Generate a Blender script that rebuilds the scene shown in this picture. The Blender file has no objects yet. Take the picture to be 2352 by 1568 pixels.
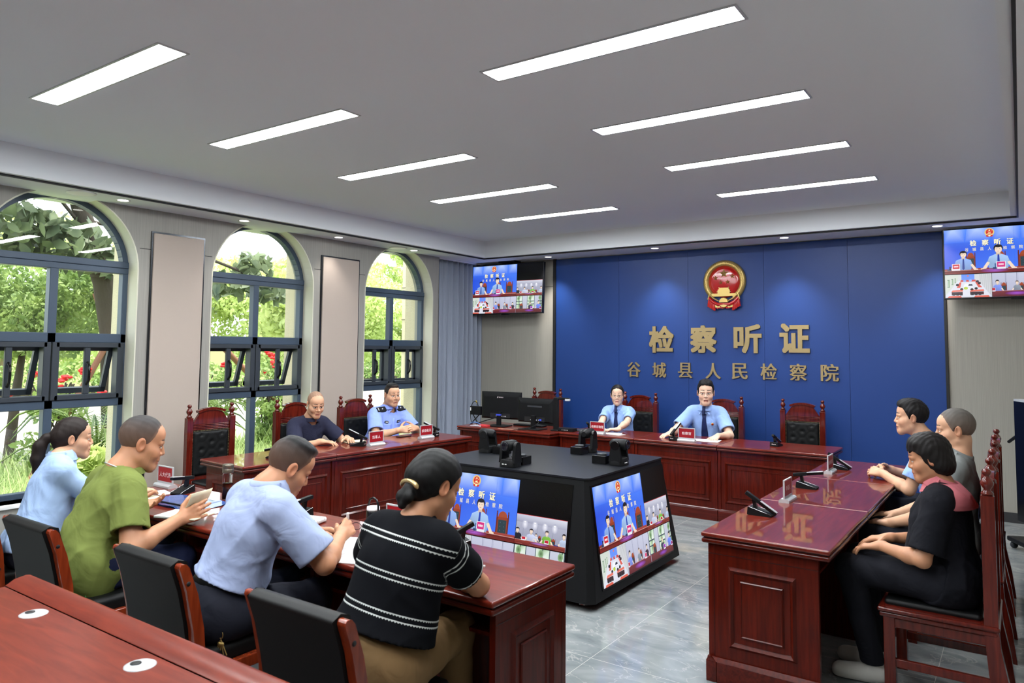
import bpy, math, random
import numpy as np
from mathutils import Vector, Matrix
from mathutils.bvhtree import BVHTree

sc = bpy.context.scene
COL = sc.collection
rnd = random.Random(7)
PI = math.pi

# ------------------------------------------------------------------ camera
cam_data = bpy.data.cameras.new('camera')
cam = bpy.data.objects.new('camera', cam_data)
COL.objects.link(cam)
YAW, PITCH, ROLL = -0.6092534, 0.0657356, 0.0086847
_f = Vector((math.sin(YAW)*math.cos(PITCH), math.cos(YAW)*math.cos(PITCH), math.sin(PITCH)))
_r = Vector((math.cos(YAW), -math.sin(YAW), 0.0))
_u = _r.cross(_f)
_r2 = _r*math.cos(ROLL) + _u*math.sin(ROLL)
_u2 = -_r*math.sin(ROLL) + _u*math.cos(ROLL)
cam.matrix_world = Matrix(((_r2.x, _u2.x, -_f.x, 4.41851), (_r2.y, _u2.y, -_f.y, -8.49099),
                           (_r2.z, _u2.z, -_f.z, 1.71661), (0, 0, 0, 1)))
cam_data.sensor_width = 36.0
cam_data.lens = 1670.816/2352*36
cam_data.shift_y = -(784-690.831)/2352
cam_data.clip_start = 0.05
cam_data.clip_end = 300
cam_data.dof.use_dof = True
cam_data.dof.focus_distance = 7.0
cam_data.dof.aperture_fstop = 5.0
sc.camera = cam

# ------------------------------------------------------------------ exposure, world, sun
sc.view_settings.view_transform = 'Standard'
sc.view_settings.look = 'None'
sc.view_settings.exposure = 0.0
sc.view_settings.gamma = 1.0
sc.view_settings.use_curve_mapping = False
sc.cycles.max_bounces = 8
sc.cycles.diffuse_bounces = 4
sc.cycles.glossy_bounces = 4
sc.cycles.transmission_bounces = 6
sc.cycles.transparent_max_bounces = 12
sc.cycles.caustics_reflective = False
sc.cycles.caustics_refractive = False
sc.cycles.sample_clamp_indirect = 4.0
W = bpy.data.worlds.new('sky')
sc.world = W
W.use_nodes = True
W.node_tree.nodes['Background'].inputs[0].default_value = (0.86, 0.94, 1.0, 1)
W.node_tree.nodes['Background'].inputs[1].default_value = 4.6
sun_d = bpy.data.lights.new('sun', 'SUN')
sun_d.energy = 9.0
sun_d.angle = 0.05
sun_d.color = (1.0, 0.95, 0.86)
sun = bpy.data.objects.new('sun', sun_d)
COL.objects.link(sun)
sun.rotation_euler = Vector((-0.26, 0.12, -0.95)).to_track_quat('-Z', 'Y').to_euler()
STRIP_E = 67.0      # radiance of the ceiling strip lamps
SPOT_E = 110.0       # watts of each recessed downlight

# ------------------------------------------------------------------ material helpers
MATS = {}
def srgb(r, g, b):
    def f(c):
        c /= 255.0
        return c/12.92 if c <= 0.04045 else ((c+0.055)/1.055)**2.4
    return (f(r), f(g), f(b), 1.0)
def pbr(name, color, rough=0.5, metal=0.0, coat=0.0, spec=0.5, alpha=1.0, emit=None, es=0.0, trans=0.0, ior=1.45):
    if name in MATS: return MATS[name]
    m = bpy.data.materials.new(name); m.use_nodes = True
    b = m.node_tree.nodes['Principled BSDF']
    b.inputs['Base Color'].default_value = color
    b.inputs['Roughness'].default_value = rough
    b.inputs['Metallic'].default_value = metal
    b.inputs['Coat Weight'].default_value = coat
    b.inputs['Coat Roughness'].default_value = 0.06
    b.inputs['Specular IOR Level'].default_value = spec
    b.inputs['Transmission Weight'].default_value = trans
    b.inputs['IOR'].default_value = ior
    if emit:
        b.inputs['Emission Color'].default_value = emit
        b.inputs['Emission Strength'].default_value = es
    MATS[name] = m
    return m
def nodes(m): return m.node_tree.nodes, m.node_tree.links, m.node_tree.nodes['Principled BSDF']
def add_noise_color(m, c1, c2, scale=(1, 1, 1), nscale=5.0, detail=4.0, lo=0.35, hi=0.65, coord='Object', dist=0.0):
    N, L, b = nodes(m)
    tc = N.new('ShaderNodeTexCoord'); mp = N.new('ShaderNodeMapping'); mp.inputs['Scale'].default_value = scale
    no = N.new('ShaderNodeTexNoise'); no.inputs['Scale'].default_value = nscale; no.inputs['Detail'].default_value = detail
    no.inputs['Distortion'].default_value = dist
    cr = N.new('ShaderNodeValToRGB'); cr.color_ramp.elements[0].position = lo; cr.color_ramp.elements[1].position = hi
    cr.color_ramp.elements[0].color = c1; cr.color_ramp.elements[1].color = c2
    L.new(tc.outputs[coord], mp.inputs[0]); L.new(mp.outputs[0], no.inputs['Vector'])
    L.new(no.outputs[0], cr.inputs[0]); L.new(cr.outputs[0], b.inputs['Base Color'])
    return mp, no, cr
def add_bump(m, scale=(1, 1, 1), nscale=50.0, strength=0.2, dist=0.002, detail=3.0, coord='Object'):
    N, L, b = nodes(m)
    tc = N.new('ShaderNodeTexCoord'); mp = N.new('ShaderNodeMapping'); mp.inputs['Scale'].default_value = scale
    no = N.new('ShaderNodeTexNoise'); no.inputs['Scale'].default_value = nscale; no.inputs['Detail'].default_value = detail
    bp = N.new('ShaderNodeBump'); bp.inputs['Strength'].default_value = strength; bp.inputs['Distance'].default_value = dist
    L.new(tc.outputs[coord], mp.inputs[0]); L.new(mp.outputs[0], no.inputs['Vector'])
    L.new(no.outputs[0], bp.inputs['Height']); L.new(bp.outputs[0], b.inputs['Normal'])

def wood(name, c1, c2, axis_scale, rough=0.25, coat=0.8, coat_rough=0.05):
    m = pbr(name, c1, rough, 0, coat)
    add_noise_color(m, c1, c2, axis_scale, 6.0, 6.0, 0.3, 0.7, dist=0.6)
    m.node_tree.nodes['Principled BSDF'].inputs['Coat Roughness'].default_value = coat_rough
    m.node_tree.nodes['Principled BSDF'].inputs['Specular IOR Level'].default_value = 0.1
    return m
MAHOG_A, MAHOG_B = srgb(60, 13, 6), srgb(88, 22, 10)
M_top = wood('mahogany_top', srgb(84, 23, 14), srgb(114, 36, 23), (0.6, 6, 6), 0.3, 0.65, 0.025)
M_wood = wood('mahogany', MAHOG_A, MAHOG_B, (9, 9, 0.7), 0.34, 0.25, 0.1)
M_woodx = wood('mahogany_rail', MAHOG_A, MAHOG_B, (0.7, 9, 9), 0.3, 0.45, 0.1)
M_groove = pbr('mahogany_groove', srgb(40, 9, 6), 0.4)
M_chairwood = wood('chair_wood', srgb(70, 17, 11), srgb(98, 29, 18), (9, 9, 0.8), 0.22, 0.8, 0.07)
M_orangewood = wood('office_chair_wood', srgb(104, 36, 16), srgb(140, 54, 26), (9, 9, 0.9), 0.22, 0.8, 0.08)
M_fgtop = wood('front_row_top', srgb(92, 30, 19), srgb(116, 44, 28), (0.7, 5, 5), 0.4, 0.22, 0.25)
M_leather = pbr('black_leather', srgb(13, 14, 15), 0.5, spec=.28); add_bump(M_leather, (1, 1, 1), 180, 0.15, 0.001)
M_black = pbr('black_plastic', srgb(14, 15, 17), 0.48, spec=.25)
M_blacksmooth = pbr('black_gloss', srgb(9, 9, 11), 0.22, spec=.4)
M_darkgrey = pbr('dark_grey', srgb(52, 55, 60), 0.5)
M_silver = pbr('silver', srgb(200, 203, 206), 0.35, 0.35)
M_chrome = pbr('chrome', srgb(190, 190, 192), 0.12, 1.0)
M_gold = pbr('gold', srgb(196, 168, 104), 0.42, 0.8)
M_brass = pbr('brass_letter', srgb(160, 141, 102), 0.42, 0.7)
M_white = pbr('white_plastic', srgb(232, 232, 232), 0.45)
M_paper = pbr('paper', srgb(236, 238, 242), 0.85)
M_cream = pbr('cream_paper', srgb(224, 218, 188), 0.85)
M_red = pbr('red_enamel', srgb(176, 14, 16), 0.15, 0, 0.6)
M_cardred = pbr('card_red', srgb(148, 16, 28), 0.4)
M_textw = pbr('text_white', srgb(235, 225, 225), 0.6)
M_yellow = pbr('yellow_tape', srgb(222, 190, 40), 0.5)
M_blueplug = pbr('blue_plug', srgb(60, 80, 205), 0.45)
M_steelblue = pbr('window_frame_paint', srgb(64, 78, 96), 0.4, 0.1)
M_wframe2 = pbr('window_sash_paint', srgb(52, 58, 66), 0.42, 0.1)

# ------------------------------------------------------------------ mesh helpers
class MB:
    """collects solid shapes and links them as one mesh object"""
    def __init__(s): s.v = []; s.f = []; s.mi = []; s.sm = []
    def add(s, vs, fs, mi=0, smooth=False):
        o = len(s.v); s.v += [tuple(v) for v in vs]
        for f in fs: s.f.append(tuple(i+o for i in f)); s.mi.append(mi); s.sm.append(smooth)
        return s
    def box(s, x0, y0, z0, x1, y1, z1, mi=0):
        if x0 > x1: x0, x1 = x1, x0
        if y0 > y1: y0, y1 = y1, y0
        if z0 > z1: z0, z1 = z1, z0
        vs = [(x0,y0,z0),(x1,y0,z0),(x1,y1,z0),(x0,y1,z0),(x0,y0,z1),(x1,y0,z1),(x1,y1,z1),(x0,y1,z1)]
        return s.add(vs, [(0,3,2,1),(4,5,6,7),(0,1,5,4),(1,2,6,5),(2,3,7,6),(3,0,4,7)], mi)
    def prism(s, poly, a, b, axis='z', mi=0, smooth=False):
        """poly 2-D (ccw) extruded from a to b along the axis"""
        n = len(poly)
        def P(p, t):
            if axis == 'z': return (p[0], p[1], t)
            if axis == 'y': return (p[0], t, p[1])
            return (t, p[0], p[1])
        vs = [P(p, a) for p in poly] + [P(p, b) for p in poly]
        fs = [tuple(range(n))[::-1], tuple(range(n, 2*n))]
        s.add(vs, fs, mi)
        return s.add(vs, [(i, (i+1) % n, n+(i+1) % n, n+i) for i in range(n)], mi, smooth)
    def tube(s, pts, r, n=10, mi=0, closed=False, cap=True, squash=None):
        pts = [Vector(p) for p in pts]; k = len(pts); rr = r if isinstance(r, (list, tuple)) else [r]*k
        rings = []; prev = None
        for i in range(k):
            a = pts[(i-1) % k] if (i > 0 or closed) else pts[i]; b = pts[(i+1) % k] if (i < k-1 or closed) else pts[i]
            t = (b-a).normalized()
            if prev is None:
                ref = Vector((0, 0, 1)) if abs(t.z) < 0.9 else Vector((1, 0, 0))
                u = t.cross(ref).normalized()
            else:
                u = (prev - t*prev.dot(t)).normalized()
            prev = u; w = t.cross(u)
            rings.append([pts[i] + (u*math.cos(2*PI*j/n) + w*math.sin(2*PI*j/n)*(squash or 1))*rr[i] for j in range(n)])
        vs = [v for R in rings for v in R]; fs = []
        m = k if closed else k-1
        for i in range(m):
            for j in range(n):
                i2 = (i+1) % k
                fs.append((i*n+j, i*n+(j+1) % n, i2*n+(j+1) % n, i2*n+j))
        s.add(vs, fs, mi, True)
        if cap and not closed: s.add(rings[0], [tuple(range(n))[::-1]], mi); s.add(rings[-1], [tuple(range(n))], mi)
        return s
    def cyl(s, p0, p1, r0, r1=None, n=20, mi=0):
        return s.tube([p0, p1], [r0, r0 if r1 is None else r1], n, mi)
    def lathe(s, prof, n=24, mi=0, loc=(0, 0, 0), axis='z'):
        """prof [(radius, height)] turned about the axis"""
        vs = []; fs = []; k = len(prof)
        for r, h in prof:
            for j in range(n):
                a = 2*PI*j/n; c, d = r*math.cos(a), r*math.sin(a)
                p = (c, d, h) if axis == 'z' else ((c, h, -d) if axis == 'y' else (h, c, d))
                vs.append((p[0]+loc[0], p[1]+loc[1], p[2]+loc[2]))
        for i in range(k-1):
            for j in range(n): fs.append((i*n+j, i*n+(j+1) % n, (i+1)*n+(j+1) % n, (i+1)*n+j))
        s.add(vs, fs, mi, True)
        s.add(vs[:n], [tuple(range(n))[::-1]], mi); s.add(vs[-n:], [tuple(range(n))], mi)
        return s
    def ball(s, c, r, n=12, mi=0, sc3=(1, 1, 1)):
        prof = [(math.sin(PI*i/n)*r, -math.cos(PI*i/n)*r) for i in range(n+1)]; prof[0] = (1e-5, -r); prof[-1] = (1e-5, r)
        o = len(s.v); s.lathe(prof, 2*n, mi)
        for i in range(o, len(s.v)):
            v = s.v[i]; s.v[i] = (v[0]*sc3[0]+c[0], v[1]*sc3[1]+c[1], v[2]*sc3[2]+c[2])
        return s
    def xf(s, M, start=0):
        for i in range(start, len(s.v)):
            s.v[i] = tuple(M @ Vector(s.v[i]))
        return s
    def mesh(s, name, mats):
        me = bpy.data.meshes.new(name); me.from_pydata(s.v, [], s.f)
        for m in (mats if isinstance(mats, (list, tuple)) else [mats]): me.materials.append(m)
        me.polygons.foreach_set('material_index', s.mi); me.polygons.foreach_set('use_smooth', s.sm)
        me.update(); return me
    def build(s, name, mats, parent=None, bevel=0.0, seg=2, **kw):
        o = bpy.data.objects.new(name, s.mesh(name, mats)); COL.objects.link(o)
        if parent: o.parent = parent
        if bevel > 0:
            b = o.modifiers.new('bevel', 'BEVEL'); b.width = bevel; b.segments = seg; b.limit_method = 'ANGLE'; b.angle_limit = 0.7
            if seg > 1:
                o.data.polygons.foreach_set('use_smooth', [True]*len(o.data.polygons))
                w = o.modifiers.new('wn', 'WEIGHTED_NORMAL'); w.keep_sharp = True
        if kw: tag(o, **kw)
        return o
def tag(o, label=None, cat=None, group=None, kind=None):
    if label: o['label'] = label
    if cat: o['category'] = cat
    if group: o['group'] = group
    if kind: o['kind'] = kind
    return o
def empty(name, loc=(0, 0, 0), rz=0.0, label=None, cat=None, group=None, kind=None):
    o = bpy.data.objects.new(name, None); COL.objects.link(o); o.empty_display_size = 0.1
    o.location = loc; o.rotation_euler = (0, 0, rz)
    return tag(o, label, cat, group, kind)
def kids(o): return [c for c in list(CH.get(o.name, []))] if False else list(o.children)
def dup(root, loc=None, rz=None, label=None, group=None):
    def rec(o, par):
        c = o.copy(); COL.objects.link(c); c.parent = par
        for ch in list(o.children): rec(ch, c)
        return c
    r = rec(root, None)
    if loc is not None: r.location = loc
    if rz is not None: r.rotation_euler = (0, 0, rz)
    if label: r['label'] = label
    if group: r['group'] = group
    return r
def text_geo(s, size=1.0, extrude=0.0, offset=0.0, align='CENTER', spacing=1.0, shear=0.0):
    """vertices (x right, y up, z out) and faces of a line of writing"""
    c = bpy.data.curves.new('writing', 'FONT'); c.body = s; c.size = size; c.extrude = extrude; c.offset = offset
    c.align_x = align; c.align_y = 'CENTER'; c.space_character = spacing; c.shear = shear; c.resolution_u = 4
    o = bpy.data.objects.new('writing', c); COL.objects.link(o)
    dg = bpy.context.evaluated_depsgraph_get(); dg.update()
    me = o.evaluated_get(dg).to_mesh()
    vs = [tuple(v.co) for v in me.vertices]; fs = [tuple(p.vertices) for p in me.polygons]
    o.evaluated_get(dg).to_mesh_clear(); bpy.data.objects.remove(o); bpy.data.curves.remove(c)
    return vs, fs
def bold_geo(s, w, h, t, song=False):
    """one character fitted to w x h with strokes thickened by t, as staggered copies (solid, z in 0..1)"""
    vs, fs = text_geo(s, 1, .5, 0); tx, ty = t, (0 if song else t)
    vs = fit_geo(vs, w-2*tx, h-2*ty); V = []; F = []
    pr = [-1+i/3 for i in range(7)]
    sh = [(0, 0), (-tx*.5, 0), (tx*.5, 0), (0, -ty*.5), (0, ty*.5)]+[(i*tx, j*ty) for i in pr for j in (-1, 1)]+[(j*tx, i*ty) for i in pr[1:-1] for j in (-1, 1)] if not song else [(0, 0), (-tx, 0), (tx, 0), (-tx*.5, 0), (tx*.5, 0)]
    for k, (dx, dy) in enumerate(sh):
        o = len(V); V += [(x+dx, y+dy, (z+.5)*(1-.003*k)) for x, y, z in vs]; F += [tuple(i+o for i in f) for f in fs]
    return V, F
def fit_geo(vs, w=None, h=None, cx=0.0, cy=0.0):
    xs = [v[0] for v in vs]; ys = [v[1] for v in vs]
    mx, my = (min(xs)+max(xs))/2, (min(ys)+max(ys))/2
    sx = w/(max(xs)-min(xs)) if w else None; sy = h/(max(ys)-min(ys)) if h else None
    sx = sx or sy; sy = sy or sx
    return [((v[0]-mx)*sx+cx, (v[1]-my)*sy+cy, v[2]) for v in vs]
# ================================================================== THE SETTING
HC, HS = 3.30, 3.033            # main ceiling, lower soffit
XW, YB, XR, YF = -2.454, 0.60, 4.92, -12.0
M_ceil = pbr('ceiling_paint', srgb(232, 236, 242), 0.9)
M_soff = pbr('soffit_paint', srgb(232, 235, 240), 0.9)
M_clad = pbr('wood_cladding', srgb(150, 148, 140), 0.6)
add_noise_color(M_clad, srgb(147, 144, 136), srgb(162, 158, 149), (60, 60, 0.5), 3.0, 5, 0.3, 0.7)
M_cladl = pbr('grey_cladding', srgb(140, 138, 133), 0.55)
add_noise_color(M_cladl, srgb(138, 136, 131), srgb(154, 151, 145), (60, 60, 0.6), 3.0, 5, 0.3, 0.7)
M_panelb = pbr('beige_leather_panel', srgb(174, 161, 151), 0.7)
M_reveal = pbr('cream_paint', srgb(206, 204, 188), 0.8)
M_slot = pbr('black_slot', srgb(20, 20, 22), 0.6)
M_blue = pbr('blue_wall_panel', srgb(27, 57, 118), 0.42, spec=0.4)
M_base = pbr('dark_baseboard', srgb(54, 54, 56), 0.35)
M_ext = pbr('exterior_render', srgb(202, 190, 164), 0.95); add_bump(M_ext, (1, 1, 1), 60, 0.5, 0.01)

# floor: polished grey marble tiles
M_floor = pbr('grey_marble_tile', srgb(140, 146, 150), 0.1, spec=0.6)
N, L, b = nodes(M_floor)
tc = N.new('ShaderNodeTexCoord'); mp = N.new('ShaderNodeMapping'); mp.inputs['Rotation'].default_value = (0, 0, 0.5); mp.inputs['Scale'].default_value = (1.0, 2.0, 1)
n1 = N.new('ShaderNodeTexNoise'); n1.inputs['Scale'].default_value = 2.2; n1.inputs['Detail'].default_value = 8; n1.inputs['Distortion'].default_value = 1.6
r1 = N.new('ShaderNodeValToRGB'); r1.color_ramp.elements[0].position = 0.3; r1.color_ramp.elements[1].position = 0.7
r1.color_ramp.elements[0].color = srgb(108, 115, 118); r1.color_ramp.elements[1].color = srgb(146, 150, 150)
n2 = N.new('ShaderNodeTexNoise'); n2.inputs['Scale'].default_value = 1.6; n2.inputs['Detail'].default_value = 6; n2.inputs['Distortion'].default_value = 2.5
r2 = N.new('ShaderNodeValToRGB'); r2.color_ramp.elements[0].position = 0.488; r2.color_ramp.elements[1].position = 0.5
e = r2.color_ramp.elements.new(0.512); r2.color_ramp.elements[0].color = (0, 0, 0, 1); r2.color_ramp.elements[1].color = (1, 1, 1, 1); e.color = (0, 0, 0, 1)
mx = N.new('ShaderNodeMix'); mx.data_type = 'RGBA'; mx.inputs['B'].default_value = srgb(206, 202, 194)
ml = N.new('ShaderNodeMath'); ml.operation = 'MULTIPLY'; ml.inputs[1].default_value = 0.28
n3 = N.new('ShaderNodeTexNoise'); n3.inputs['Scale'].default_value = 1.1; n3.inputs['Detail'].default_value = 3
r3 = N.new('ShaderNodeValToRGB'); r3.color_ramp.elements[0].position = 0.64; r3.color_ramp.elements[1].position = 0.7
mx2 = N.new('ShaderNodeMix'); mx2.data_type = 'RGBA'; mx2.inputs['B'].default_value = srgb(176, 170, 152)
ml2 = N.new('ShaderNodeMath'); ml2.operation = 'MULTIPLY'; ml2.inputs[1].default_value = 0.6
br = N.new('ShaderNodeTexBrick'); br.offset = 0.0; br.inputs['Scale'].default_value = 1.0; br.inputs['Mortar Size'].default_value = 0.0015
br.inputs['Brick Width'].default_value = 0.8; br.inputs['Row Height'].default_value = 0.8
br.inputs['Color1'].default_value = br.inputs['Color2'].default_value = (0, 0, 0, 1); br.inputs['Mortar'].default_value = (1, 1, 1, 1)
mx3 = N.new('ShaderNodeMix'); mx3.data_type = 'RGBA'; mx3.inputs['B'].default_value = srgb(190, 188, 180)
L.new(tc.outputs['Object'], mp.inputs[0]); L.new(mp.outputs[0], n1.inputs['Vector']); L.new(mp.outputs[0], n2.inputs['Vector'])
L.new(n1.outputs[0], r1.inputs[0]); L.new(n2.outputs[0], r2.inputs[0]); L.new(r2.outputs[0], ml.inputs[0])
L.new(ml.outputs[0], mx.inputs['Factor']); L.new(r1.outputs[0], mx.inputs['A'])
L.new(tc.outputs['Object'], n3.inputs['Vector']); L.new(n3.outputs[0], r3.inputs[0]); L.new(r3.outputs[0], ml2.inputs[0])
L.new(ml2.outputs[0], mx2.inputs['Factor']); L.new(mx.outputs['Result'], mx2.inputs['A'])
L.new(tc.outputs['Object'], br.inputs['Vector']); L.new(br.outputs['Color'], mx3.inputs['Factor']); L.new(mx2.outputs['Result'], mx3.inputs['A'])
L.new(mx3.outputs['Result'], b.inputs['Base Color'])

MB().box(-3.0, YF, -0.12, XR+0.2, YB+0.2, 0.0).build('floor', M_floor, kind='structure')
# main ceiling slab and roof; the fascia and the soffit are trims
cb = MB().box(-2.9, YF, HC, XR+0.2, YB+0.2, 3.62); cb.build('ceiling', M_ceil, kind='structure')
XS, YS, XSR = -2.05, 0.05, 4.41     # inner edges of the lowered border
fa = MB()
fa.box(XS-0.35, YF, 3.10, XS, YS, HC); fa.box(XS, YS, 3.10, XSR, YS+0.3, HC); fa.box(XSR, YF, 3.10, XSR+0.3, YS+0.3, HC); fa.box(XS-.35, YS, 3.10, XS, YS+.3, HC)
fa.box(XS-0.35, YF, 3.052, XS+0.03, YS-0.03, 3.10); fa.box(XS-.35, YS-0.03, 3.052, XSR+.3, YS+0.3, 3.10); fa.box(XSR-0.03, YF, 3.052, XSR+0.3, YS-0.03, 3.10)
fa.build('trim_1', M_soff, kind='structure')
sl = MB(); sl.box(XS-0.06, YF, 3.035, XS-0.02, YS+0.06, 3.052); sl.box(XS-.06, YS+0.02, 3.035, XSR+.06, YS+0.06, 3.052); sl.box(XSR+0.02, YF, 3.035, XSR+0.06, YS+0.06, 3.052)
sl.build('trim_2', M_slot, kind='structure')
so = MB(); so.box(-2.85, YF, HS, XS-0.035, YB+.1, 3.05); so.box(XS-.035, YS+0.035, HS, XR, YB+.1, 3.05); so.box(XSR+0.035, YF, HS, XR, YS+.035, 3.05)
so.build('trim_3', M_soff, kind='structure')

# ---- left wall with three arched openings
WIN = [(-6.195, -4.866), (-4.104, -2.766), (-1.944, -0.616)]
SILL, SPR, RAD = 0.40, 2.43, 0.665
XO = -2.80
wl = MB()
ys = [YF]
for a, c in WIN: ys += [a, c]
ys += [-0.50]
for i in range(0, len(ys), 2): wl.box(XO, ys[i], 0, XW, ys[i+1], 3.3)
for a, c in WIN:
    wl.box(XO, a, 0, XW, c, SILL)
    n = 28; cy = (a+c)/2; R = (c-a)/2
    pts = [(cy-R*math.cos(PI*i/n), SPR+R*math.sin(PI*i/n)) for i in range(n+1)]
    for i in range(n):
        (y0, z0), (y1, z1) = pts[i], pts[i+1]
        wl.prism([(y0, z0), (y1, z1), (y1, 3.3), (y0, 3.3)], XO, XW, 'x')
wl.build('wall_left', M_cladl, kind='structure')
we = MB().box(XO, -0.50, 0, -2.62, YB+.2, 3.3); we.build('wall_left.001', M_clad, kind='structure')
# cream lining of the openings, dark joint lines and the framed beige column panels
for k, (a, c) in enumerate(WIN):
    rv = MB(); t = 0.012; cy = (a+c)/2; R = (c-a)/2; n = 28
    rv.box(-2.66, a, SILL, XW+0.002, a+t, SPR); rv.box(-2.66, c-t, SILL, XW+0.002, c, SPR)
    for i in range(n):
        a0, a1 = PI*i/n, PI*(i+1)/n
        q = [(cy-R*math.cos(a0), SPR+R*math.sin(a0)), (cy-R*math.cos(a1), SPR+R*math.sin(a1)),
             (cy-(R-t)*math.cos(a1), SPR+(R-t)*math.sin(a1)), (cy-(R-t)*math.cos(a0), SPR+(R-t)*math.sin(a0))]
        rv.prism(q[::-1], -2.66, XW+0.002, 'x', smooth=False)
    rv.build('trim_%d' % (4+k), M_reveal, kind='structure')
    MB().box(-2.75, a-0.0, SILL-0.035, XW+0.03, c, SILL).build('trim_%d' % (7+k), M_white, bevel=0.006, kind='structure')
jl = MB()
for a, c in ((-6.9, -6.19), (-4.866, -4.755), (-4.21, -4.104), (-2.766, -2.655), (-2.07, -1.944)):
    jl.box(XW, a, 2.642, XW+0.0015, c, 2.648)
jl.build('trim_10', M_slot, kind='structure')
for k, (a, c) in enumerate(((-6.85, -6.30), (-4.742, -4.216), (-2.652, -2.073))):
    fr = MB(); t = 0.018
    fr.box(XW, a-t, 0.1, XW+0.016, a, 2.806+t); fr.box(XW, c, 0.1, XW+0.016, c+t, 2.806+t); fr.box(XW, a, 2.806, XW+0.016, c, 2.806+t)
    o = empty('trim_%d' % (11+k), kind='structure')
    fr.build('frame', pbr('dark_chrome', srgb(70, 72, 76), 0.18, 0.9), o)
    MB().box(XW, a, 0.1, XW+0.03, c, 2.806).build('panel', M_panelb, o, bevel=0.008)
bl = MB().box(XW, YF, 0, XW+0.014, -0.5, 0.1); bl.build('baseboard_left', M_base, kind='structure')

# ---- back wall, blue panels, black uprights
bw = MB().box(-2.9, YB, 0, XR+.2, YB+0.2, 3.3); bw.build('wall_back', M_clad, kind='structure')
MB().box(XR, YF, 0, XR+0.2, YB, 3.3).build('wall_right', M_clad, kind='structure')
MB().box(-3.0, YF-0.2, 0, XR+.2, YF, 3.62).build('wall_front', M_clad, kind='structure')
xs = [-1.12, -0.104, 0.892, 1.862, 2.814, 3.76]
for i in range(5):
    MB().box(xs[i]+0.0015, YB-0.03, 0.1, xs[i+1]-0.0015, YB, 3.022).build('wall_back_panel' if i == 0 else 'wall_back_panel.%03d' % i, M_blue, kind='structure')
up = MB(); up.box(-1.165, YB-0.045, 0.1, -1.12, YB, HS); up.box(3.76, YB-0.045, 0.1, 3.785, YB, HS); up.box(-2.7, YB-.003, 2.632, -1.165, YB, 2.638); up.box(3.785, YB-.003, 2.632, XR, YB, 2.638)
up.build('trim_14', M_slot, kind='structure')
MB().box(-2.62, YB-0.016, 0, XR, YB, 0.1).build('baseboard_back', M_base, kind='structure')
MB().box(XR-0.016, YF, 0, XR, YB-.016, 0.1).build('baseboard_right', M_base, kind='structure')

# ---- windows
M_glass = bpy.data.materials.new('window_glass'); M_glass.use_nodes = True
N, L = M_glass.node_tree.nodes, M_glass.node_tree.links
N.remove(N['Principled BSDF']); out = N['Material Output']
tr = N.new('ShaderNodeBsdfTransparent'); tr.inputs[0].default_value = (0.93, 0.96, 0.94, 1)
gl = N.new('ShaderNodeBsdfGlossy'); gl.inputs['Roughness'].default_value = 0.01
fz = N.new('ShaderNodeLayerWeight'); fz.inputs[0].default_value = 0.5
pw = N.new('ShaderNodeMath'); pw.operation = 'POWER'; pw.inputs[1].default_value = 5.0; L.new(fz.outputs['Facing'], pw.inputs[0])
ma = N.new('ShaderNodeMath'); ma.operation = 'MULTIPLY_ADD'; ma.inputs[1].default_value = 0.92; ma.inputs[2].default_value = 0.07; L.new(pw.outputs[0], ma.inputs[0])
mxs = N.new('ShaderNodeMixShader'); L.new(ma.outputs[0], mxs.inputs[0]); L.new(tr.outputs[0], mxs.inputs[1]); L.new(gl.outputs[0], mxs.inputs[2]); L.new(mxs.outputs[0], out.inputs[0])
XF0, XF1 = -2.70, -2.62
def pane(parent, y0, z0, y1, z1, x=-2.66):
    return MB().add([(x, y0, z0), (x, y1, z0), (x, y1, z1), (x, y0, z1)], [(0, 1, 2, 3)]).build('glass_pane', M_glass, parent)
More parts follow.
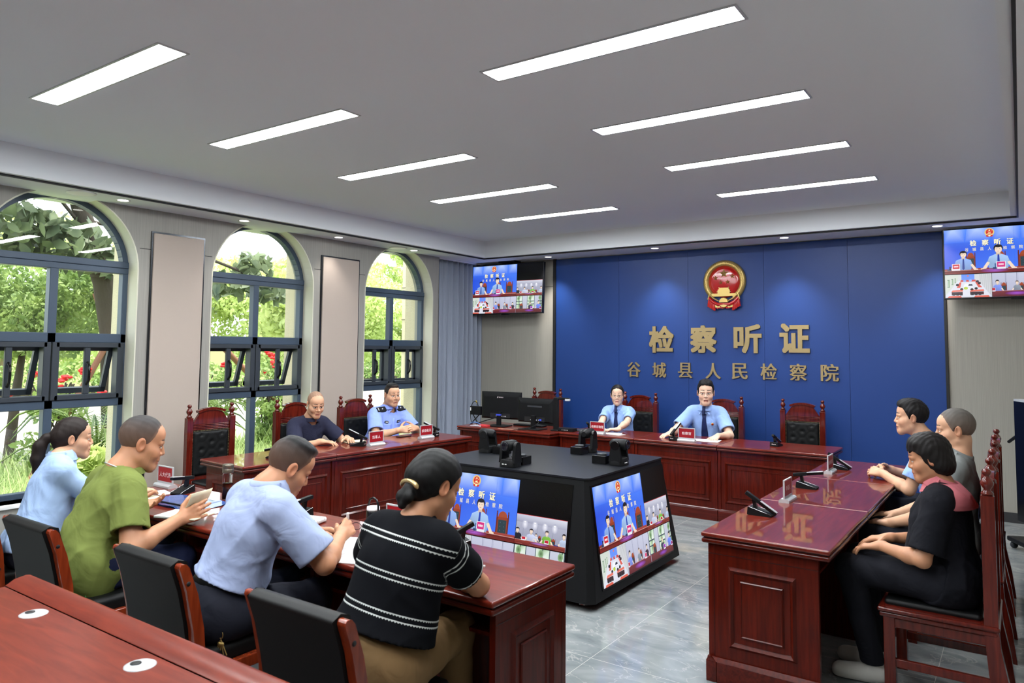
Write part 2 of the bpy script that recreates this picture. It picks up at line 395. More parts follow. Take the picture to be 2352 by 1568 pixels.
for k, (a, c) in enumerate(WIN):
    w = empty('window_%d' % (k+1), kind='structure')
    a += 0.012; c -= 0.012; cy = (a+c)/2; R = (c-a)/2; t = 0.05
    fm = MB()
    fm.box(XF0, a, SILL, XF1, a+t, 2.44); fm.box(XF0, c-t, SILL, XF1, c, 2.44)
    fm.box(XF0, a, SILL, XF1, c, SILL+0.05)
    fm.box(XF0, a, 1.15, XF1, c, 1.225); fm.box(XF0, a, 1.74, XF1, c, 1.825); fm.box(XF0, a, 2.40, XF1+.004, c, 2.455); fm.box(XF0, a, 2.455, XF1+.012, c, 2.515)
    fm.box(XF0, cy-0.035, SILL, XF1, cy+0.035, 1.225); fm.box(XF0, cy-0.035, 1.74, XF1, cy+0.035, 2.42)
    n = 28
    for i in range(n):
        a0, a1 = PI*i/n, PI*(i+1)/n
        q = [(cy-R*math.cos(a0), SPR+R*math.sin(a0)), (cy-R*math.cos(a1), SPR+R*math.sin(a1)),
             (cy-(R-t)*math.cos(a1), SPR+(R-t)*math.sin(a1)), (cy-(R-t)*math.cos(a0), SPR+(R-t)*math.sin(a0))]
        fm.prism(q[::-1], XF0, XF1, 'x')
    fm.build('window_frame', M_steelblue, w, bevel=0.004, seg=1)
    ap = [(cy-(R-.02)*math.cos(PI*i/n), max(2.5, SPR+(R-.02)*math.sin(PI*i/n))) for i in range(n+1)]
    MB().add([(-2.66, p[0], p[1]) for p in ap], [tuple(range(len(ap)))]).build('glass_pane', M_glass, w)
    for y0, y1 in ((a+t, cy-0.035), (cy+0.035, c-t)):
        pane(w, y0, SILL+.05, y1, 1.15); pane(w, y0, 1.825, y1, 2.40)
        # fixed inner frame with a middle bar and handle, and the top-hung sash
        z0, z1 = 1.225, 1.74
        f = MB(); q = 0.045
        f.box(XF0, y0-.03, z0, XF1+.02, y0+q-.015, z1); f.box(XF0, y1-q+.015, z0, XF1+.02, y1+.03, z1); f.box(XF0, y0, z0, XF1+.02, y1, z0+q); f.box(XF0, y0, z1-q, XF1+.02, y1, z1)
        ym = y0+(y1-y0)*(0.48 if k < 2 else 0.52)
        f.box(XF1-0.02, ym-.026, z0+q, XF1+.012, ym+.026, z1-q)
        f.build('sash_frame', M_wframe2, w, bevel=0.004, seg=1)
        h = MB(); h.tube([(XF1+.012, ym, 1.36), (XF1+.05, ym, 1.40), (XF1+.055, ym, 1.47), (XF1+.05, ym, 1.53), (XF1+.012, ym, 1.56)], 0.012, 8)
        h.build('handle', M_blacksmooth, w)
        ang = 0.33 if k < 2 else 0.0
        s = empty('sash', (XF0-.005, 0, z1-0.03)); s.parent = w; s.rotation_euler = (0, ang, 0)
        hh = z1-z0-.05
        g = MB(); g.box(-.035, y0+.01, -hh, 0, y0+.055, 0); g.box(-.035, y1-.055, -hh, 0, y1-.01, 0); g.box(-.035, y0+.01, -hh, 0, y1-.01, -hh+.05); g.box(-.035, y0+.01, -.05, 0, y1-.01, 0)
        g.build('sash_rail', M_wframe2, s)
        MB().add([(-.017, y0+.05, -hh+.04), (-.017, y1-.05, -hh+.04), (-.017, y1-.05, -.04), (-.017, y0+.05, -.04)], [(0, 1, 2, 3)]).build('glass_pane', M_glass, s)

# ================================================================== OUTDOORS
GZ = -0.25
M_grassb = pbr('lawn_soil', srgb(110, 140, 66), 0.95); add_noise_color(M_grassb, srgb(140, 166, 100), srgb(190, 206, 140), (1, 1, 1), 3.0, 6)
M_road = pbr('pale_road', srgb(150, 144, 136), 0.9); add_noise_color(M_road, srgb(142, 136, 128), srgb(158, 152, 144), (1, 1, 1), 0.6, 5)
MB().box(-60, -30, GZ-.2, XO, 40, GZ).build('ground', M_grassb, kind='structure')
MB().prism([(-21, -30), (-8.6, -30), (-8.6, 40), (-21, 40)], GZ, GZ+.012).build('road', M_road, kind='structure')
rl = MB(); rl.box(-11.6, -30, GZ+.012, -11.45, 40, GZ+.016)
rl.build('road_line', pbr('road_white', srgb(232, 230, 226), 0.8), kind='structure')
# projecting wing of the building beside the third window
wg = MB(); wg.box(-4.35, 0.75, GZ, XO, 3.0, 5.0)
wg.build('wall_exterior', M_ext, kind='structure')
jw = MB()
for z in (0.55, 1.1, 1.65, 2.2, 2.75): jw.box(-4.36, 0.742, z, -3.4, 0.752, z+.014)
jw.build('trim_15', pbr('render_joint', srgb(120, 112, 98), 0.9), kind='structure')
pe = MB()
for a, c in ((-4.866, -4.104), (-2.766, -1.944), (-.616, .4)): pe.box(-3.05, a+.06, GZ, XO, c-.06, 3.3)
pe.build('wall_exterior.001', M_ext, kind='structure')

def leaf_mat(name, c1, c2, rough=0.5):
    m = pbr(name, c1, rough)
    add_noise_color(m, c1, c2, (1, 1, 1), 2.5, 3, 0.35, 0.65)
    N, L, b = nodes(m); out = N['Material Output']
    tl = N.new('ShaderNodeBsdfTranslucent'); ms = N.new('ShaderNodeMixShader'); ms.inputs[0].default_value = 0.35
    cr = [n for n in N if n.type == 'VALTORGB'][0]; L.new(cr.outputs[0], tl.inputs[0])
    L.new(b.outputs[0], ms.inputs[1]); L.new(tl.outputs[0], ms.inputs[2]); L.new(ms.outputs[0], out.inputs[0])
    return m
M_leafy = leaf_mat('bright_leaf', srgb(176, 194, 112), srgb(216, 226, 160))
M_leafm = leaf_mat('mid_leaf', srgb(112, 138, 80), srgb(166, 186, 112))
M_leafd = leaf_mat('broad_leaf', srgb(76, 92, 64), srgb(126, 138, 104))
M_frond = leaf_mat('frond_leaf', srgb(70, 92, 48), srgb(120, 140, 76))
M_bark = pbr('bark', srgb(66, 58, 50), 0.9); add_bump(M_bark, (1, 1, 0.3), 30, 0.6, 0.02)
M_bark2 = pbr('pale_bark', srgb(150, 128, 104), 0.9)
M_pole = pbr('rust_pole', srgb(134, 92, 72), 0.8)
M_flower = pbr('red_flower', srgb(226, 40, 44), 0.6)
def leaf_cloud(name, mat, parent, blobs, n, size, seed, aspect=0.5, droop=0.3):
    g = np.random.default_rng(seed)
    B = np.array([b[:3] for b in blobs], float); R = np.array([b[3:6] for b in blobs], float)
    wt = R.prod(1)**0.6; idx = g.choice(len(B), n, p=wt/wt.sum())
    d = g.normal(size=(n, 3)); d /= np.linalg.norm(d, axis=1)[:, None]
    rad = g.uniform(0.15, 1, n)**0.33
    c = B[idx] + d*rad[:, None]*R[idx]
    a = g.normal(size=(n, 3)); a[:, 2] -= droop; a /= np.linalg.norm(a, axis=1)[:, None]
    b_ = np.cross(a, g.normal(size=(n, 3))); b_ /= np.linalg.norm(b_, axis=1)[:, None]
    s = size*g.uniform(.6, 1.25, n)[:, None]
    w1, w2 = b_*s*aspect, b_*s*aspect*.75
    V = np.stack([c-a*s, c-a*s*.35+w1, c+a*s*.35+w2, c+a*s, c+a*s*.35-w2, c-a*s*.35-w1], 1).reshape(-1, 3)
    me = bpy.data.meshes.new(name); me.vertices.add(6*n); me.vertices.foreach_set('co', V.ravel().astype(np.float32))
    me.loops.add(6*n); me.loops.foreach_set('vertex_index', np.arange(6*n, dtype=np.int32))
    me.polygons.add(n); me.polygons.foreach_set('loop_start', np.arange(0, 6*n, 6, dtype=np.int32)); me.polygons.foreach_set('loop_total', np.full(n, 6, np.int32))
    me.materials.append(mat); me.update()
    o = bpy.data.objects.new(name, me); COL.objects.link(o); o.parent = parent
    return o
def rblobs(seed, n, rx, ry, rz, z0, s):
    r = random.Random(seed); out = []
    for i in range(n):
        out.append((r.uniform(-rx, rx), r.uniform(-ry, ry), z0+r.uniform(0, rz), s*r.uniform(.7, 1.2), s*r.uniform(.7, 1.2), s*r.uniform(.6, 1)))
    return out
# far row of clipped trees across the road
far = [(-25.0, -7.0, 7.2, 'pale green round tree across the road, seen through the nearest window left of its mullion'),
       (-25.5, 2.5, 6.6, 'pale green tree across the road behind the leaning dark trunk'),
       (-25.0, 10.0, 5.9, 'light green bushy tree across the road, filling the left panes of the middle window'),
       (-25.5, 17.0, 6.0, 'light green bushy tree across the road in the right panes of the middle window'),
       (-26.0, 24.5, 8.6, 'tall pale green tree rising behind the arch of the farthest window'),
       (-26.5, 32.0, 9.2, 'tall pale green tree at the far end of the row, beside the beige wing')]
for i, (x, y, h, lab) in enumerate(far):
    t = empty('tree', (x, y, GZ), 0, lab, 'tree', 'trees across the road')
    leaf_cloud('crown', M_leafy, t, rblobs(i+3, 14, 1.9, 3.2, h-2.4, 1.9, 1.5), 20000, 0.13, i, 0.4)
    MB().tube([(0, 0, 0), (.1, .1, 1.4), (-.1, .3, 3.2)], [.2, .17, .1], 10).build('trunk', M_bark2, t)
h_ = empty('hedge', (-22.4, 10, GZ), 0, 'long low clipped hedge on the far side of the road', 'hedge')
leaf_cloud('foliage', M_leafm, h_, [(0, -24+1.6*i, .75, .55, 1.0, .65) for i in range(31)], 16000, .10, 91, .45)
MB().box(-.25, -24, 0, .25, 24, .5).build('stem', M_bark, h_)
MB().box(-30.3, -30, GZ, -30, 45, 2.2).build('wall_exterior.002', M_ext, kind='structure')
# nearer planting
t = empty('tree', (-9.0, -3.4, GZ), 0, 'dense mid green garden tree behind the left pane of the nearest window', 'tree')
leaf_cloud('crown', M_leafm, t, rblobs(21, 10, .8, 1.0, 1.6, 1.5, 0.7), 17000, 0.055, 31, 0.42)
MB().tube([(0, 0, 0), (.05, .05, 1.2), (-.1, .2, 2.2)], [.09, .07, .04], 10).build('trunk', M_bark, t)
t = empty('tree', (-7.0, -2.85, GZ), 0, 'big leaved tree with a leaning dark trunk close to the nearest window', 'tree')
MB().tube([(0.0, .18, 0), (-.02, .08, 1.2), (0.05, -.02, 2.1), (.12, -.2, 2.9), (.25, -.55, 3.7), (.3, -.9, 4.6)], [.2, .17, .155, .15, .13, .09], 14).build('trunk', M_bark, t)
leaf_cloud('crown', M_leafd, t, [(.3, -1.9, 3.55, .9, .9, .45), (.4, -1.0, 3.4, .6, .6, .4), (.2, -2.9, 3.6, .8, .9, .5), (.3, -.35, 3.25, .5, .45, .3), (.5, .3, 3.7, .4, .5, .35), (.3, -2.4, 4.5, 1.5, 1.8, .7), (1.0, 1.75, 3.25, .3, .35, .3), (1.0, 1.35, 2.95, .35, .4, .2), (1.0, 2.1, 2.85, .3, .35, .12)], 2600, 0.13, 5, 0.5)
br_ = MB()
for p in (((.2, -.4, 3.3), (.35, -1.4, 3.5), (.3, -2.6, 3.7)), ((.25, -.6, 3.8), (.6, .4, 3.6), (1.0, 1.5, 3.2), (1.0, 2.1, 2.95)), ((.2, -.5, 3.6), (.5, -1.3, 4.3))): br_.tube(p, .025, 6)
br_.build('branch', M_bark, t)
sp = empty('tree_stake', (-7.0, -2.85, GZ), 0, 'rusty pole frame propping the leaning dark trunk', 'tree stake')
for p, q, r in (((.25, -1.0, 1.98), (.1, .5, 2.12), .055), ((.2, -.6, 2.06), (.05, .75, 2.02), .05), ((.3, .55, .2), (-.02, -.25, 2.75), .045), ((.5, -1.3, .0), (.1, -.1, 2.0), .045)):
    MB().cyl(p, q, r, r, 10).build('pole', M_pole, sp)
sp = empty('tree_stake', (-7.5, 1.1, GZ), 0, 'slanting bare wooden prop seen through the middle window', 'tree stake')
MB().cyl((.5, -2.2, 2.1), (.2, -.2, .5), .05, .05, 10).build('pole', M_pole, sp)
MB().cyl((.2, .1, 1.25), (.6, 1.2, 0.0), .05, .05, 10).build('pole', M_pole, sp)
t = empty('tree', (-9.5, 2.4, GZ), 0, 'young tree with a thin pale trunk in the right half of the middle window', 'tree')
MB().tube([(0, 0, 0), (0, .03, 1.3), (0, 0, 2.1)], [.1, .09, .07], 10).build('trunk', M_bark2, t)
leaf_cloud('crown', M_leafy, t, rblobs(8, 9, .9, 1.2, 1.4, 2.2, .7), 7000, .1, 77, .45)
def bush(x, y, h, r, lab, seed, mat=M_leafm, n=1800, flowers=0, ls=.06):
    b = empty('flowering_bush' if flowers else 'bush', (x, y, GZ), 0, lab, 'bush')
    leaf_cloud('foliage', mat, b, rblobs(seed, 7, r*.6, r*.7, h*.7, h*.25, r*.5), n, ls, seed, .45)
    s = MB(); rr = random.Random(seed)
    for i in range(7): s.tube([(0, 0, 0), (rr.uniform(-r, r)*.3, rr.uniform(-r, r)*.3, h*.5), (rr.uniform(-r, r)*.6, rr.uniform(-r, r)*.6, h*.95)], .012, 6)
    s.build('stem', M_bark, b)
    for i in range(flowers):
        f = MB(); cx, cy, cz = rr.uniform(-r, r), rr.uniform(-r, r), h*rr.uniform(.85, 1.12)
        for j in range(9):
            f.ball((cx+rr.uniform(-.06, .06), cy+rr.uniform(-.06, .06), cz+rr.uniform(-.045, .05)), .038, 5, 0, (1, 1, .6))
        f.build('flower_head', M_flower, b)
bush(-6.6, -3.75, 1.5, .55, 'red flowering bush behind the right opening light of the nearest window', 41, M_leafm, 900, 6)
bush(-7.0, -1.2, 1.55, .5, 'red flowering bush behind the left opening light of the middle window', 42, M_leafm, 700, 4)
bush(-7.2, 0.15, 1.65, .5, 'red flowering bush behind the right opening light of the middle window', 43, M_leafm, 700, 6)
bush(-6.8, .25, 1.1, .4, 'green leafy bush by the road behind the navy shirted person', 44, M_leafm, 1600)
bush(-7.6, -2.2, 1.0, .35, 'low green bush behind the empty chair at the near end of the window desk', 45, M_leafm, 500)
bush(-4.45, -4.12, .70, .42, 'low bush of bright yellow green leaves outside the nearest window', 46, M_leafy, 900, 0, .085)
# cycads
def cycad(x, y, h, r, lab, seed):
    c = empty('cycad', (x, y, GZ), 0, lab, 'palm', None); rr = random.Random(seed)
    MB().cyl((0, 0, 0), (0, 0, h*.45), .16, .13, 12).build('trunk', M_bark, c)
    f = MB()
    for i in range(26):
        a = 2*PI*i/26+rr.uniform(-.1, .1); up = rr.uniform(.25, 1.0); L_ = r*rr.uniform(.85, 1.1)
        pts = [Vector((math.cos(a)*L_*s, math.sin(a)*L_*s, h*.45+up*L_*.75*math.sin(s*2.3)-.25*L_*s*s)) for s in (0, .2, .4, .6, .8, 1)]
        f.tube(pts, [.012]*5+[.004], 4)
        for s in range(26):
            q = s/26*.92+.06; k = min(4, int(q*5)); p = pts[k].lerp(pts[k+1], q*5-k)
            side = Vector((-math.sin(a), math.cos(a), .15)); fw = (pts[k+1]-pts[k]).normalized()
            for sg in (1, -1):
                d = (side*sg+fw*.6).normalized()*.17*math.sin(q*2.7+.35); wv = fw*.008
                f.add([p-wv, p+d, p+wv], [(0, 1, 2)])
    f.build('frond', M_frond, c)
cycad(-5.4, -3.75, 1.25, 1.0, 'feathery cycad palm outside the nearest window beside the beige column', 3)
cycad(-6.6, -1.6, 1.3, .9, 'feathery cycad palm in the left opening light of the middle window', 4)
# long grass
g = np.random.default_rng(11); n = 24000
px = g.uniform(-8.4, -3.5, n); py = g.uniform(-9, 4.5, n); px = np.where((py > .4) & (py < 3.3) & (px > -4.7), px-1.6, px); hgt = g.uniform(.12, .42, n)*np.where(g.random(n) < .15, 1.6, 1)
a = g.uniform(0, 2*PI, n); ln = g.uniform(.05, .3, n)
base = np.stack([px, py, np.full(n, GZ)], 1); wv = np.stack([np.cos(a), np.sin(a), a*0], 1)*.006
tip = base+np.stack([np.cos(a*3)*ln, np.sin(a*3)*ln, hgt], 1); mid = base*.5+tip*.5; mid[:, 2] += hgt*.15
V = np.stack([base-wv, base+wv, mid+wv*.7, tip, mid-wv*.7], 1).reshape(-1, 3)
me = bpy.data.meshes.new('grass'); me.vertices.add(5*n); me.vertices.foreach_set('co', V.ravel().astype(np.float32))
me.loops.add(5*n); me.loops.foreach_set('vertex_index', np.arange(5*n, dtype=np.int32)); me.polygons.add(n)
me.polygons.foreach_set('loop_start', np.arange(0, 5*n, 5, dtype=np.int32)); me.polygons.foreach_set('loop_total', np.full(n, 5, np.int32))
me.materials.append(leaf_mat('grass_blade', srgb(166, 188, 124), srgb(216, 224, 170))); me.update()
o = bpy.data.objects.new('grass', me); COL.objects.link(o); tag(o, 'long pale green grass growing below the windows', 'grass', None, 'stuff')

# ================================================================== LAMPS
M_lamp = pbr('strip_diffuser', srgb(250, 250, 250), 0.6, emit=(0.945, 0.985, 1.0, 1), es=STRIP_E)
M_dl = pbr('downlight_lens', srgb(250, 250, 250), 0.6, emit=(1, .97, .92, 1), es=8.0)
M_alu = pbr('lamp_frame', srgb(196, 198, 200), 0.4, 0.4)
def strip_light(x0, x1, y, w, lab):
    t = empty('ceiling_light', ((x0+x1)/2, y+w/2, HC), 0, lab, 'ceiling light', 'linear ceiling lights')
    hx = (x1-x0)/2; hy = w/2; f = MB(); q = .014
    f.box(-hx-q, -hy-q, -.006, hx+q, -hy, .0); f.box(-hx-q, hy, -.006, hx+q, hy+q, .0); f.box(-hx-q, -hy, -.006, -hx, hy, .0); f.box(hx, -hy, -.006, hx+q, hy, .0)
    f.build('frame', M_alu, t); MB().box(-hx, -hy, -.004, hx, hy, -.001).build('diffuser', M_lamp, t)
ROW = [-6.505, -5.251, -3.941, -2.645, -1.324]
pl = ['nearest', 'second', 'third', 'fourth', 'farthest']
for i, y in enumerate(ROW):
    strip_light(-.745, .755, y, .153, 'bright white strip light, %s of the ceiling row on the window side' % pl[i])
    if i != 0: strip_light(1.94, 3.388, y, .153, 'bright white strip light, %s of the ceiling row away from the windows' % pl[i-1 if i < 4 else 4])
strip_light(1.94, 3.388, ROW[0], .153, 'bright white strip light overhead, away from the windows and nearest the viewer')
for y in (-7.85, -9.2):
    strip_light(-.745, .755, y, .153, 'strip light behind the viewer on the window side at %d' % (-y))
    strip_light(1.94, 3.388, y, .153, 'strip light behind the viewer away from the windows at %d' % (-y))
def downlight(x, y, lab, energy=SPOT_E):
    t = empty('downlight', (x, y, HS), 0, lab, 'downlight', 'recessed downlights')
    MB().lathe([(.045, -.001), (.062, -.004), (.062, 0), (.045, 0)], 24).build('trim_ring', M_white, t)
    MB().lathe([(.001, -.002), (.046, -.002), (.046, 0), (.001, 0)], 24).build('lens', M_dl, t)
    d = bpy.data.lights.new('downlight_lamp', 'SPOT'); d.energy = energy; d.spot_size = 1.55; d.spot_blend = 0.9; d.shadow_soft_size = .04; d.color = (1, .95, .88)
    o = bpy.data.objects.new('lamp', d); COL.objects.link(o); o.parent = t; o.location = (0, 0, -.02)
LW = [(-2.235, -5.152, 'round downlight in the soffit over the nearest window'), (-2.226, -3.896, 'round downlight in the soffit over the middle window'),
      (-2.253, -2.578, 'round downlight in the soffit over the column panel between the middle and far windows'), (-2.271, -1.232, 'round downlight in the soffit over the farthest window')]
BW = [(-1.088, .295, 'round downlight beside the hanging screen at the end of the blue wall'), (.572, .247, 'round downlight over the blue wall between the screen and the emblem'),
      (2.204, .208, 'round downlight over the blue wall past the emblem'), (3.749, .215, 'round downlight over the blue wall end beside the cut-off hanging screen')]
for x, y, l in LW: downlight(x, y, l, SPOT_E*.22)
for x, y, l in BW: downlight(x, y, l)
for i, (x, y) in enumerate(((-2.222, -5.517), (-2.274, -1.532))):
    s = empty('ceiling_speaker', (x, y, HS), 0, ['round grey speaker grille in the soffit above the nearest window', 'round grey speaker grille in the soffit above the farthest window'][i], 'ceiling speaker', 'ceiling speakers')
    MB().lathe([(.095, -.008), (.115, -.006), (.118, 0), (.095, 0)], 28).build('rim', M_white, s)
    MB().lathe([(.001, -.006), (.096, -.006), (.096, 0), (.001, 0)], 28).build('grille', pbr('speaker_grille', srgb(176, 176, 174), .7), s)
# ================================================================== DESKS
def ring(mb, x0, z0, x1, z1, w, y0, y1, mi=0):
    """a mitred moulding ring on a vertical face (in the x-z plane), y0 = outer height, facing -y"""
    o = [(x0, z0), (x1, z0), (x1, z1), (x0, z1)]; i = [(x0+w, z0+w), (x1-w, z0+w), (x1-w, z1-w), (x0+w, z1-w)]
    m = [((a[0]+b[0])/2, (a[1]+b[1])/2) for a, b in zip(o, i)]
    vs = [(p[0], y1, p[1]) for p in o] + [(p[0], y0, p[1]) for p in m] + [(p[0], y1, p[1]) for p in i]
    fs = []
    for k in range(4):
        j = (k+1) % 4
        fs += [(k, j, 4+j, 4+k), (4+k, 4+j, 8+j, 8+k)]
    mb.add(vs, fs, mi)
def panel_face(mb, x0, x1, z0, z1, y):
    """raised-and-fielded panel: outer ring, sunk band, inner raised line"""
    ring(mb, x0, z0, x1, z1, .030, y-.014, y, 0)
    mb.box(x0+.03, y-.0012, z0+.03, x1-.03, y, z1-.03, 0); ring(mb, x0+.028, z0+.028, x1-.028, z1-.028, .003, y-.0022, y, 1); ring(mb, x0+.0595, z0+.0595, x1-.0595, z1-.0595, .003, y-.0022, y, 1)
    q = .062
    if x1-x0 > 2*q+.05:
        mb.box(x0+q, y-.006, z0+q, x1-q, y, z1-q, 0)
        ring(mb, x0+q, z0+q, x1-q, z1-q, .012, y-.011, y-.004, 0)
def nosed_top(w, d, over0, over1, z0, z1, mat, parent):
    t = MB(); m = (z0+z1)/2
    t.box(-over0, -.03, m+.003, w+over1, d+.012, z1)
    t.build('tabletop', mat, parent, bevel=.009, seg=3)
    n = MB(); n.box(-over0+.002*(over0 > 0), -.028, z0, w+over1-.002*(over1 > 0), d+.01, m-.003); n.build('top_moulding', M_woodx, parent, bevel=.009, seg=3)
    MB().box(-max(over0-.014, 0), -.016, m-.004, w+max(over1-.014, 0), d, m+.004).build('top_groove', M_groove, parent)
def desk(name, loc, rz, w, d, label, end0=True, end1=True, group=None, panels=1, vents=False, h=.76, top=None, leftpad=None):
    t = empty(name, loc, rz, label, 'desk', group)
    o0, o1 = (.03 if end0 else 0), (.03 if end1 else 0)
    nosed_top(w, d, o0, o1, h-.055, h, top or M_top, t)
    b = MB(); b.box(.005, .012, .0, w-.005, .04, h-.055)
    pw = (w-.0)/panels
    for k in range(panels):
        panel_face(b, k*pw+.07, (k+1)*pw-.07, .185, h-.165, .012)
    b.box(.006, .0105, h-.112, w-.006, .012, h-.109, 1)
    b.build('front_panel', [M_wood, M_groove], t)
    p = MB(); x0, x1 = (-.022 if end0 else .001), (w+.022 if end1 else w-.001)
    p.box(x0, -.01, 0, x1, .045, .105)
    pp = [(-.01, .105), (.045, .105), (.012, .128), (.004, .124)]
    p.prism([(y, z) for y, z in pp], x0, x1, 'x')
    if end0: p.box(-.0215, .046, 0, .02, d-.05, .105)
    if end1: p.box(w-.02, .046, 0, w+.0215, d-.05, .105)
    p.build('plinth', M_woodx, t, bevel=.004, seg=2)
    for e, x, s in ((end0, 0, 1), (end1, w, -1)):
        g = MB(); g.box(0, .002, 0, d-.05, .03, h-.055)
        if e:
            panel_face(g, .105, d-.05-.105, .185, h-.165, .002)
            g.box(.001, .0008, h-.112, d-.051, .002, h-.109, 1); g.box(.03, .0008, .12, .0315, .002, h-.056, 1)
            g.prism([(-.022, .105), (.02, .105), (.004, .124), (-.006, .124)], -.005, d-.05, 'x')
        # local: x = depth, -y = outward
        M = Matrix(((0, 1, 0, 0), (1, 0, 0, 0), (0, 0, 1, 0), (0, 0, 0, 1))) if s == 1 else Matrix(((0, -1, 0, w), (1, 0, 0, 0), (0, 0, 1, 0), (0, 0, 0, 1)))
        g.xf(M)
        if s == 1: g.f = [f[::-1] for f in g.f]
        g.build('end_panel', [M_wood, M_groove], t)
    bk = MB(); bk.box(.03, .30, .06, w-.03, .32, h-.055)
    bk.box(.03, .04, h-.17, w-.03, d-.08, h-.155)
    bk.build('knee_panel', M_wood, t)
    if vents:
        v = MB()
        for k in range(4): v.box(w*.08, .32, .66-.045*k-.02, w*.08+.16, .3215, .66-.045*k)
        for k in range(4): v.box(w*.75, .32, .66-.045*k-.02, w*.75+.16, .3215, .66-.045*k)
        v.build('vent', M_slot, t)
    return t

ANG = math.radians(86.7)
ld = Vector((math.cos(ANG), math.sin(ANG), 0)); L0 = Vector((-.71, -4.87, 0))
seg = 2.70/3
for k in range(3):
    desk('desk', L0+ld*seg*k, ANG, seg, .62, ['red wood panelled desk unit under the windows, nearest the empty chair', 'middle panelled desk unit under the windows, in front of the navy shirted person', 'far panelled desk unit under the windows, in front of the epauletted officer'][k], k == 0, k == 2, 'desk units under the windows', 1)
bx = [.005, .95, 1.868, 2.90]
for k in range(3):
    desk('desk', (bx[k], -1.17, 0), 0, bx[k+1]-bx[k]-.002, .64, ['panelled desk unit before the blue wall, in front of the woman with a tie', 'middle panelled desk unit before the blue wall, under the hands of the speaking man', 'panelled desk unit before the blue wall, in front of the empty high-backed chair'][k], False, k == 2, 'desk units before the blue wall', 1)
desk('desk', (-1.33, -1.36, 0), 0, 1.30, .66, 'panelled desk unit carrying the two computer monitors beside the curtain', True, True, None, 1)
RYS = [-1.50, -2.56, -3.625]
for k in range(3):
    ye = [-2.558, -3.623, -4.665][k]
    desk('desk', (3.03, RYS[k], 0), -PI/2, RYS[k]-ye, .60, ['far glossy unit of the side desk, under the clasped hands of the officer in profile', 'middle glossy unit of the side desk between the two thin seams', 'near glossy unit of the side desk with the panelled end facing the viewer'][k], k == 0, k == 2, 'desk units opposite the windows', 1)
FX = [2.73, 1.68, .62, -.44]
for k in range(3):
    desk('desk', (FX[k], -5.63, 0), PI, FX[k]-FX[k+1]-.002, .58, ['front row desk unit with its panelled end in view, under the striped sleeve', 'front row desk unit where the blue shirted man is writing', 'front row desk unit where the man in green holds his notebook'][k], k == 0, k == 2, 'front row desk units', 1, True)
# the desk nearest the viewer with a raised back rail and two cable grommets
t = empty('desk', (1.10, -7.165, 0), 0, 'reddish desk in the foreground with a raised rail and two silver cable grommets', 'desk')
MB().box(-.03, -.72, .715, 2.2, .0, .755).build('tabletop', M_fgtop, t, bevel=.004)
MB().prism([(-.045, .755), (.045, .755), (.05, .735), (.05, .715), (-.02, .715), (-.05, .745)][::-1], -.028, 2.2, 'x').build('shadow_groove', M_groove, t)
r_ = MB(); r_.prism([(-.042, .7555), (.05, .72), (.055, .75), (.05, .778), (.032, .782), (-.01, .775)], -.03, 2.2, 'x'); r_.build('back_rail', M_fgtop, t, bevel=.003)
g_ = MB(); g_.box(0, -.03, 0, 2.2, -.005, .715); g_.box(0, -.7, 0, .03, -.03, .715); g_.box(2.17, -.7, 0, 2.2, -.03, .715); g_.build('front_panel', M_wood, t)
for x in (1.492, 2.213):
    q = MB(); q.lathe([(.001, .004), (.016, .005), (.040, .003), (.046, 0), (.046, -.003), (.001, -.003)], 32, 0, (x-1.10, -.108, .756))
    gr = q.build('cable_grommet', M_silver, t)
    MB().lathe([(.001, 0), (.016, 0), (.016, .0015), (.001, .0015)], 20, 0, (x-1.10-.012, -.115, .7605)).build('cable_hole', M_slot, gr)

# ================================================================== HIGH-BACKED CHAIRS
def tufted(w, h, d, nx=24, nz=34):
    """buttoned leather cushion, front towards -y"""
    bt = []
    for r in range(6):
        z = h*(.09+.165*r)
        for x in ((-.28, .28) if r % 2 else (0.0,)): bt.append((x*w, z))
        if r % 2 == 0:
            for x in (-.56, .56): bt.append((x*w, z))
    vs = []; fs = []
    for j in range(nz+1):
        for i in range(nx+1):
            x = -w/2+w*i/nx; z = h*j/nz
            e = min(1, (w/2-abs(x))/.02, z/.02, (h-z)/.02); y = -.03*math.sqrt(max(e, 0))
            dd = sorted(math.hypot(x-a, z-b) for a, b in bt)
            y += .016*math.exp(-(dd[0]/.014)**2) + .009*math.exp(-((dd[1]-dd[0])/.012)**2)*math.exp(-(dd[0]/.08)**2)
            vs.append((x, y-d, z))
    for j in range(nz):
        for i in range(nx): a = j*(nx+1)+i; fs.append((a, a+1, a+nx+2, a+nx+1))
    btn = [p for p in bt if abs(p[0]) < w/2-.015 and .02 < p[1] < h-.02]
    return vs, fs, btn
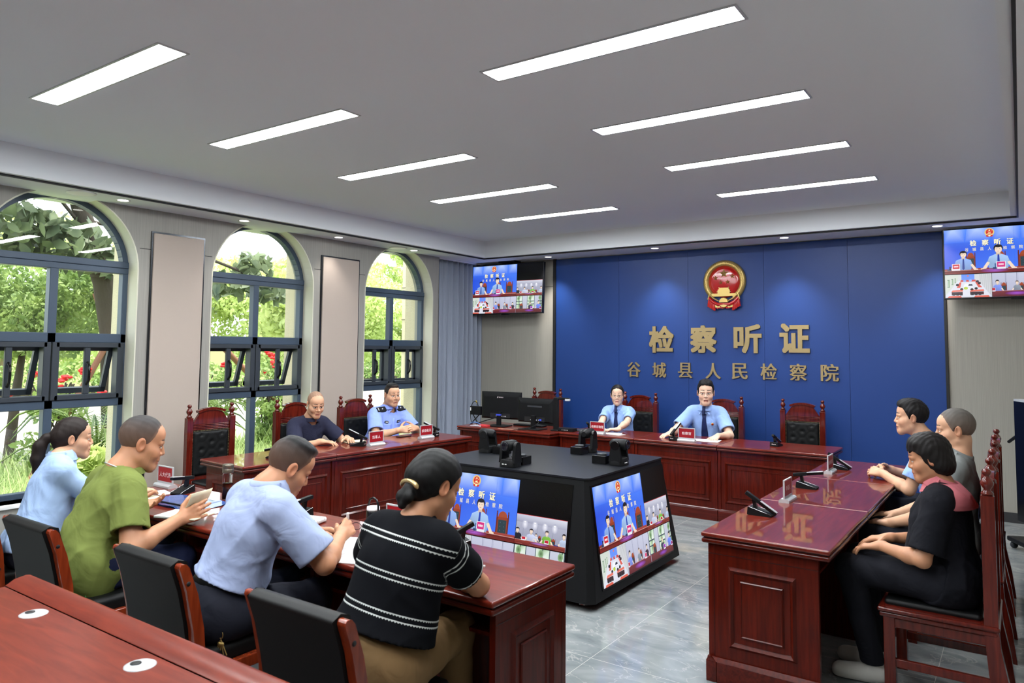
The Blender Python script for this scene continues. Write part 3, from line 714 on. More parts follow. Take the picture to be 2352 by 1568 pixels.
def make_chair():
    t = empty('high_back_chair', (0, 0, 0), 0, 'x', 'chair')
    hw = .215; pw = .030
    for s in (-1, 1):
        x = s*hw
        m = MB()
        pf = [(-.030, .0), (.0, .0), (.0, .40)]
        # rear leg splays back, post rises straight
        pr = [(.245, 0), (.295, 0), (.275, .18), (.245, .34), (.238, .46), (.238, 1.045), (.182, 1.045), (.182, .40), (.195, .22)]
        m.prism([(y, z) for y, z in pr][::-1], x-pw+.002, x+pw-.002, 'x'); m.build('post', M_chairwood, t, bevel=.005)
        f = MB(); f.lathe([(.020, 0), (.026, .004), (.027, .012), (.016, .022), (.015, .03), (.027, .048), (.029, .06), (.022, .076), (.012, .088), (.012, .094), (.019, .100), (.021, .110), (.016, .121), (.002, .126)], 18, 0, (x, .21, 1.045))
        f.build('finial', M_chairwood, t)
        g = MB(); g.prism([(x-.026, -.245), (x+.026, -.245), (x+.026, -.193), (x-.026, -.193)], 0, .41, 'z'); g.build('leg', M_chairwood, t, bevel=.004)
        a = MB(); a.box(x-.012, -.2, .16, x+.012, .22, .20); a.build('stretcher', M_chairwood, t, bevel=.003)
    k = MB(); k.box(-hw-.04, -.27, .425, hw+.04, .245, .448); k.build('seat_rail', M_chairwood, t, bevel=.009, seg=3)
    k = MB(); k.box(-hw-.03, -.262, .40, hw+.03, .235, .424); k.box(-hw-.015, -.24, .35, hw+.015, .22, .40); k.build('seat_apron', M_chairwood, t, bevel=.007)
    k = MB(); k.box(-hw+.02, -.245, .44, hw-.02, .17, .475); k.build('seat', M_leather, t, bevel=.016, seg=3)
    iw = hw-pw
    c = MB()
    n = 12; R = .36
    arc = [(R*math.sin(-.40+.80*i/n), R*(math.cos(-.40+.80*i/n)-1)) for i in range(n+1)]
    top = [(x, 1.135+z) for x, z in arc]; low = [(x*.93, 1.112+z) for x, z in arc]
    c.prism([(x, z) for x, z in low]+[(x, z) for x, z in top[::-1]], .183, .236, 'y')
    c.build('crest_cap', M_chairwood, t, bevel=.004)
    c = MB(); sh = [(-iw+.002, .985), (-iw+.014, 1.008)]+[(x*.90, 1.112+z) for x, z in arc]+[(iw-.014, 1.008), (iw-.002, .985)]
    sh[2] = (-.118, 1.085); sh[-3] = (.118, 1.085)
    c.prism(sh[::-1], .195, .226, 'y'); c.build('crest_board', M_chairwood, t)
    c = MB(); c.box(-iw, .20, .925, iw, .225, .99)
    for z in (.932, .947, .962, .977): c.tube([(-iw, .199, z), (iw, .199, z)], .006, 8)
    c.build('rail', M_chairwood, t)
    MB().box(-iw, .195, .46, iw, .226, .50).build('lower_rail', M_chairwood, t)
    vs, fs, btn = tufted(2*iw-.012, .42, 0)
    q = MB(); q.add([(x, y+.205, z+.50) for x, y, z in vs], fs, 0, True); q.box(-iw, .200, .495, iw, .228, .925)
    bk = q.build('leather_back', M_leather, t)
    q = MB()
    for x, z in btn: q.ball((x, .198, z+.50), .009, 5, 0, (1, .6, 1))
    q.build('button', M_leather, bk)
    q = MB()
    for i in range(30):
        for s in (-1, 1): q.ball((s*(iw-.004), .196, .505+.41*i/29), .0042, 4)
    for i in range(26): q.ball((-iw+.004+(2*iw-.008)*i/25, .196, .919), .0042, 4)
    q.build('nailhead_trim', M_brass, bk)
    return t
ch = make_chair(); first = [True]
def chair(x, y, rz, lab, group):
    if first[0]:
        first[0] = False; ch.location = (x, y, 0); ch.rotation_euler = (0, 0, rz); ch['label'] = lab; ch['group'] = group; return ch
    return dup(ch, (x, y, 0), rz, lab, group)
gA, gB, gC = 'high-backed chairs at the window desk', 'high-backed chairs before the blue wall', 'high-backed chairs at the side desk'
nl = Vector((-math.sin(ANG), math.cos(ANG), 0))
def at_left(s, d): p = L0+ld*s+nl*d; return p.x, p.y
CA = at_left(.42, 1.06); CB = at_left(1.36, 1.06); CC = at_left(2.18, 1.06)
chair(CA[0], CA[1], ANG, 'empty carved high-backed chair with buttoned black leather beneath the nearest column panel', gA)
chair(CB[0], CB[1], ANG, 'carved high-backed chair behind the person in the navy top', gA)
chair(CC[0], CC[1], ANG, 'carved high-backed chair behind the officer with black epaulettes', gA)
chair(-1.06, .04, 0, 'carved high-backed chair partly hidden behind the computer monitors', gB)
chair(.36, .04, 0, 'carved high-backed chair behind the woman wearing a tie', gB)
chair(1.45, .06, 0, 'carved high-backed chair behind the man with glasses and a tie', gB)
chair(2.37, .02, 0, 'empty carved high-backed chair against the blue wall', gB)
chair(4.06, -4.12, -PI/2, 'carved high-backed chair of the person in black and pink, nearest the viewer', gC)
chair(4.06, -3.25, -PI/2, 'carved high-backed chair behind the person in the grey shirt', gC)
chair(4.05, -2.36, -PI/2, 'carved high-backed chair behind the officer sitting in profile', gC)

# ================================================================== LEATHER MEETING CHAIRS
def make_office():
    t = empty('meeting_chair', (0, 0, 0), 0, 'x', 'chair')
    hw = .238
    for s in (-1, 1):
        # side frame: curved rear post, seat side rail and front leg, in the y-z plane; seat faces +y
        prof = [(-.30, 0), (-.25, .22), (-.232, .42), (-.25, .60), (-.285, .76), (-.318, .855), (-.312, .868), (-.292, .868), (-.276, .85), (-.236, .74), (-.205, .60), (-.190, .44), (-.20, .24), (-.262, 0)]
        m = MB(); m.prism([(y, z) for y, z in prof], s*hw-.019, s*hw+.019, 'x'); m.build('rear_post', M_orangewood, t, bevel=.007, seg=3)
        m = MB(); m.box(s*hw-.02, .20, 0, s*hw+.02, .245, .43); m.build('leg', M_orangewood, t, bevel=.006)
        m = MB(); m.box(s*hw-.016, -.22, .375, s*hw+.016, .21, .425); m.build('side_rail', M_orangewood, t, bevel=.005)
        m = MB()
        for y, z in ((-.279, .79), (-.222, .52)): m.lathe([(.001, 0), (.009, 0), (.009, .0008), (.001, .0008)], 14, 0, (s*(hw+.0195)-(.0008 if s < 0 else 0), y, z), 'x')
        m.build('bolt_hole', M_slot, t)
    bp = [(-.335, .86), (-.300, .878), (-.262, .866), (-.225, .74), (-.192, .60), (-.176, .45), (-.235, .43), (-.252, .52), (-.272, .64), (-.30, .76)]
    m = MB(); m.prism([(y, z) for y, z in bp][::-1], -hw+.022, hw-.022, 'x'); m.build('backrest', M_leather, t, bevel=.012, seg=3)
    m = MB(); m.box(-hw+.02, -.20, .40, hw-.02, .26, .485); m.build('seat', M_leather, t, bevel=.028, seg=4)
    m = MB(); m.box(-hw, .20, .34, hw, .235, .40); m.box(-hw, -.23, .30, hw, -.205, .345); m.build('cross_rail', M_orangewood, t, bevel=.004)
    return t
oc = make_office()
OCS = [(-.34, -6.575, 'black meeting chair with orange wood sides cut by the left picture edge'),
       (.50, -6.60, 'black leather meeting chair with orange wood sides behind the man in green'),
       (1.47, -6.545, 'black leather meeting chair with orange wood sides behind the man writing in a blue shirt'),
       (2.42, -6.565, 'black meeting chair with orange wood sides behind the striped black top')]
for i, (x, y, lab) in enumerate(OCS):
    if i == 0: oc.location = (x, y, 0); oc['label'] = lab; oc['group'] = 'meeting chairs of the front row'; o = oc
    else: o = dup(oc, (x, y, 0), 0, lab, 'meeting chairs of the front row')
# ================================================================== SCREEN PICTURE (flat emissive picture, 1.778 x 1)
M_pic = bpy.data.materials.new('screen_picture'); M_pic.use_nodes = True
N, L, b = nodes(M_pic)
at_ = N.new('ShaderNodeAttribute'); at_.attribute_name = 'col'
b.inputs['Base Color'].default_value = (.01, .01, .012, 1); b.inputs['Roughness'].default_value = .25
L.new(at_.outputs['Color'], b.inputs['Emission Color']); b.inputs['Emission Strength'].default_value = 1.0
M_pic.cycles.emission_sampling = 'NONE'
class Canvas:
    def __init__(s): s.v = []; s.f = []; s.c = []; s.x0 = 0; s.y0 = 0; s.sx = 1; s.sy = 1
    def win(s, x0, y0, x1, y1): s.x0, s.y0, s.sx, s.sy = x0, y0, x1-x0, y1-y0
    def put(s, pts, fs, cols, z):
        o = len(s.v)
        for (x, y), c in zip(pts, cols):
            X = min(max(x, 0), 1)*s.sx+s.x0; Y = min(max(y, 0), 1)*s.sy+s.y0
            s.v.append((X, Y, z*.0006)); s.c.append(c)
        s.f += [tuple(i+o for i in f) for f in fs]
    def poly(s, pts, col, z):
        if isinstance(col, list): s.put(pts, [tuple(range(len(pts)))], col, z)
        else: s.put(pts, [tuple(range(len(pts)))], [col]*len(pts), z)
    def rect(s, x0, y0, x1, y1, col, z): s.poly([(x0, y0), (x1, y0), (x1, y1), (x0, y1)], col, z)
    def ell(s, cx, cy, rx, ry, col, z, edge=None, n=20, a0=0, a1=2*PI):
        ring_ = [(cx+rx*math.cos(a0+(a1-a0)*i/n), cy+ry*math.sin(a0+(a1-a0)*i/n)) for i in range(n+1)]
        s.put([(cx, cy)]+ring_, [(0, i+1, i+2) for i in range(n)], [col]+[edge or col]*(n+1), z)
    def text(s, t, cx, cy, w, h, col, z, off=.02):
        vs, fs = text_geo(t, 1, 0, 0); vs = fit_geo(vs, w*.9, h, cx, cy); b = off*w*1.6
        for k, (dx, dy) in enumerate(((0, 0), (-b, 0), (b, 0), (0, b), (0, -b))): s.put([(a[0]+dx, a[1]+dy) for a in vs], fs, [col]*len(vs), z+k*.12)
c8 = lambda r, g, b: srgb(r, g, b)
cv = Canvas()
def figure(cx, y0, h, a, shirt, hair, z, skin=(246, 222, 200), tie=None, arms=True, long=False, shadow=None):
    """half figure: base y0, head top y0+h, a = width factor"""
    sk = c8(*skin); S = c8(*shirt); S2 = c8(*[int(q*.86) for q in shirt])
    w = h*a
    cv.poly([(cx-.30*w, y0), (cx-.36*w, y0+.30*h), (cx-.30*w, y0+.50*h), (cx-.10*w, y0+.60*h), (cx+.10*w, y0+.60*h), (cx+.30*w, y0+.50*h), (cx+.36*w, y0+.30*h), (cx+.30*w, y0)], [S2, S2, S, S, S, S, S2, S2], z)
    if arms:
        for s in (-1, 1):
            cv.poly([(cx+s*.37*w, y0+.30*h), (cx+s*.28*w, y0+.26*h), (cx+s*.40*w, y0+.02*h), (cx+s*.55*w, y0-.02*h), (cx+s*.50*w, y0+.08*h)], sk, z+1)
            cv.ell(cx+s*.50*w, y0+.01*h, .09*w, .035*h, sk, z+1)
    cv.rect(cx-.07*w, y0+.55*h, cx+.07*w, y0+.68*h, c8(*[int(q*.88) for q in skin]), z+1)
    if tie: cv.poly([(cx-.025*w, y0+.58*h), (cx+.03*w, y0+.58*h), (cx+.05*w, y0+.06*h), (cx, y0+.0*h), (cx-.05*w, y0+.06*h)], c8(*tie), z+2)
    H = c8(*hair)
    cv.ell(cx, y0+.84*h, .15*w, .16*h, H, z+2)
    if long:
        cv.rect(cx-.16*w, y0+.6*h, cx-.1*w, y0+.85*h, H, z+1); cv.rect(cx+.1*w, y0+.6*h, cx+.16*w, y0+.85*h, H, z+1)
    cv.ell(cx+.005*w, y0+.79*h, .118*w, .145*h, sk, z+3)
    cv.ell(cx, y0+.93*h, .125*w, .06*h, H, z+4)
    for s in (-1, 1): cv.ell(cx+s*.045*w, y0+.81*h, .018*w, .009*h, c8(90, 80, 76), z+4, n=8)
    cv.ell(cx, y0+.715*h, .035*w, .008*h, c8(200, 130, 120), z+4, n=8)
def seat(cx, y0, w, h, z, side=False):
    W1, W2 = c8(150, 62, 34), c8(104, 34, 20)
    cv.rect(cx-w/2, y0, cx+w/2, y0+h*.72, W1, z)
    cv.rect(cx-w*.5, y0, cx-w*.40, y0+h*.88, W2, z+1); cv.rect(cx+w*.40, y0, cx+w*.5, y0+h*.88, W2, z+1)
    cv.ell(cx, y0+h*.70, w*.36, h*.28, c8(166, 74, 40), z, n=14, a0=0, a1=PI)
    cv.rect(cx-w*.33, y0, cx+w*.33, y0+h*.60, c8(40, 62, 70), z+1)
    for s in (-1, 1): cv.ell(cx+s*w*.45, y0+h*.93, w*.05, h*.06, W2, z+1, n=8)
    for i in range(3):
        for j in (-1, 1): cv.ell(cx+j*w*.15, y0+h*(.15+.17*i), w*.02, h*.014, c8(110, 150, 160), z+2, n=6)
def plate(cx, y, w, h, col, z, t=None):
    cv.rect(cx-w/2, y, cx+w/2, y+h, c8(236, 236, 246), z); cv.rect(cx-w*.42, y+h*.26, cx+w*.42, y+h*.93, c8(*col), z+1)
    if t: cv.text(t, cx, y+h*.6, w*.6, h*.22, c8(250, 226, 236), z+2)
cv.rect(0, 0, 1.778, 1, c8(4, 4, 6), 0)
# main view
cv.win(0, .345, 1.147, 1.0)
bA, bB, bC = c8(84, 140, 255), c8(66, 118, 246), c8(46, 86, 226)
cv.poly([(0, .1), (.5, .1), (1, .1), (1, .55), (1, 1), (.5, 1), (0, 1), (0, .55)], [bC, bB, bB, bB, bA, bA, bA, bC], 1)
for x in (.26, .5, .74): cv.rect(x, .12, x+.002, 1, c8(58, 106, 232), 2)
for x in (.09, .36, .66, .95):
    cv.put([(x-.14, .70), (x+.14, .70), (x+.16, 1), (x, 1), (x-.16, 1)], [(0, 3, 4), (0, 1, 3), (1, 2, 3)], [bB, bB, bA, c8(190, 214, 255), bA], 2)
G_, R_ = c8(248, 240, 186), c8(216, 46, 30)
cv.ell(.49, .895, .052, .093, G_, 4, c8(226, 196, 120)); cv.ell(.49, .900, .038, .066, R_, 5)
cv.ell(.49, .935, .010, .016, G_, 6, n=5)
for dx, dy in ((-.022, .0), (-.008, -.018), (.008, -.018), (.022, .0)): cv.ell(.49+dx, .92+dy, .004, .007, G_, 6, n=5)
cv.rect(.468, .862, .512, .874, G_, 6); cv.rect(.478, .874, .502, .888, G_, 6)
cv.poly([(.452, .83), (.528, .83), (.520, .795), (.46, .795)], R_, 6); cv.ell(.49, .822, .013, .022, G_, 7); cv.poly([(.462, .845), (.49, .822), (.518, .845), (.512, .85), (.49, .835), (.468, .85)], G_, 7)
for i, ch_ in enumerate('检察听证'):
    x = .315+.128*i; cv.text(ch_, x+.003, .675-.004, .074, .125, c8(60, 50, 70), 4, .03); cv.text(ch_, x, .675, .074, .125, c8(255, 248, 214), 5, .025)
for i, ch_ in enumerate('谷城县人民检察院'):
    x = .245+.0805*i; cv.text(ch_, x, .535, .042, .075, c8(232, 226, 198), 5, .015)
for x in (.285, .60): seat(x, .13, .10, .34, 6)
seat(.845, .10, .145, .37, 6)
figure(.205, .085, .43, .62, (150, 184, 246), (30, 26, 30), 10, tie=(40, 64, 150))
figure(.575, .085, .53, .60, (172, 206, 250), (28, 26, 32), 10, tie=(36, 62, 170))
cv.poly([(0, 0), (1, 0), (1, .115), (0, .115)], [c8(120, 34, 26), c8(110, 26, 20), c8(168, 70, 60), c8(150, 60, 44)], 9)
cv.poly([(0, .0), (1, 0), (1, .07), (0, .07)], [c8(126, 40, 30), c8(112, 30, 22), c8(104, 24, 18), c8(110, 28, 22)], 16)
cv.rect(0, .07, 1, .079, c8(214, 160, 150), 17); cv.rect(0, .052, 1, .058, c8(70, 14, 12), 17)
cv.ell(.53, .05, .16, .05, c8(176, 96, 214), 17, c8(112, 30, 26))
plate(.125, .075, .088, .15, (206, 30, 44), 18, '检察官助理'); plate(.60, .075, .10, .165, (214, 44, 128), 18, '检察官')
cv.rect(.03, .075, .075, .11, c8(36, 60, 96), 18); cv.rect(.05, .10, .07, .17, c8(28, 40, 66), 18)
cv.rect(.515, .075, .56, .115, c8(40, 66, 110), 18); cv.rect(.535, .1, .548, .2, c8(60, 90, 150), 18)
# view of the front row
cv.win(1.152, .345, 1.778, .655)
cv.poly([(0, 0), (1, 0), (1, .95), (0, .95)], [c8(150, 152, 176), c8(150, 152, 176), c8(186, 188, 206), c8(186, 188, 206)], 1)
cv.poly([(0, .74), (1, .70), (1, 1), (0, 1)], [c8(158, 160, 184), c8(168, 170, 192), c8(226, 228, 240), c8(206, 208, 226)], 2)
cv.rect(0, .985, 1, 1, c8(206, 40, 44), 3)
for x in (.18, .38, .58, .77): cv.ell(x, .68, .06, .16, c8(246, 246, 255), 3, c8(176, 178, 200)); cv.ell(x, .76, .022, .02, c8(255, 255, 255), 4)
for x in (.15, .44, .74): cv.rect(x, .2, x+.004, .68, c8(128, 130, 150), 3)
seat(.49, .17, .06, .22, 4); seat(.76, .14, .08, .22, 4)
figure(.04, .13, .42, .62, (30, 28, 38), (22, 20, 26), 6)
figure(.32, .13, .44, .58, (214, 222, 250), (48, 44, 50), 6)
figure(.42, .2, .24, .5, (226, 230, 246), (40, 36, 44), 5)
figure(.63, .13, .46, .56, (132, 196, 70), (70, 62, 62), 6)
figure(.96, .10, .48, .5, (206, 222, 250), (38, 34, 40), 6)
cv.poly([(0, 0), (1, 0), (1, .16), (0, .16)], [c8(110, 28, 22), c8(104, 26, 20), c8(150, 66, 54), c8(150, 60, 44)], 12)
cv.rect(0, .15, 1, .162, c8(214, 170, 160), 13); cv.ell(.5, .11, .2, .05, c8(186, 130, 220), 13, c8(120, 36, 34))
for x0, x1 in ((.03, .16), (.3, .68), (.82, .97)): cv.rect(x0, .03, x1, .035, c8(196, 130, 120), 14); cv.rect(x0, .075, x1, .08, c8(70, 16, 14), 14)
for x in (.18, .64): plate(x, .15, .085, .13, (196, 30, 52), 15)
cv.rect(.78, .15, .87, .18, c8(50, 60, 140), 15)
# wide view of the room from above
cv.win(0, 0, .57, .335)
cv.poly([(0, 0), (1, 0), (1, 1), (0, 1)], [c8(224, 226, 236), c8(206, 208, 220), c8(210, 212, 218), c8(218, 224, 218)], 1)
cv.poly([(.02, .05), (.98, .05), (.72, .72), (.27, .72)], c8(226, 228, 240), 2)
cv.poly([(0, .1), (.27, .7), (.3, 1), (0, 1)], c8(214, 222, 212), 3)
cv.poly([(1, .1), (.72, .7), (.70, 1), (1, 1)], c8(214, 216, 220), 3)
for i in range(6): cv.poly([(.76+.04*i, .62-.1*i), (.765+.04*i, .62-.1*i), (.765+.042*i, .98), (.755+.042*i, .98)], c8(160, 164, 172), 4)
for i, (x, y, w, h) in enumerate(((.05, .45, .05, .34), (.14, .56, .04, .26), (.21, .64, .03, .2))):
    cv.rect(x, y, x+w, y+h, c8(110, 140, 120), 4); cv.rect(x+w*.15, y+h*.08, x+w*.45, y+h*.9, c8(236, 244, 236), 5); cv.rect(x+w*.55, y+h*.08, x+w*.88, y+h*.9, c8(150, 186, 140), 5)
cv.rect(.36, .72, .64, 1, c8(108, 150, 250), 4); cv.ell(.5, .93, .02, .03, c8(230, 120, 90), 5)
cv.poly([(.33, .68), (.67, .68), (.66, .76), (.35, .76)], c8(214, 74, 60), 6)
cv.poly([(.25, .42), (.33, .42), (.36, .66), (.32, .66)], c8(222, 92, 76), 6); cv.poly([(.72, .42), (.80, .42), (.69, .66), (.65, .66)], c8(222, 92, 76), 6)
cv.poly([(.40, .46), (.60, .46), (.58, .60), (.43, .60)], c8(244, 246, 255), 6); cv.poly([(.50, .50), (.60, .50), (.585, .57), (.52, .57)], c8(40, 46, 70), 7)
cv.poly([(.30, .35), (.70, .35), (.68, .42), (.33, .42)], c8(240, 240, 248), 6)
for x, y, cc in ((.27, .55, (30, 30, 40)), (.74, .6, (40, 30, 36)), (.7, .68, (60, 40, 60)), (.36, .36, (36, 34, 40)), (.58, .34, (36, 34, 40)), (.67, .38, (30, 30, 36)), (.43, .72, (150, 180, 240)), (.55, .73, (160, 190, 244))): cv.ell(x, y, .035, .05, c8(*cc), 7)
cv.ell(.45, .40, .045, .06, c8(190, 214, 70), 8)
for x0, x1 in ((.13, .39), (.53, .84)):
    cv.poly([(x0, .24), (x1, .26), (x1-.01, .33), (x0+.03, .32)], c8(232, 116, 96), 7); cv.rect(x0+.01, .11, x1-.01, .24, c8(66, 26, 30), 6)
    for i in range(3): cv.rect(x0+.03+.08*i, .09, x0+.085+.08*i, .2, c8(30, 28, 38), 7)
for x0, x1 in ((.05, .36), (.62, .95)): cv.poly([(x0, .0), (x1, .0), (x1-.02, .075), (x0+.03, .07)], c8(224, 96, 76), 7)
# view of the side desk people
cv.win(.575, 0, 1.147, .335)
cv.poly([(0, 0), (1, 0), (1, 1), (0, 1)], [c8(176, 178, 204), c8(176, 178, 204), c8(206, 208, 228), c8(198, 202, 224)], 1)
for x in (.27, .5, .74): cv.rect(x, .25, x+.012, 1, c8(150, 152, 180), 2); cv.rect(x+.03, .25, x+.034, 1, c8(150, 152, 180), 2)
seat(.24, .22, .12, .38, 3); seat(.60, .22, .1, .36, 3)
figure(.11, .22, .50, .52, (136, 160, 250), (40, 36, 44), 6)
figure(.51, .22, .44, .5, (150, 160, 176), (120, 104, 100), 6)
figure(.86, .22, .44, .5, (60, 40, 60), (26, 22, 28), 6)
cv.poly([(0, 0), (1, 0), (1, .25), (0, .25)], [c8(90, 20, 30), c8(90, 20, 30), c8(128, 50, 54), c8(128, 50, 54)], 10)
cv.ell(.5, .13, .26, .09, c8(170, 84, 214), 11, c8(100, 28, 44)); cv.rect(0, .235, 1, .248, c8(190, 140, 170), 11)
plate(.03, .22, .07, .16, (196, 30, 52), 12); plate(.78, .22, .09, .18, (220, 60, 110), 12)
# view of the window desk people
cv.win(1.152, 0, 1.778, .335)
cv.poly([(0, 0), (1, 0), (1, 1), (0, 1)], [c8(178, 182, 204), c8(178, 182, 204), c8(204, 208, 224), c8(204, 208, 224)], 1)
for x0, x1 in ((.0, .25), (.43, .72), (.90, 1.0)):
    cv.rect(x0, .22, x1, 1, c8(60, 74, 92), 2)
    for k, (y0, y1) in enumerate(((.25, .48), (.52, .66), (.70, 1.0))):
        m = (x0+x1)/2
        cv.poly([(x0+.015, y0), (m-.008, y0), (m-.008, y1), (x0+.015, y1)], [c8(220, 240, 216), c8(190, 220, 176), c8(150, 190, 130), c8(236, 246, 240)], 3)
        cv.poly([(m+.008, y0), (x1-.015, y0), (x1-.015, y1), (m+.008, y1)], [c8(236, 246, 240), c8(226, 240, 226), c8(210, 232, 206), c8(150, 186, 140)], 3)
    cv.ell((x0+x1)/2-.03, .86, .05, .12, c8(76, 112, 66), 4, c8(150, 186, 140)); cv.ell((x0+x1)/2+.05, .4, .04, .09, c8(90, 136, 70), 4, c8(180, 206, 160))
seat(.21, .2, .13, .36, 6)
figure(.555, .2, .42, .52, (66, 60, 92), (150, 124, 112), 8); figure(.88, .2, .5, .5, (120, 146, 255), (50, 46, 56), 8)
cv.poly([(0, 0), (1, 0), (1, .23), (0, .23)], [c8(84, 18, 26), c8(84, 18, 26), c8(120, 46, 50), c8(120, 46, 50)], 12)
cv.ell(.53, .12, .2, .08, c8(150, 66, 206), 13, c8(96, 26, 40)); plate(.62, .2, .085, .17, (160, 40, 190), 14); plate(.96, .2, .08, .14, (150, 30, 110), 14)
pic_me = bpy.data.meshes.new('screen_picture'); pic_me.from_pydata([(x-.889, y-.5, z) for x, y, z in cv.v], [], cv.f)
ca = pic_me.color_attributes.new('col', 'FLOAT_COLOR', 'POINT'); ca.data.foreach_set('color', np.array(cv.c, np.float32).ravel()); pic_me.materials.append(M_pic); pic_me.update()
def picture(parent, size_h, M):
    o = bpy.data.objects.new('screen_picture', pic_me); COL.objects.link(o); o.parent = parent
    o.matrix_local = M @ Matrix.Diagonal((size_h, size_h, size_h, 1)); return o

# ------------------------------------------------------------------ the four-sided display box
bx0, bx1, by0, by1, tz = .44, 2.09, -4.21, -2.69, .84
cxb, cyb = (bx0+bx1)/2, (by0+by1)/2
t = empty('display_box', (cxb, cyb, 0), 0, 'black four-sided sloping display box in the middle of the room', 'display')
hb = ((bx1-bx0)/2, (by1-by0)/2); ht = (hb[0]-.11, hb[1]-.13); q = .045
def octa(hx, hy, z, q): return [(-hx+q, -hy, z), (hx-q, -hy, z), (hx, -hy+q, z), (hx, hy-q, z), (hx-q, hy, z), (-hx+q, hy, z), (-hx, hy-q, z), (-hx, -hy+q, z)]
m = MB(); v = octa(hb[0], hb[1], .05, q)+octa(ht[0], ht[1], tz-.012, q*.7)
m.add(v, [tuple(range(8))[::-1], tuple(range(8, 16))]+[(i, (i+1) % 8, 8+(i+1) % 8, 8+i) for i in range(8)]); m.build('housing', M_black, t, bevel=.004, seg=2)
m = MB(); m.prism([p[:2] for p in octa(ht[0]+.008, ht[1]+.008, 0, q*.7)], tz-.012, tz); m.build('lid', pbr('dark_lid', srgb(19, 21, 27), .36, spec=.45), t, bevel=.003)
for x in (-1, 1):
    for y in (-1, 1): MB().cyl((x*(hb[0]-.15), y*(hb[1]-.15), 0), (x*(hb[0]-.15), y*(hb[1]-.15), .05), .035, .025).build('foot', M_chrome, t)
sl1 = math.atan2(.13, tz-.062); sl0 = math.atan2(.11, tz-.062)
for k, (rz, hx, s) in enumerate(((0, hb[1], sl1), (PI/2, hb[0], sl0), (PI, hb[1], sl1), (-PI/2, hb[0], sl0))):
    # local: x right, y up the slope, z outward
    zc = .447; off = hx-(zc-.05)*math.tan(s)+.003
    M = Matrix.Rotation(rz, 4, 'Z') @ Matrix.Translation((0, -off, zc)) @ Matrix.Rotation(PI/2-s, 4, 'X')
    sb = MB().box(-.61, -.345, -.004, .61, .345, .001); o = sb.build('screen', M_blacksmooth, t); o.matrix_local = M
    p = picture(o, .664, Matrix.Translation((0, 0, .0015)))

# ------------------------------------------------------------------ pan-tilt cameras on the box
def ptz(x, y, rz, lab, lab2):
    t = empty('tracking_camera', (x, y, tz), rz, lab, 'camera', 'tracking cameras on the display box')
    m = MB(); n = 20
    def ov(rx, ry, z): return [(rx*math.copysign(abs(math.cos(a))**.6, math.cos(a)), ry*math.copysign(abs(math.sin(a))**.6, math.sin(a)), z) for a in [2*PI*i/n for i in range(n)]]
    R = [ov(.074, .066, 0), ov(.072, .064, .03), ov(.066, .058, .055), ov(.05, .045, .06)]
    v = [p for r in R for p in r]; f = [tuple(range(n))[::-1], tuple(range(3*n, 4*n))]
    for k in range(3): f += [(k*n+i, k*n+(i+1) % n, (k+1)*n+(i+1) % n, (k+1)*n+i) for i in range(n)]
    m.add(v, f, 0, True)
    for s in (-1, 1):
        m.prism([(-.052, .03), (.052, .03), (.034, .15), (-.034, .15)], s*.046, s*.070, 'x')
    m.build('base', M_black, t, bevel=.004)
    for s in (-1, 1):
        c = MB(); c.lathe([(.034, -.013), (.035, -.011), (.035, .011), (.033, .013)], 24, 0, (s*.058, 0, .15), 'x'); c.build('pivot_cap', M_blacksmooth if s < 0 else M_black, t)
    h = MB(); h.lathe([(.022, -.07), (.036, -.055), (.042, -.02), (.043, .045), (.041, .068), (.036, .072)], 26, 0, (0, 0, 0), 'y')
    h.v = [(x, -y, z+.155) for x, y, z in h.v]; h.f = [f[::-1] for f in h.f]
    hd = h.build('camera_head', M_black, t)
    l_ = MB(); l_.lathe([(.001, .0), (.016, .002), (.024, .004), (.033, .008), (.033, .0), (.001, -.001)], 24, 0, (0, 0, 0), 'y'); l_.v = [(x, -y-.0725, z+.155) for x, y, z in l_.v]; l_.build('lens', pbr('lens_glass', srgb(22, 20, 30), .08), hd)
    m = MB(); m.box(-.03, -.0665, .02, -.015, -.064, .026); m.box(-.005, -.0665, .02, .01, -.064, .026); m.build('status_light', M_white, t)
    c = dup_box(x, y, rz, lab2)
def dup_box(x, y, rz, lab):
    t = empty('junction_box', (x-.145*math.sin(rz)*1.0, y+.145*math.cos(rz), tz), rz, lab, 'junction box', 'small boxes behind the cameras')
    MB().box(-.055, -.06, 0, .055, .06, .062).build('case', M_blacksmooth, t, bevel=.004)
    MB().lathe([(.036, .062), (.038, .064), (.038, .074), (.036, .076), (.001, .0765)], 26).build('puck', M_darkgrey, t)
ptz(1.265, -3.975, 0, 'black tracking camera with its lens turned to the front row', 'black box with a puck behind the camera facing the front row')
ptz(1.875, -3.40, PI/2, 'black tracking camera with its lens turned to the side desk opposite the windows', 'black box with a puck behind the camera facing the side desk')
ptz(1.345, -2.93, PI, 'black tracking camera turned to the blue wall, seen from behind', 'black box with a puck in front of the camera facing the blue wall')
ptz(.68, -3.47, -PI/2, 'black tracking camera turned to the window desk, farthest along the box', 'black box with a puck behind the camera facing the windows')

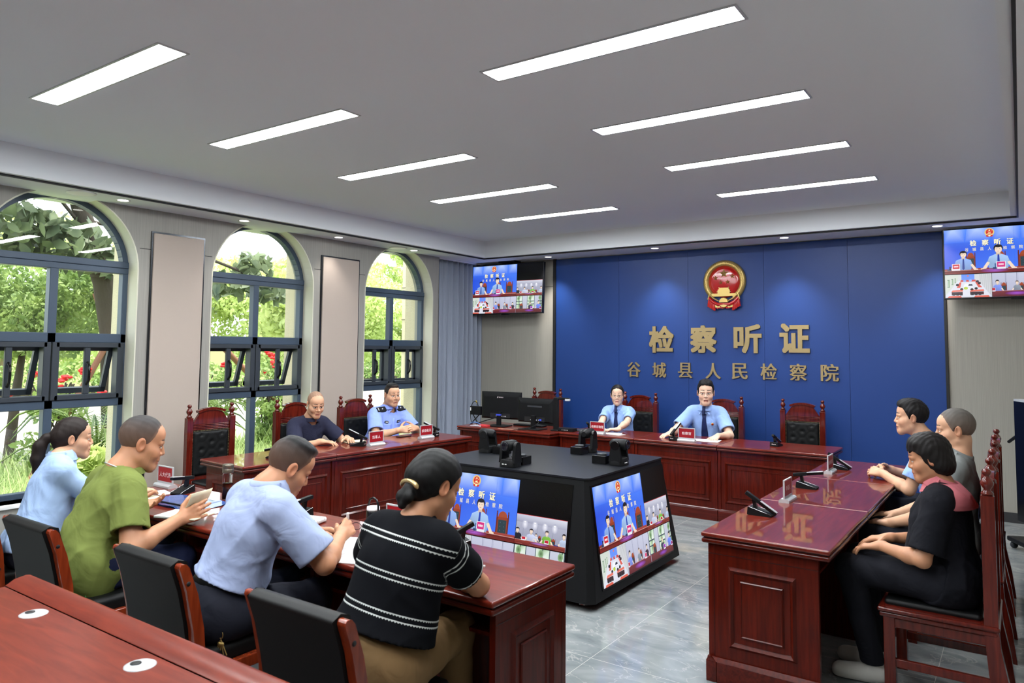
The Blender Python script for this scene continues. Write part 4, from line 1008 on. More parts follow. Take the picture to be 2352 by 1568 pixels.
# ------------------------------------------------------------------ hanging screens
def tv(cx, y, cz, w, lab, tilt=0.06, rz=0.0):
    h = w*9/16
    t = empty('hanging_screen', (cx, y, cz), rz, lab, 'screen', 'screens hanging from the soffit')
    s = empty('panel', (0, 0, 0)); s.parent = t; s.rotation_euler = (-tilt, 0, 0)
    MB().box(-w/2-.012, -.0, -h/2-.016, w/2+.012, .05, h/2+.012).build('housing', M_blacksmooth, s, bevel=.004)
    MB().box(-.25*w, .05, -.3*h, .25*w, .09, .3*h).build('rear_case', M_black, s)
    MB().box(-.07, -.004, -h/2-.03, .07, .01, -h/2-.014).build('sensor', M_black, s)
    picture(s, h, Matrix.Translation((0, -.0012, 0)) @ Matrix.Rotation(PI/2, 4, 'X'))
    MB().box(-.03, .07, h/2-.2, .03, .12, HS-cz).build('pole', M_black, t)
    MB().box(-.15, .0, HS-cz-.02, .15, .16, HS-cz-.001).build('ceiling_plate', M_black, t)
tv(-1.865, .36, 2.612, 1.29, 'hanging screen by the curtain, the whole picture in view', .05, -.01)
tv(4.43, .34, 2.642, 1.27, 'hanging screen cut by the picture edge beside the blue wall', .05, 0)

# ------------------------------------------------------------------ emblem and wall lettering
YP = YB-.03
def star(cx, cz, R, rot=0):
    v = [(cx, -.055, cz)]; 
    for i in range(10):
        r = R if i % 2 == 0 else R*.40; a = PI/2+i*PI/5+rot; v.append((cx+r*math.cos(a), -.035, cz+r*math.sin(a)))
    return v, [(0, 1+(i+1) % 10, 1+i) for i in range(10)]
e = empty('state_emblem', (1.378, YP, 2.586), 0, 'round gold and red emblem with stars and a gate on the blue wall', 'emblem')
m = MB(); m.lathe([(.185, .0), (.27, .0), (.272, .02), (.255, .045), (.225, .05), (.205, .04), (.198, .02)], 72, 0, (0, 0, 0), 'y'); m.v = [(x, -y, z) for x, y, z in m.v]
ringm = MB(); ringm.v = m.v
k = 7; n = 72; f = []
for i in range(k):
    for j in range(n):
        a = (j+.5)/n*2*PI; ang = math.degrees(math.atan2(m.v[j][2], m.v[j][0]))
        if -135 < ang < -45 and abs(ang+90) < 32: continue
        i2 = (i+1) % k
        f.append((i*n+j, i*n+(j+1) % n, i2*n+(j+1) % n, i2*n+j)[::-1])
ringm = MB(); ringm.add(m.v, f, 0, True)
for s in (-1, 1):
    for i in range(22):
        a = PI/2+s*(.10+i*.105)
        for rr_, tw in ((.242, .5), (.218, -.5)):
            c0 = Vector((rr_*math.cos(a), -.048, rr_*math.sin(a))); d = Vector((-math.sin(a)*s, 0, math.cos(a)*s))*-.014 + Vector((math.cos(a), 0, math.sin(a)))*tw*.012
            ringm.tube([c0-d, c0-d*.3, c0+d*.4, c0+d], [.002, .0065, .0055, .001], 6)
ringm.build('wreath', M_gold, e)
m = MB(); m.lathe([(.203, 0), (.203, -.028), (.15, -.034), (.001, -.036)], 48, 0, (0, 0, 0), 'y'); m.build('disc', M_red, e)
for cx_, cz_, R in ((0, .103, .064), (-.107, .048, .034), (-.041, -.011, .034), (.048, -.005, .034), (.105, .064, .034)):
    vs, fs = star(cx_, cz_, R); MB().add(vs, fs).build('star', M_gold, e)
m = MB()
for x0, x1, z0, z1, x2, x3 in ((-.158, .158, -.186, -.150, -.15, .15), (-.078, .078, -.150, -.132, -.075, .075), (-.095, .095, -.132, -.124, -.085, .085), (-.082, .082, -.124, -.108, -.07, .07), (-.085, .085, -.108, -.101, -.072, .072), (-.066, .066, -.101, -.078, -.058, .058)):
    m.prism([(x0, z0), (x1, z0), (x3, z1), (x2, z1)][::-1], -.05, -.03, 'y')
for s in (-1, 1): m.box(s*.056, -.05, -.08, s*.066, -.035, -.07)
m.build('gate', M_gold, e)
m = MB(); n = 20
def gear(cz, R, a0, a1, mb):
    pts = []
    K = 44
    for i in range(K+1):
        a = a0+(a1-a0)*i/K; r = R*(1.0 if (i//2) % 2 == 0 else .86); pts.append((r*math.cos(a), cz+r*math.sin(a)))
    mb.prism((pts+[(0, cz)])[::-1], -.062, -.03, 'y')
gear(-.262, .060, 0, PI, m); gear(-.275, .055, PI, 2*PI, m)
m.build('gear', M_gold, e)
m = MB()
sw = [(-.19, -.20), (-.14, -.255), (-.07, -.29), (-.0, -.283), (.07, -.29), (.14, -.255), (.19, -.20)]
m.tube([(x, -.05, z) for x, z in sw], [.02, .024, .022, .014, .022, .024, .02], 10)
sw2 = [(-.16, -.195), (-.10, -.232), (-.05, -.262)]
for s in (-1, 1):
    for i in range(5): m.tube([(s*(.185-.014*i), -.045, -.20-.012*i), (s*(.195-.018*i), -.05, -.27-.012*i), (s*(.198-.02*i), -.045, -.315-.012*i)], [.012, .014, .015], 8)
for i in range(9): x = -.09+.0225*i; m.tube([(x*.75, -.03, -.30), (x, -.035, -.338-.004*math.cos(i*2))], [.012, .016], 8)
m.build('drape', M_red, e)
for s in (-1, 1):
    m = MB()
    m.tube([(s*.175, -.05, -.165), (s*.12, -.056, -.215), (s*.06, -.06, -.245)], [.014, .017, .014], 8, squash=.6)
    m.box(s*.05, -.05, -.325, s*.12, -.035, -.295)
    m.tube([(s*.178, -.055, -.155), (s*.20, -.055, -.225)], [.014, .012], 6)
    m.build('wheat_tie', M_gold, e)

def wall_char(ch_, cx, cz, w, h, d, t, grp, lab, song=False):
    vs, fs = bold_geo(ch_, w, h, t, song)
    m = MB().add([(x, -z*d, y) for x, y, z in vs], fs)
    o = m.build('wall_character', M_brass, None); o.location = (cx, YP-.004, cz)
    tag(o, lab, 'lettering', grp)
nm = ['first', 'second', 'third', 'fourth', 'fifth', 'sixth', 'seventh', 'eighth']
for i, (c_, cx_, cz_) in enumerate(zip('检察听证', (.524, 1.098, 1.661, 2.217), (1.858, 1.862, 1.866, 1.872))):
    wall_char(c_, cx_, cz_, .345, .352, .022, .0115, 'large wall characters', 'large brass character %s, %s of the upper line on the blue wall' % (c_, nm[i]))
for i, (c_, cx_) in enumerate(zip('谷城县人民检察院', (.125, .492, .851, 1.221, 1.558, 1.910, 2.253, 2.602))):
    wall_char(c_, cx_, 1.452+.003*i, .197, .198, .016, .0055, 'small wall characters', 'small brass character %s, %s of the lower line on the blue wall' % (c_, nm[i]), True)
# ================================================================== NAME PLATES, MICROPHONES
TH = .76
def name_plate(x, y, rz, txt, lab, z=TH):
    t = empty('name_plate', (x, y, z), rz, lab, 'name plate', 'name plates on the desks')
    m = MB(); m.prism([(-.032, 0), (.032, 0), (.032, .014), (.020, .024), (-.020, .024), (-.032, .014)][::-1], -.095, .095, 'x'); m.build('base', M_silver, t, bevel=.002)
    f = MB(); w, h, b = .092, .118, .007
    for bx_ in ((-w, .022, -w+b, .022+h), (w-b, .022, w, .022+h), (-w+b, .022, w-b, .022+b+.008), (-w+b, .022+h-b, w-b, .022+h)): f.box(bx_[0], -.005, bx_[1], bx_[2], .005, bx_[3])
    f.build('frame', M_silver, t)
    MB().box(-w+b, -.003, .022+b+.008, w-b, .003, .022+h-b).build('card', M_cardred, t)
    if txt:
        vs, fs = text_geo(txt, 1, 0, 0, spacing=1.05); n = len(txt)
        m = MB()
        for s in (-1, 1):
            for k, dx in enumerate((-.0006, 0, .0006)):
                v = fit_geo(vs, min(.034*n, .150), .032, dx, .022+h*.52); m.add([(a*(-s), s*(.0034+.0002*k), c) for a, c, _ in v], fs)
        m.build('lettering', M_textw, t)
    return t
name_plate(-.375, -5.72, 0.0, '人大代表', 'red card in a silver stand reading 人大代表, beside the man in green')
name_plate(-.79, -3.335, ANG, '当事人', 'red card in a silver stand reading 当事人, before the navy shirted person')
name_plate(-.79, -2.60, ANG, '侦查机关', 'red card in a silver stand reading 侦查机关, by the clasped hands of the epauletted officer')
name_plate(.455, -1.095, 0, '检察官助理', 'red card in a silver stand reading 检察官助理, before the woman with a tie')
name_plate(1.505, -1.075, 0, '检察官', 'red card in a silver stand reading 检察官, before the speaking man')
name_plate(3.165, -3.58, -PI/2, '申请人', 'nearer of the two silver framed cards seen edge-on along the side desk')
name_plate(3.155, -2.25, -PI/2, '侦查机关', 'farther of the two silver framed cards seen edge-on along the side desk')
name_plate(1.75, -5.67, 0, '', 'silver framed red card half hidden by the shoulder of the woman in black')

def make_mic(angle):
    t = empty('desk_microphone', (0, 0, TH), 0, 'x', 'microphone', 'desk microphones')
    m = MB(); m.prism([(0, .003), (.012, .0), (.135, .0), (.14, .008), (.135, .014), (.012, .046), (.004, .044)][::-1], -.040, .040, 'x'); m.build('base', M_black, t, bevel=.003)
    e_ = MB()
    for s in (-1, 1): e_.tube([(s*.0405, .006, .044), (s*.0405, .012, .0465), (s*.0405, .132, .0150), (s*.0405, .138, .0095)], .0012, 6)
    e_.build('edge_trim', M_chrome, t)
    m = MB(); m.prism([(.030, .03), (.052, .03), (.040, .088), (.020, .088)], -.011, .011, 'x'); m.build('stem', M_blacksmooth, t, bevel=.002)
    hd = empty('microphone_head', (0, .030, .092)); hd.parent = t; hd.rotation_euler = (angle, 0, 0)
    MB().box(-.0125, -.055, -.010, .0125, .04, .012).build('grip', M_black, hd, bevel=.003)
    m = MB(); m.box(-.0125, .04, -.010, .0125, .150, .0085); m.build('capsule', M_blacksmooth, hd, bevel=.002)
    MB().box(-.0115, .041, .0085, .0115, .149, .0125).build('silver_strip', M_silver, hd, bevel=.001)
    vs, fs = text_geo('Shumei', 1, 0, 0, shear=.25)
    m = MB()
    for k, dx in enumerate((-.0005, 0, .0005)):
        v = fit_geo(vs, .042, .011, dx, 0); m.add([(a, .002-.0005+(c-0)*-.08-.002-.0002*k, .024+c) for a, c, _ in v], fs)
    m.build('maker_mark', M_textw, t)
    return t
mics = {}
def mic(x, y, rz, angle, lab):
    k = round(angle, 2)
    if k not in mics:
        mics[k] = make_mic(angle); o = mics[k]; o.location = (x, y, TH); o.rotation_euler = (0, 0, rz); o['label'] = lab; return o
    o = dup(mics[k], (x, y, TH), rz, lab); return o
mic(3.075, -4.10, -PI/2, -.55, 'desk microphone folded low on the side desk, nearest the viewer')
mic(3.095, -3.055, -PI/2, .16, 'desk microphone with its bar raised, middle of the side desk')
mic(3.11, -2.02, -PI/2, -.55, 'desk microphone folded low on the side desk by the clasped hands')
mic(2.36, -.93, -.12, -.42, 'desk microphone before the empty chair at the blue wall')
mic(1.36, -1.13, -.25, .62, 'desk microphone with its silver bar raised by the hand of the speaking man')
mic(.30, -1.04, .1, -.42, 'desk microphone partly behind the card of the woman with a tie')
mic(-.835, -3.44, ANG+.55, .42, 'desk microphone with its bar raised before the navy shirted person')
mic(-.79, -2.42, ANG+.2, .34, 'desk microphone at the far end of the window desk')
mic(-.80, -4.44, ANG+.3, -.2, 'desk microphone on the window desk half hidden behind the head of the writing man')
mic(-.11, -5.70, PI+.35, .12, 'desk microphone behind the blue folder of the man in green')
mic(1.05, -5.68, PI+.1, -.1, 'desk microphone behind the shoulder of the man writing')
mic(2.22, -5.68, PI-.6, -.45, 'desk microphone beside the sleeve of the woman in black')

# ================================================================== MONITORS AND CLUTTER ON THE FAR DESK
def monitor(x, y, rz, w, h, zb, lab, logo):
    t = empty('monitor', (x, y, TH), rz, lab, 'monitor', 'computer monitors beside the curtain')
    m = MB(); z0 = zb-TH
    # seen from behind: back towards -y
    m.prism([(-w/2, z0), (w/2, z0), (w/2, z0+h), (-w/2, z0+h)][::-1], 0, .018, 'y'); m.build('bezel', M_black, t, bevel=.002)
    MB().box(-w/2+.012, .018, z0+.012, w/2-.012, .0185, z0+h-.012).build('screen', M_blacksmooth, t)
    b_ = MB(); vs = [(-w/2+.004, 0, z0+.004), (w/2-.004, 0, z0+.004), (w/2-.004, 0, z0+h-.004), (-w/2+.004, 0, z0+h-.004), (-w/2+.05, -.035, z0+.02), (w/2-.05, -.035, z0+.02), (w/2-.05, -.03, z0+h-.06), (-w/2+.05, -.03, z0+h-.06)]
    b_.add(vs, [(0, 1, 5, 4), (1, 2, 6, 5), (2, 3, 7, 6), (3, 0, 4, 7), (4, 5, 6, 7)]); b_.build('rear_cover', M_black, t, bevel=.003)
    m = MB(); m.box(-.14, -.037, z0+.015, .14, -.030, z0+.07); r = m.build('port_recess', M_slot, t)
    for i, px_ in enumerate((-.05, -.03, .03, .06, .08)): MB().box(px_-.006, -.0385, z0+.03, px_+.006, -.037, z0+.042).build('port', M_silver, r)
    s = MB(); s.box(-.028, -.075, .012, .028, -.045, z0+.09); s.box(-.026, -.05, z0+.04, .026, -.02, z0+.09); s.build('neck', M_black, t, bevel=.003)
    s = MB(); s.box(-.13, -.16, 0, .13, .06, .012); s.build('stand_base', M_black, t, bevel=.005)
    if logo:
        vs, fs = text_geo('清华同方', 1, 0, 0); v = fit_geo(vs, .068, .017, .012, z0+h*.80)
        m = MB(); m.add([(a, -.0325-.0012*(1), c) for a, c, _ in v], fs); m.prism([(-.042, z0+h*.80-.010), (-.036, z0+h*.80-.010), (-.028, z0+h*.80+.012), (-.034, z0+h*.80+.012)][::-1], -.034, -.033, 'y'); m.build('maker_mark', M_textw, t)
        MB().box(-.03, -.085, z0+.045, .03, -.05, z0+.065).build('plug', M_blueplug, t, bevel=.003)
    else:
        MB().box(-.10, -.0335, z0+h-.105, .10, -.0305, z0+h-.085).build('vent_strip', M_darkgrey, t)
        MB().box(.075, -.05, z0+.03, .10, -.037, z0+.05).build('plug', M_blueplug, t)
monitor(-.915, -1.06, .12, .56, .335, .845, 'black computer monitor seen from behind, nearest the curtain', True)
monitor(-.375, -1.10, .03, .50, .290, .835, 'black computer monitor seen from behind, beside the document camera arm', False)
t = empty('document_camera', (-.09, -1.10, TH), .1, 'black document camera on a tall post beside the second monitor', 'document camera')
MB().box(-.03, -.02, .0, .03, .02, .385).build('post', M_black, t, bevel=.004)
MB().box(-.03, -.018, .365, .17, .018, .39).build('arm', M_black, t, bevel=.005)
MB().box(.12, -.02, .352, .175, .02, .378).build('camera_head', M_silver, t, bevel=.004)
MB().box(-.05, -.05, 0, .05, .16, .015).build('base', M_black, t, bevel=.004)
t = empty('mini_computer', (-1.295, -1.08, TH), 0, 'small black computer case propped on the desk beside the first monitor', 'computer')
MB().box(-.085, -.02, .115, .085, .02, .225).build('case', M_black, t, bevel=.004)
MB().box(-.083, -.0215, .165, -.066, -.02, .205).build('sticker', M_white, t)
s = MB()
for a, b_ in ((-.05, .05), (.05, -.05)): s.tube([(a, .0, .118), (b_*1.2, -.03, .0)], .007, 6)
s.build('stand', M_black, t)
def cable(pts, r, mat, lab, n='cable'):
    # smooth the path
    P = [Vector(p) for p in pts]
    for _ in range(3):
        Q = [P[0]]
        for a, b_ in zip(P, P[1:]): Q += [a.lerp(b_, .25), a.lerp(b_, .75)]
        P = Q+[P[-1]]
    return tag(MB().tube(P, r, 6).build(n, mat), lab, 'cable')
cable([(-1.28, -1.06, .985), (-1.29, -1.07, 1.04), (-1.36, -1.07, 1.04), (-1.40, -1.07, .93), (-1.38, -1.08, .80), (-1.34, -1.10, .766)], .0045, M_black, 'black cable looping up from the small computer beside the curtain')
tag(MB().cyl((-1.295, -1.062, 1.02), (-1.315, -1.064, 1.05), .0075, None, 8).build('cable_tag', M_yellow), 'yellow tape wrapped on the looping black cable', 'cable tag')
cable([(-1.30, -1.20, .766), (-1.24, -1.22, .80), (-1.16, -1.22, .795), (-1.08, -1.24, .768)], .006, pbr('blue_cable', srgb(70, 110, 170), .5), 'blue network cable lying on the desk below the small computer')
cable([(-1.24, -1.15, .766), (-1.14, -1.20, .80), (-1.02, -1.16, .84), (-.92, -1.13, .87)], .006, M_black, 'black cable running up to the first monitor')
cable([(-.30, -1.14, .87), (-.29, -1.20, .82), (-.40, -1.27, .775), (-.52, -1.26, .766)], .005, M_black, 'black cable hanging from the second monitor')
cable([(-.38, -1.25, .766), (-.50, -1.34, .767), (-.56, -1.405, .75), (-.57, -1.40, .55), (-.575, -1.40, .30)], .004, M_black, 'thin black cable hanging down over the desk front below the monitors')
p = MB().box(-.06, -.04, 0, .06, .04, .022); o = p.build('card_pack', pbr('red_white_pack', srgb(196, 60, 64), .5), bevel=.003); o.location = (-1.02, -1.27, TH); tag(o, 'small red and white packet between the cables and the first monitor', 'packet')
p = MB().box(-.08, -.05, 0, .08, .05, .012); o = p.build('plastic_bag', pbr('clear_film', srgb(190, 186, 196), .3), bevel=.005); o.location = (-1.12, -1.28, TH); tag(o, 'crumpled pale plastic packet among the cables beside the curtain', 'packet')
t = empty('keyboard', (-.62, -.86, TH), 0, 'black keyboard behind the two monitors', 'keyboard'); MB().box(-.21, -.06, 0, .21, .06, .016).build('case', M_black, t, bevel=.004)
k = MB()
for i in range(14):
    for j in range(5): k.box(-.2+.0288*i, -.053+.021*j, .016, -.2+.0288*i+.023, -.053+.021*j+.017, .021)
k.build('keycap', M_darkgrey, t)['kind'] = 'stuff'
t = empty('decoder_box', (.02, -1.05, TH), .05, 'black electronics box with yellow tape beside the document camera', 'electronics box')
MB().box(-.11, -.06, .0, .11, .06, .035).build('case', M_black, t, bevel=.003)
MB().box(-.108, -.062, .0, -.085, -.03, .037).build('tape', M_yellow, t)
for i in range(5): MB().box(-.03+.018*i, -.0615, .014, -.02+.018*i, -.06, .02).build('port', M_silver, t)
o = MB().box(-.13, -.09, 0, .13, .09, .012).build('laptop_sleeve', M_darkgrey, bevel=.004); o.location = (.19, -.88, TH); tag(o, 'flat dark grey sleeve on the far desk behind the electronics box', 'sleeve')
def sheet(name, x, y, rz, w, d, th, mat, lab, cat, z=TH, grp=None, tilt=0):
    o = MB().box(-w/2, -d/2, 0, w/2, d/2, th).build(name, mat, None, bevel=min(.001, th*.3), seg=1); o.location = (x, y, z+.0003); o.rotation_euler = (tilt, 0, rz); return tag(o, lab, cat, grp)
sheet('paper_sheet', .57, -.955, .3, .21, .15, .004, M_paper, 'white papers under the hands of the woman with a tie', 'paper')
sheet('paper_sheet', .63, -.99, -.25, .2, .12, .002, M_paper, 'loose white sheet slipping out beside the papers of the woman with a tie', 'paper', TH)
sheet('paper_sheet', 1.655, -.90, .15, .28, .19, .005, M_paper, 'white papers beside the hand of the speaking man', 'paper')
sheet('cardboard_strip', -.62, -1.335, 0, .28, .04, .002, pbr('brown_card', srgb(170, 120, 96), .8), 'pale brown strip lying on the desk edge below the monitors', 'card')
# ---------------- window desk
sheet('phone', -1.075, -2.64, ANG, .16, .075, .009, M_blacksmooth, 'black phone lying before the epauletted officer', 'phone')
nb = empty('notebook', (-1.14, -3.30, TH), ANG-.3, 'open brown notebook under the hand of the navy shirted person', 'notebook')
MB().box(-.11, -.075, 0, .11, .075, .008).build('cover', pbr('brown_cover', srgb(120, 92, 74), .6), nb); MB().box(-.105, -.07, .008, .105, .07, .014).build('page_block', M_cream, nb)
sheet('phone', -1.06, -3.36, ANG-.3, .15, .075, .009, M_blacksmooth, 'black phone beside the brown notebook on the window desk', 'phone', TH)
# ---------------- front row desk
o = MB()
n = 10; vs = []; 
for j in range(n+1):
    for i in range(n+1):
        x = -.24+.48*i/n; y = -.13+.26*j/n; vs.append((x, y, .006+.006*math.sin(x*22+y*9)*math.cos(y*17)+.004*math.sin(x*50)))
fs = [(j*(n+1)+i, j*(n+1)+i+1, (j+1)*(n+1)+i+1, (j+1)*(n+1)+i) for j in range(n) for i in range(n)]
t = empty('folder', (.23, -5.93, TH+.003), .08, 'soft blue plastic document folder on the front row desk', 'folder')
b_ = MB().add(vs, fs, 0, True).add([(x, y, 0) for x, y, z in vs], [f[::-1] for f in fs], 0, True)
b_.build('pouch', pbr('blue_folder', srgb(52, 78, 136), .22, 0, .4), t)
z_ = MB().tube([(-.24, -.105, .013), (-.1, -.11, .018), (.08, -.105, .016), (.24, -.108, .013)], .006, 6); z_.build('zip', M_black, t)
sheet('paper_sheet', -.15, -5.99, .1, .2, .14, .004, M_cream, 'cream paper at the elbow of the man in green', 'paper')
sheet('paper_sheet', -.2, -5.84, -.2, .16, .08, .003, M_paper, 'white paper behind the cream paper near the man in green', 'paper')
t = empty('water_bottle', (.30, -5.70, TH), 0, 'clear tea bottle with a metal cap on the front row desk', 'bottle')
M_bg = pbr('bottle_glass', (.95, .97, .97, 1), .02, trans=1.0, ior=1.3)
MB().lathe([(.001, 0), (.030, 0), (.031, .01), (.031, .15), (.030, .165), (.001, .165)], 28).build('glass_body', M_bg, t)
MB().lathe([(.001, .004), (.0285, .004), (.0285, .10), (.001, .10)], 24).build('tea', pbr('tea', srgb(120, 40, 22), .1), t)
MB().lathe([(.001, .162), (.032, .162), (.033, .166), (.033, .188), (.031, .190), (.033, .192), (.033, .212), (.030, .216), (.001, .216)], 28).build('cap', pbr('bronze_cap', srgb(120, 112, 100), .3, .8), t)
# patterned pack of wipes
m = MB(); m.box(-.10, -.05, 0, .10, .05, .028)
mw = pbr('dotted_pack', srgb(228, 232, 232), .4); N, L, b = nodes(mw)
vo = N.new('ShaderNodeTexVoronoi'); vo.inputs['Scale'].default_value = 48; vo.inputs['Randomness'].default_value = .15
tc = N.new('ShaderNodeTexCoord'); rr = N.new('ShaderNodeValToRGB'); rr.color_ramp.interpolation = 'CONSTANT'; rr.color_ramp.elements[0].color = srgb(52, 58, 60); rr.color_ramp.elements[1].position = .32; rr.color_ramp.elements[1].color = srgb(230, 234, 234)
L.new(tc.outputs['Object'], vo.inputs['Vector']); L.new(vo.outputs['Distance'], rr.inputs[0]); L.new(rr.outputs[0], b.inputs['Base Color'])
o = m.build('tissue_pack', mw, None, bevel=.011, seg=3); o.location = (1.18, -5.80, TH); o.rotation_euler = (0, 0, .25); tag(o, 'white tissue pack with grey dots beside the writing man', 'tissue pack')
# paper being written on, glasses, small items
t = empty('document', (1.78, -6.045, TH+.0005), .42, 'white printed form under the pen of the writing man', 'paper')
MB().box(-.16, -.21, 0, .16, .21, .003).build('page', M_paper, t)
ln = MB()
for i in range(14): ln.box(-.13, -.17+.025*i, .003, .13*(1 if i % 3 else .4), -.1685+.025*i, .0032)
ln.build('print_line', pbr('print_grey', srgb(150, 152, 160), .8), t)
t = empty('eyeglasses', (1.50, -5.775, TH+.004), .35, 'dark rimmed folded-open glasses lying on the front row desk', 'eyeglasses')
M_rim = pbr('dark_rim', srgb(40, 24, 22), .25)
for s in (-1, 1):
    q = [(s*.034+.026*math.cos(a)*(1.05), 0, .018+.018*math.sin(a)) for a in [2*PI*i/16 for i in range(16)]]
    MB().tube(q, .0018, 6, 0, True).build('rim', M_rim, t)
    MB().tube([(s*.062, 0, .024), (s*.066, .06, .022), (s*.064, .12, .012), (s*.062, .14, .004)], .0018, 6).build('temple', M_rim, t)
MB().tube([(-.009, 0, .022), (0, -.002, .026), (.009, 0, .022)], .0018, 6).build('bridge', M_rim, t)
t = empty('thermos_cup', (1.44, -5.50, 0), 0, 'black cup with a white lid and loop handle behind the woman in black', 'cup')
t.location = (1.65, -5.76, TH)
MB().lathe([(.001, 0), (.034, 0), (.036, .006), (.036, .115), (.032, .120), (.001, .120)], 28).build('body', M_blacksmooth, t)
MB().lathe([(.001, .120), (.033, .120), (.034, .123), (.033, .137), (.001, .139)], 28).build('lid', M_white, t)
MB().tube([(-.034, 0, .118), (-.035, 0, .145), (-.024, 0, .172), (0, 0, .182), (.024, 0, .172), (.035, 0, .145), (.034, 0, .118)], .0055, 8).build('loop_handle', M_blacksmooth, t)
sheet('paper_clip', 2.44, -5.885, .2, .05, .012, .008, M_white, 'small white clip on the corner of the front row desk', 'clip')

# ================================================================== CURTAIN, STANDING DISPLAY
t = empty('curtain', (-2.50, -.1, 0), 0, 'blue grey pleated curtain between the farthest window and the corner', 'curtain')
vs = []; ny, nz = 150, 10
for j in range(nz+1):
    z = .03+(HS-.035)*j/nz; k = j/nz
    for i in range(ny+1):
        u = i/ny; y = -.43+(1.02+.03*math.sin(k*3))*u
        ph = u*2*PI*8.5+.5*math.sin(u*9); x = .035*math.sin(ph)+.018*math.sin(ph*2.1+1.3+k)+.012*(1-k)*math.sin(ph*.5)
        vs.append((x-.02, y+.1+.012*math.sin(ph*1.3)*(1-k), z))
fs = [(j*(ny+1)+i, j*(ny+1)+i+1, (j+1)*(ny+1)+i+1, (j+1)*(ny+1)+i) for j in range(nz) for i in range(ny)]
mc = pbr('curtain_cloth', srgb(142, 150, 166), .85); add_bump(mc, (1, 1, 1), 400, .15, .001)
o = MB().add(vs, fs, 0, True).build('cloth', mc, t); sd = o.modifiers.new('solid', 'SOLIDIFY'); sd.thickness = .004
MB().box(-.05, -.38, HS-.02, .05, .66, HS-.002).build('track', M_white, t)
t = empty('standing_display', (4.47, -.62, 0), -1.1, 'black rolling display cut by the picture edge behind the side desk', 'display')
MB().box(-.20, -.03, .22, .50, .03, 1.30).build('housing', M_blacksmooth, t, bevel=.006)
MB().box(-.19, -.032, 1.285, .49, .028, 1.305).build('top_trim', M_silver, t)
MB().box(.15, -.025, .10, .27, .025, .22).build('column', M_black, t)
MB().box(-.15, -.15, .06, .45, .15, .10).build('foot_plate', M_black, t, bevel=.01)
for x in (-.11, .41):
    for y in (-.11, .11): MB().lathe([(.001, -.012), (.028, -.012), (.03, 0), (.028, .012), (.001, .012)], 16, 0, (x, y, .03), 'x').build('caster', M_darkgrey, t)
MB().tube([(-.2, 0, .98), (-.36, 0, .90)], .014, 8).build('tray_arm', M_black, t)
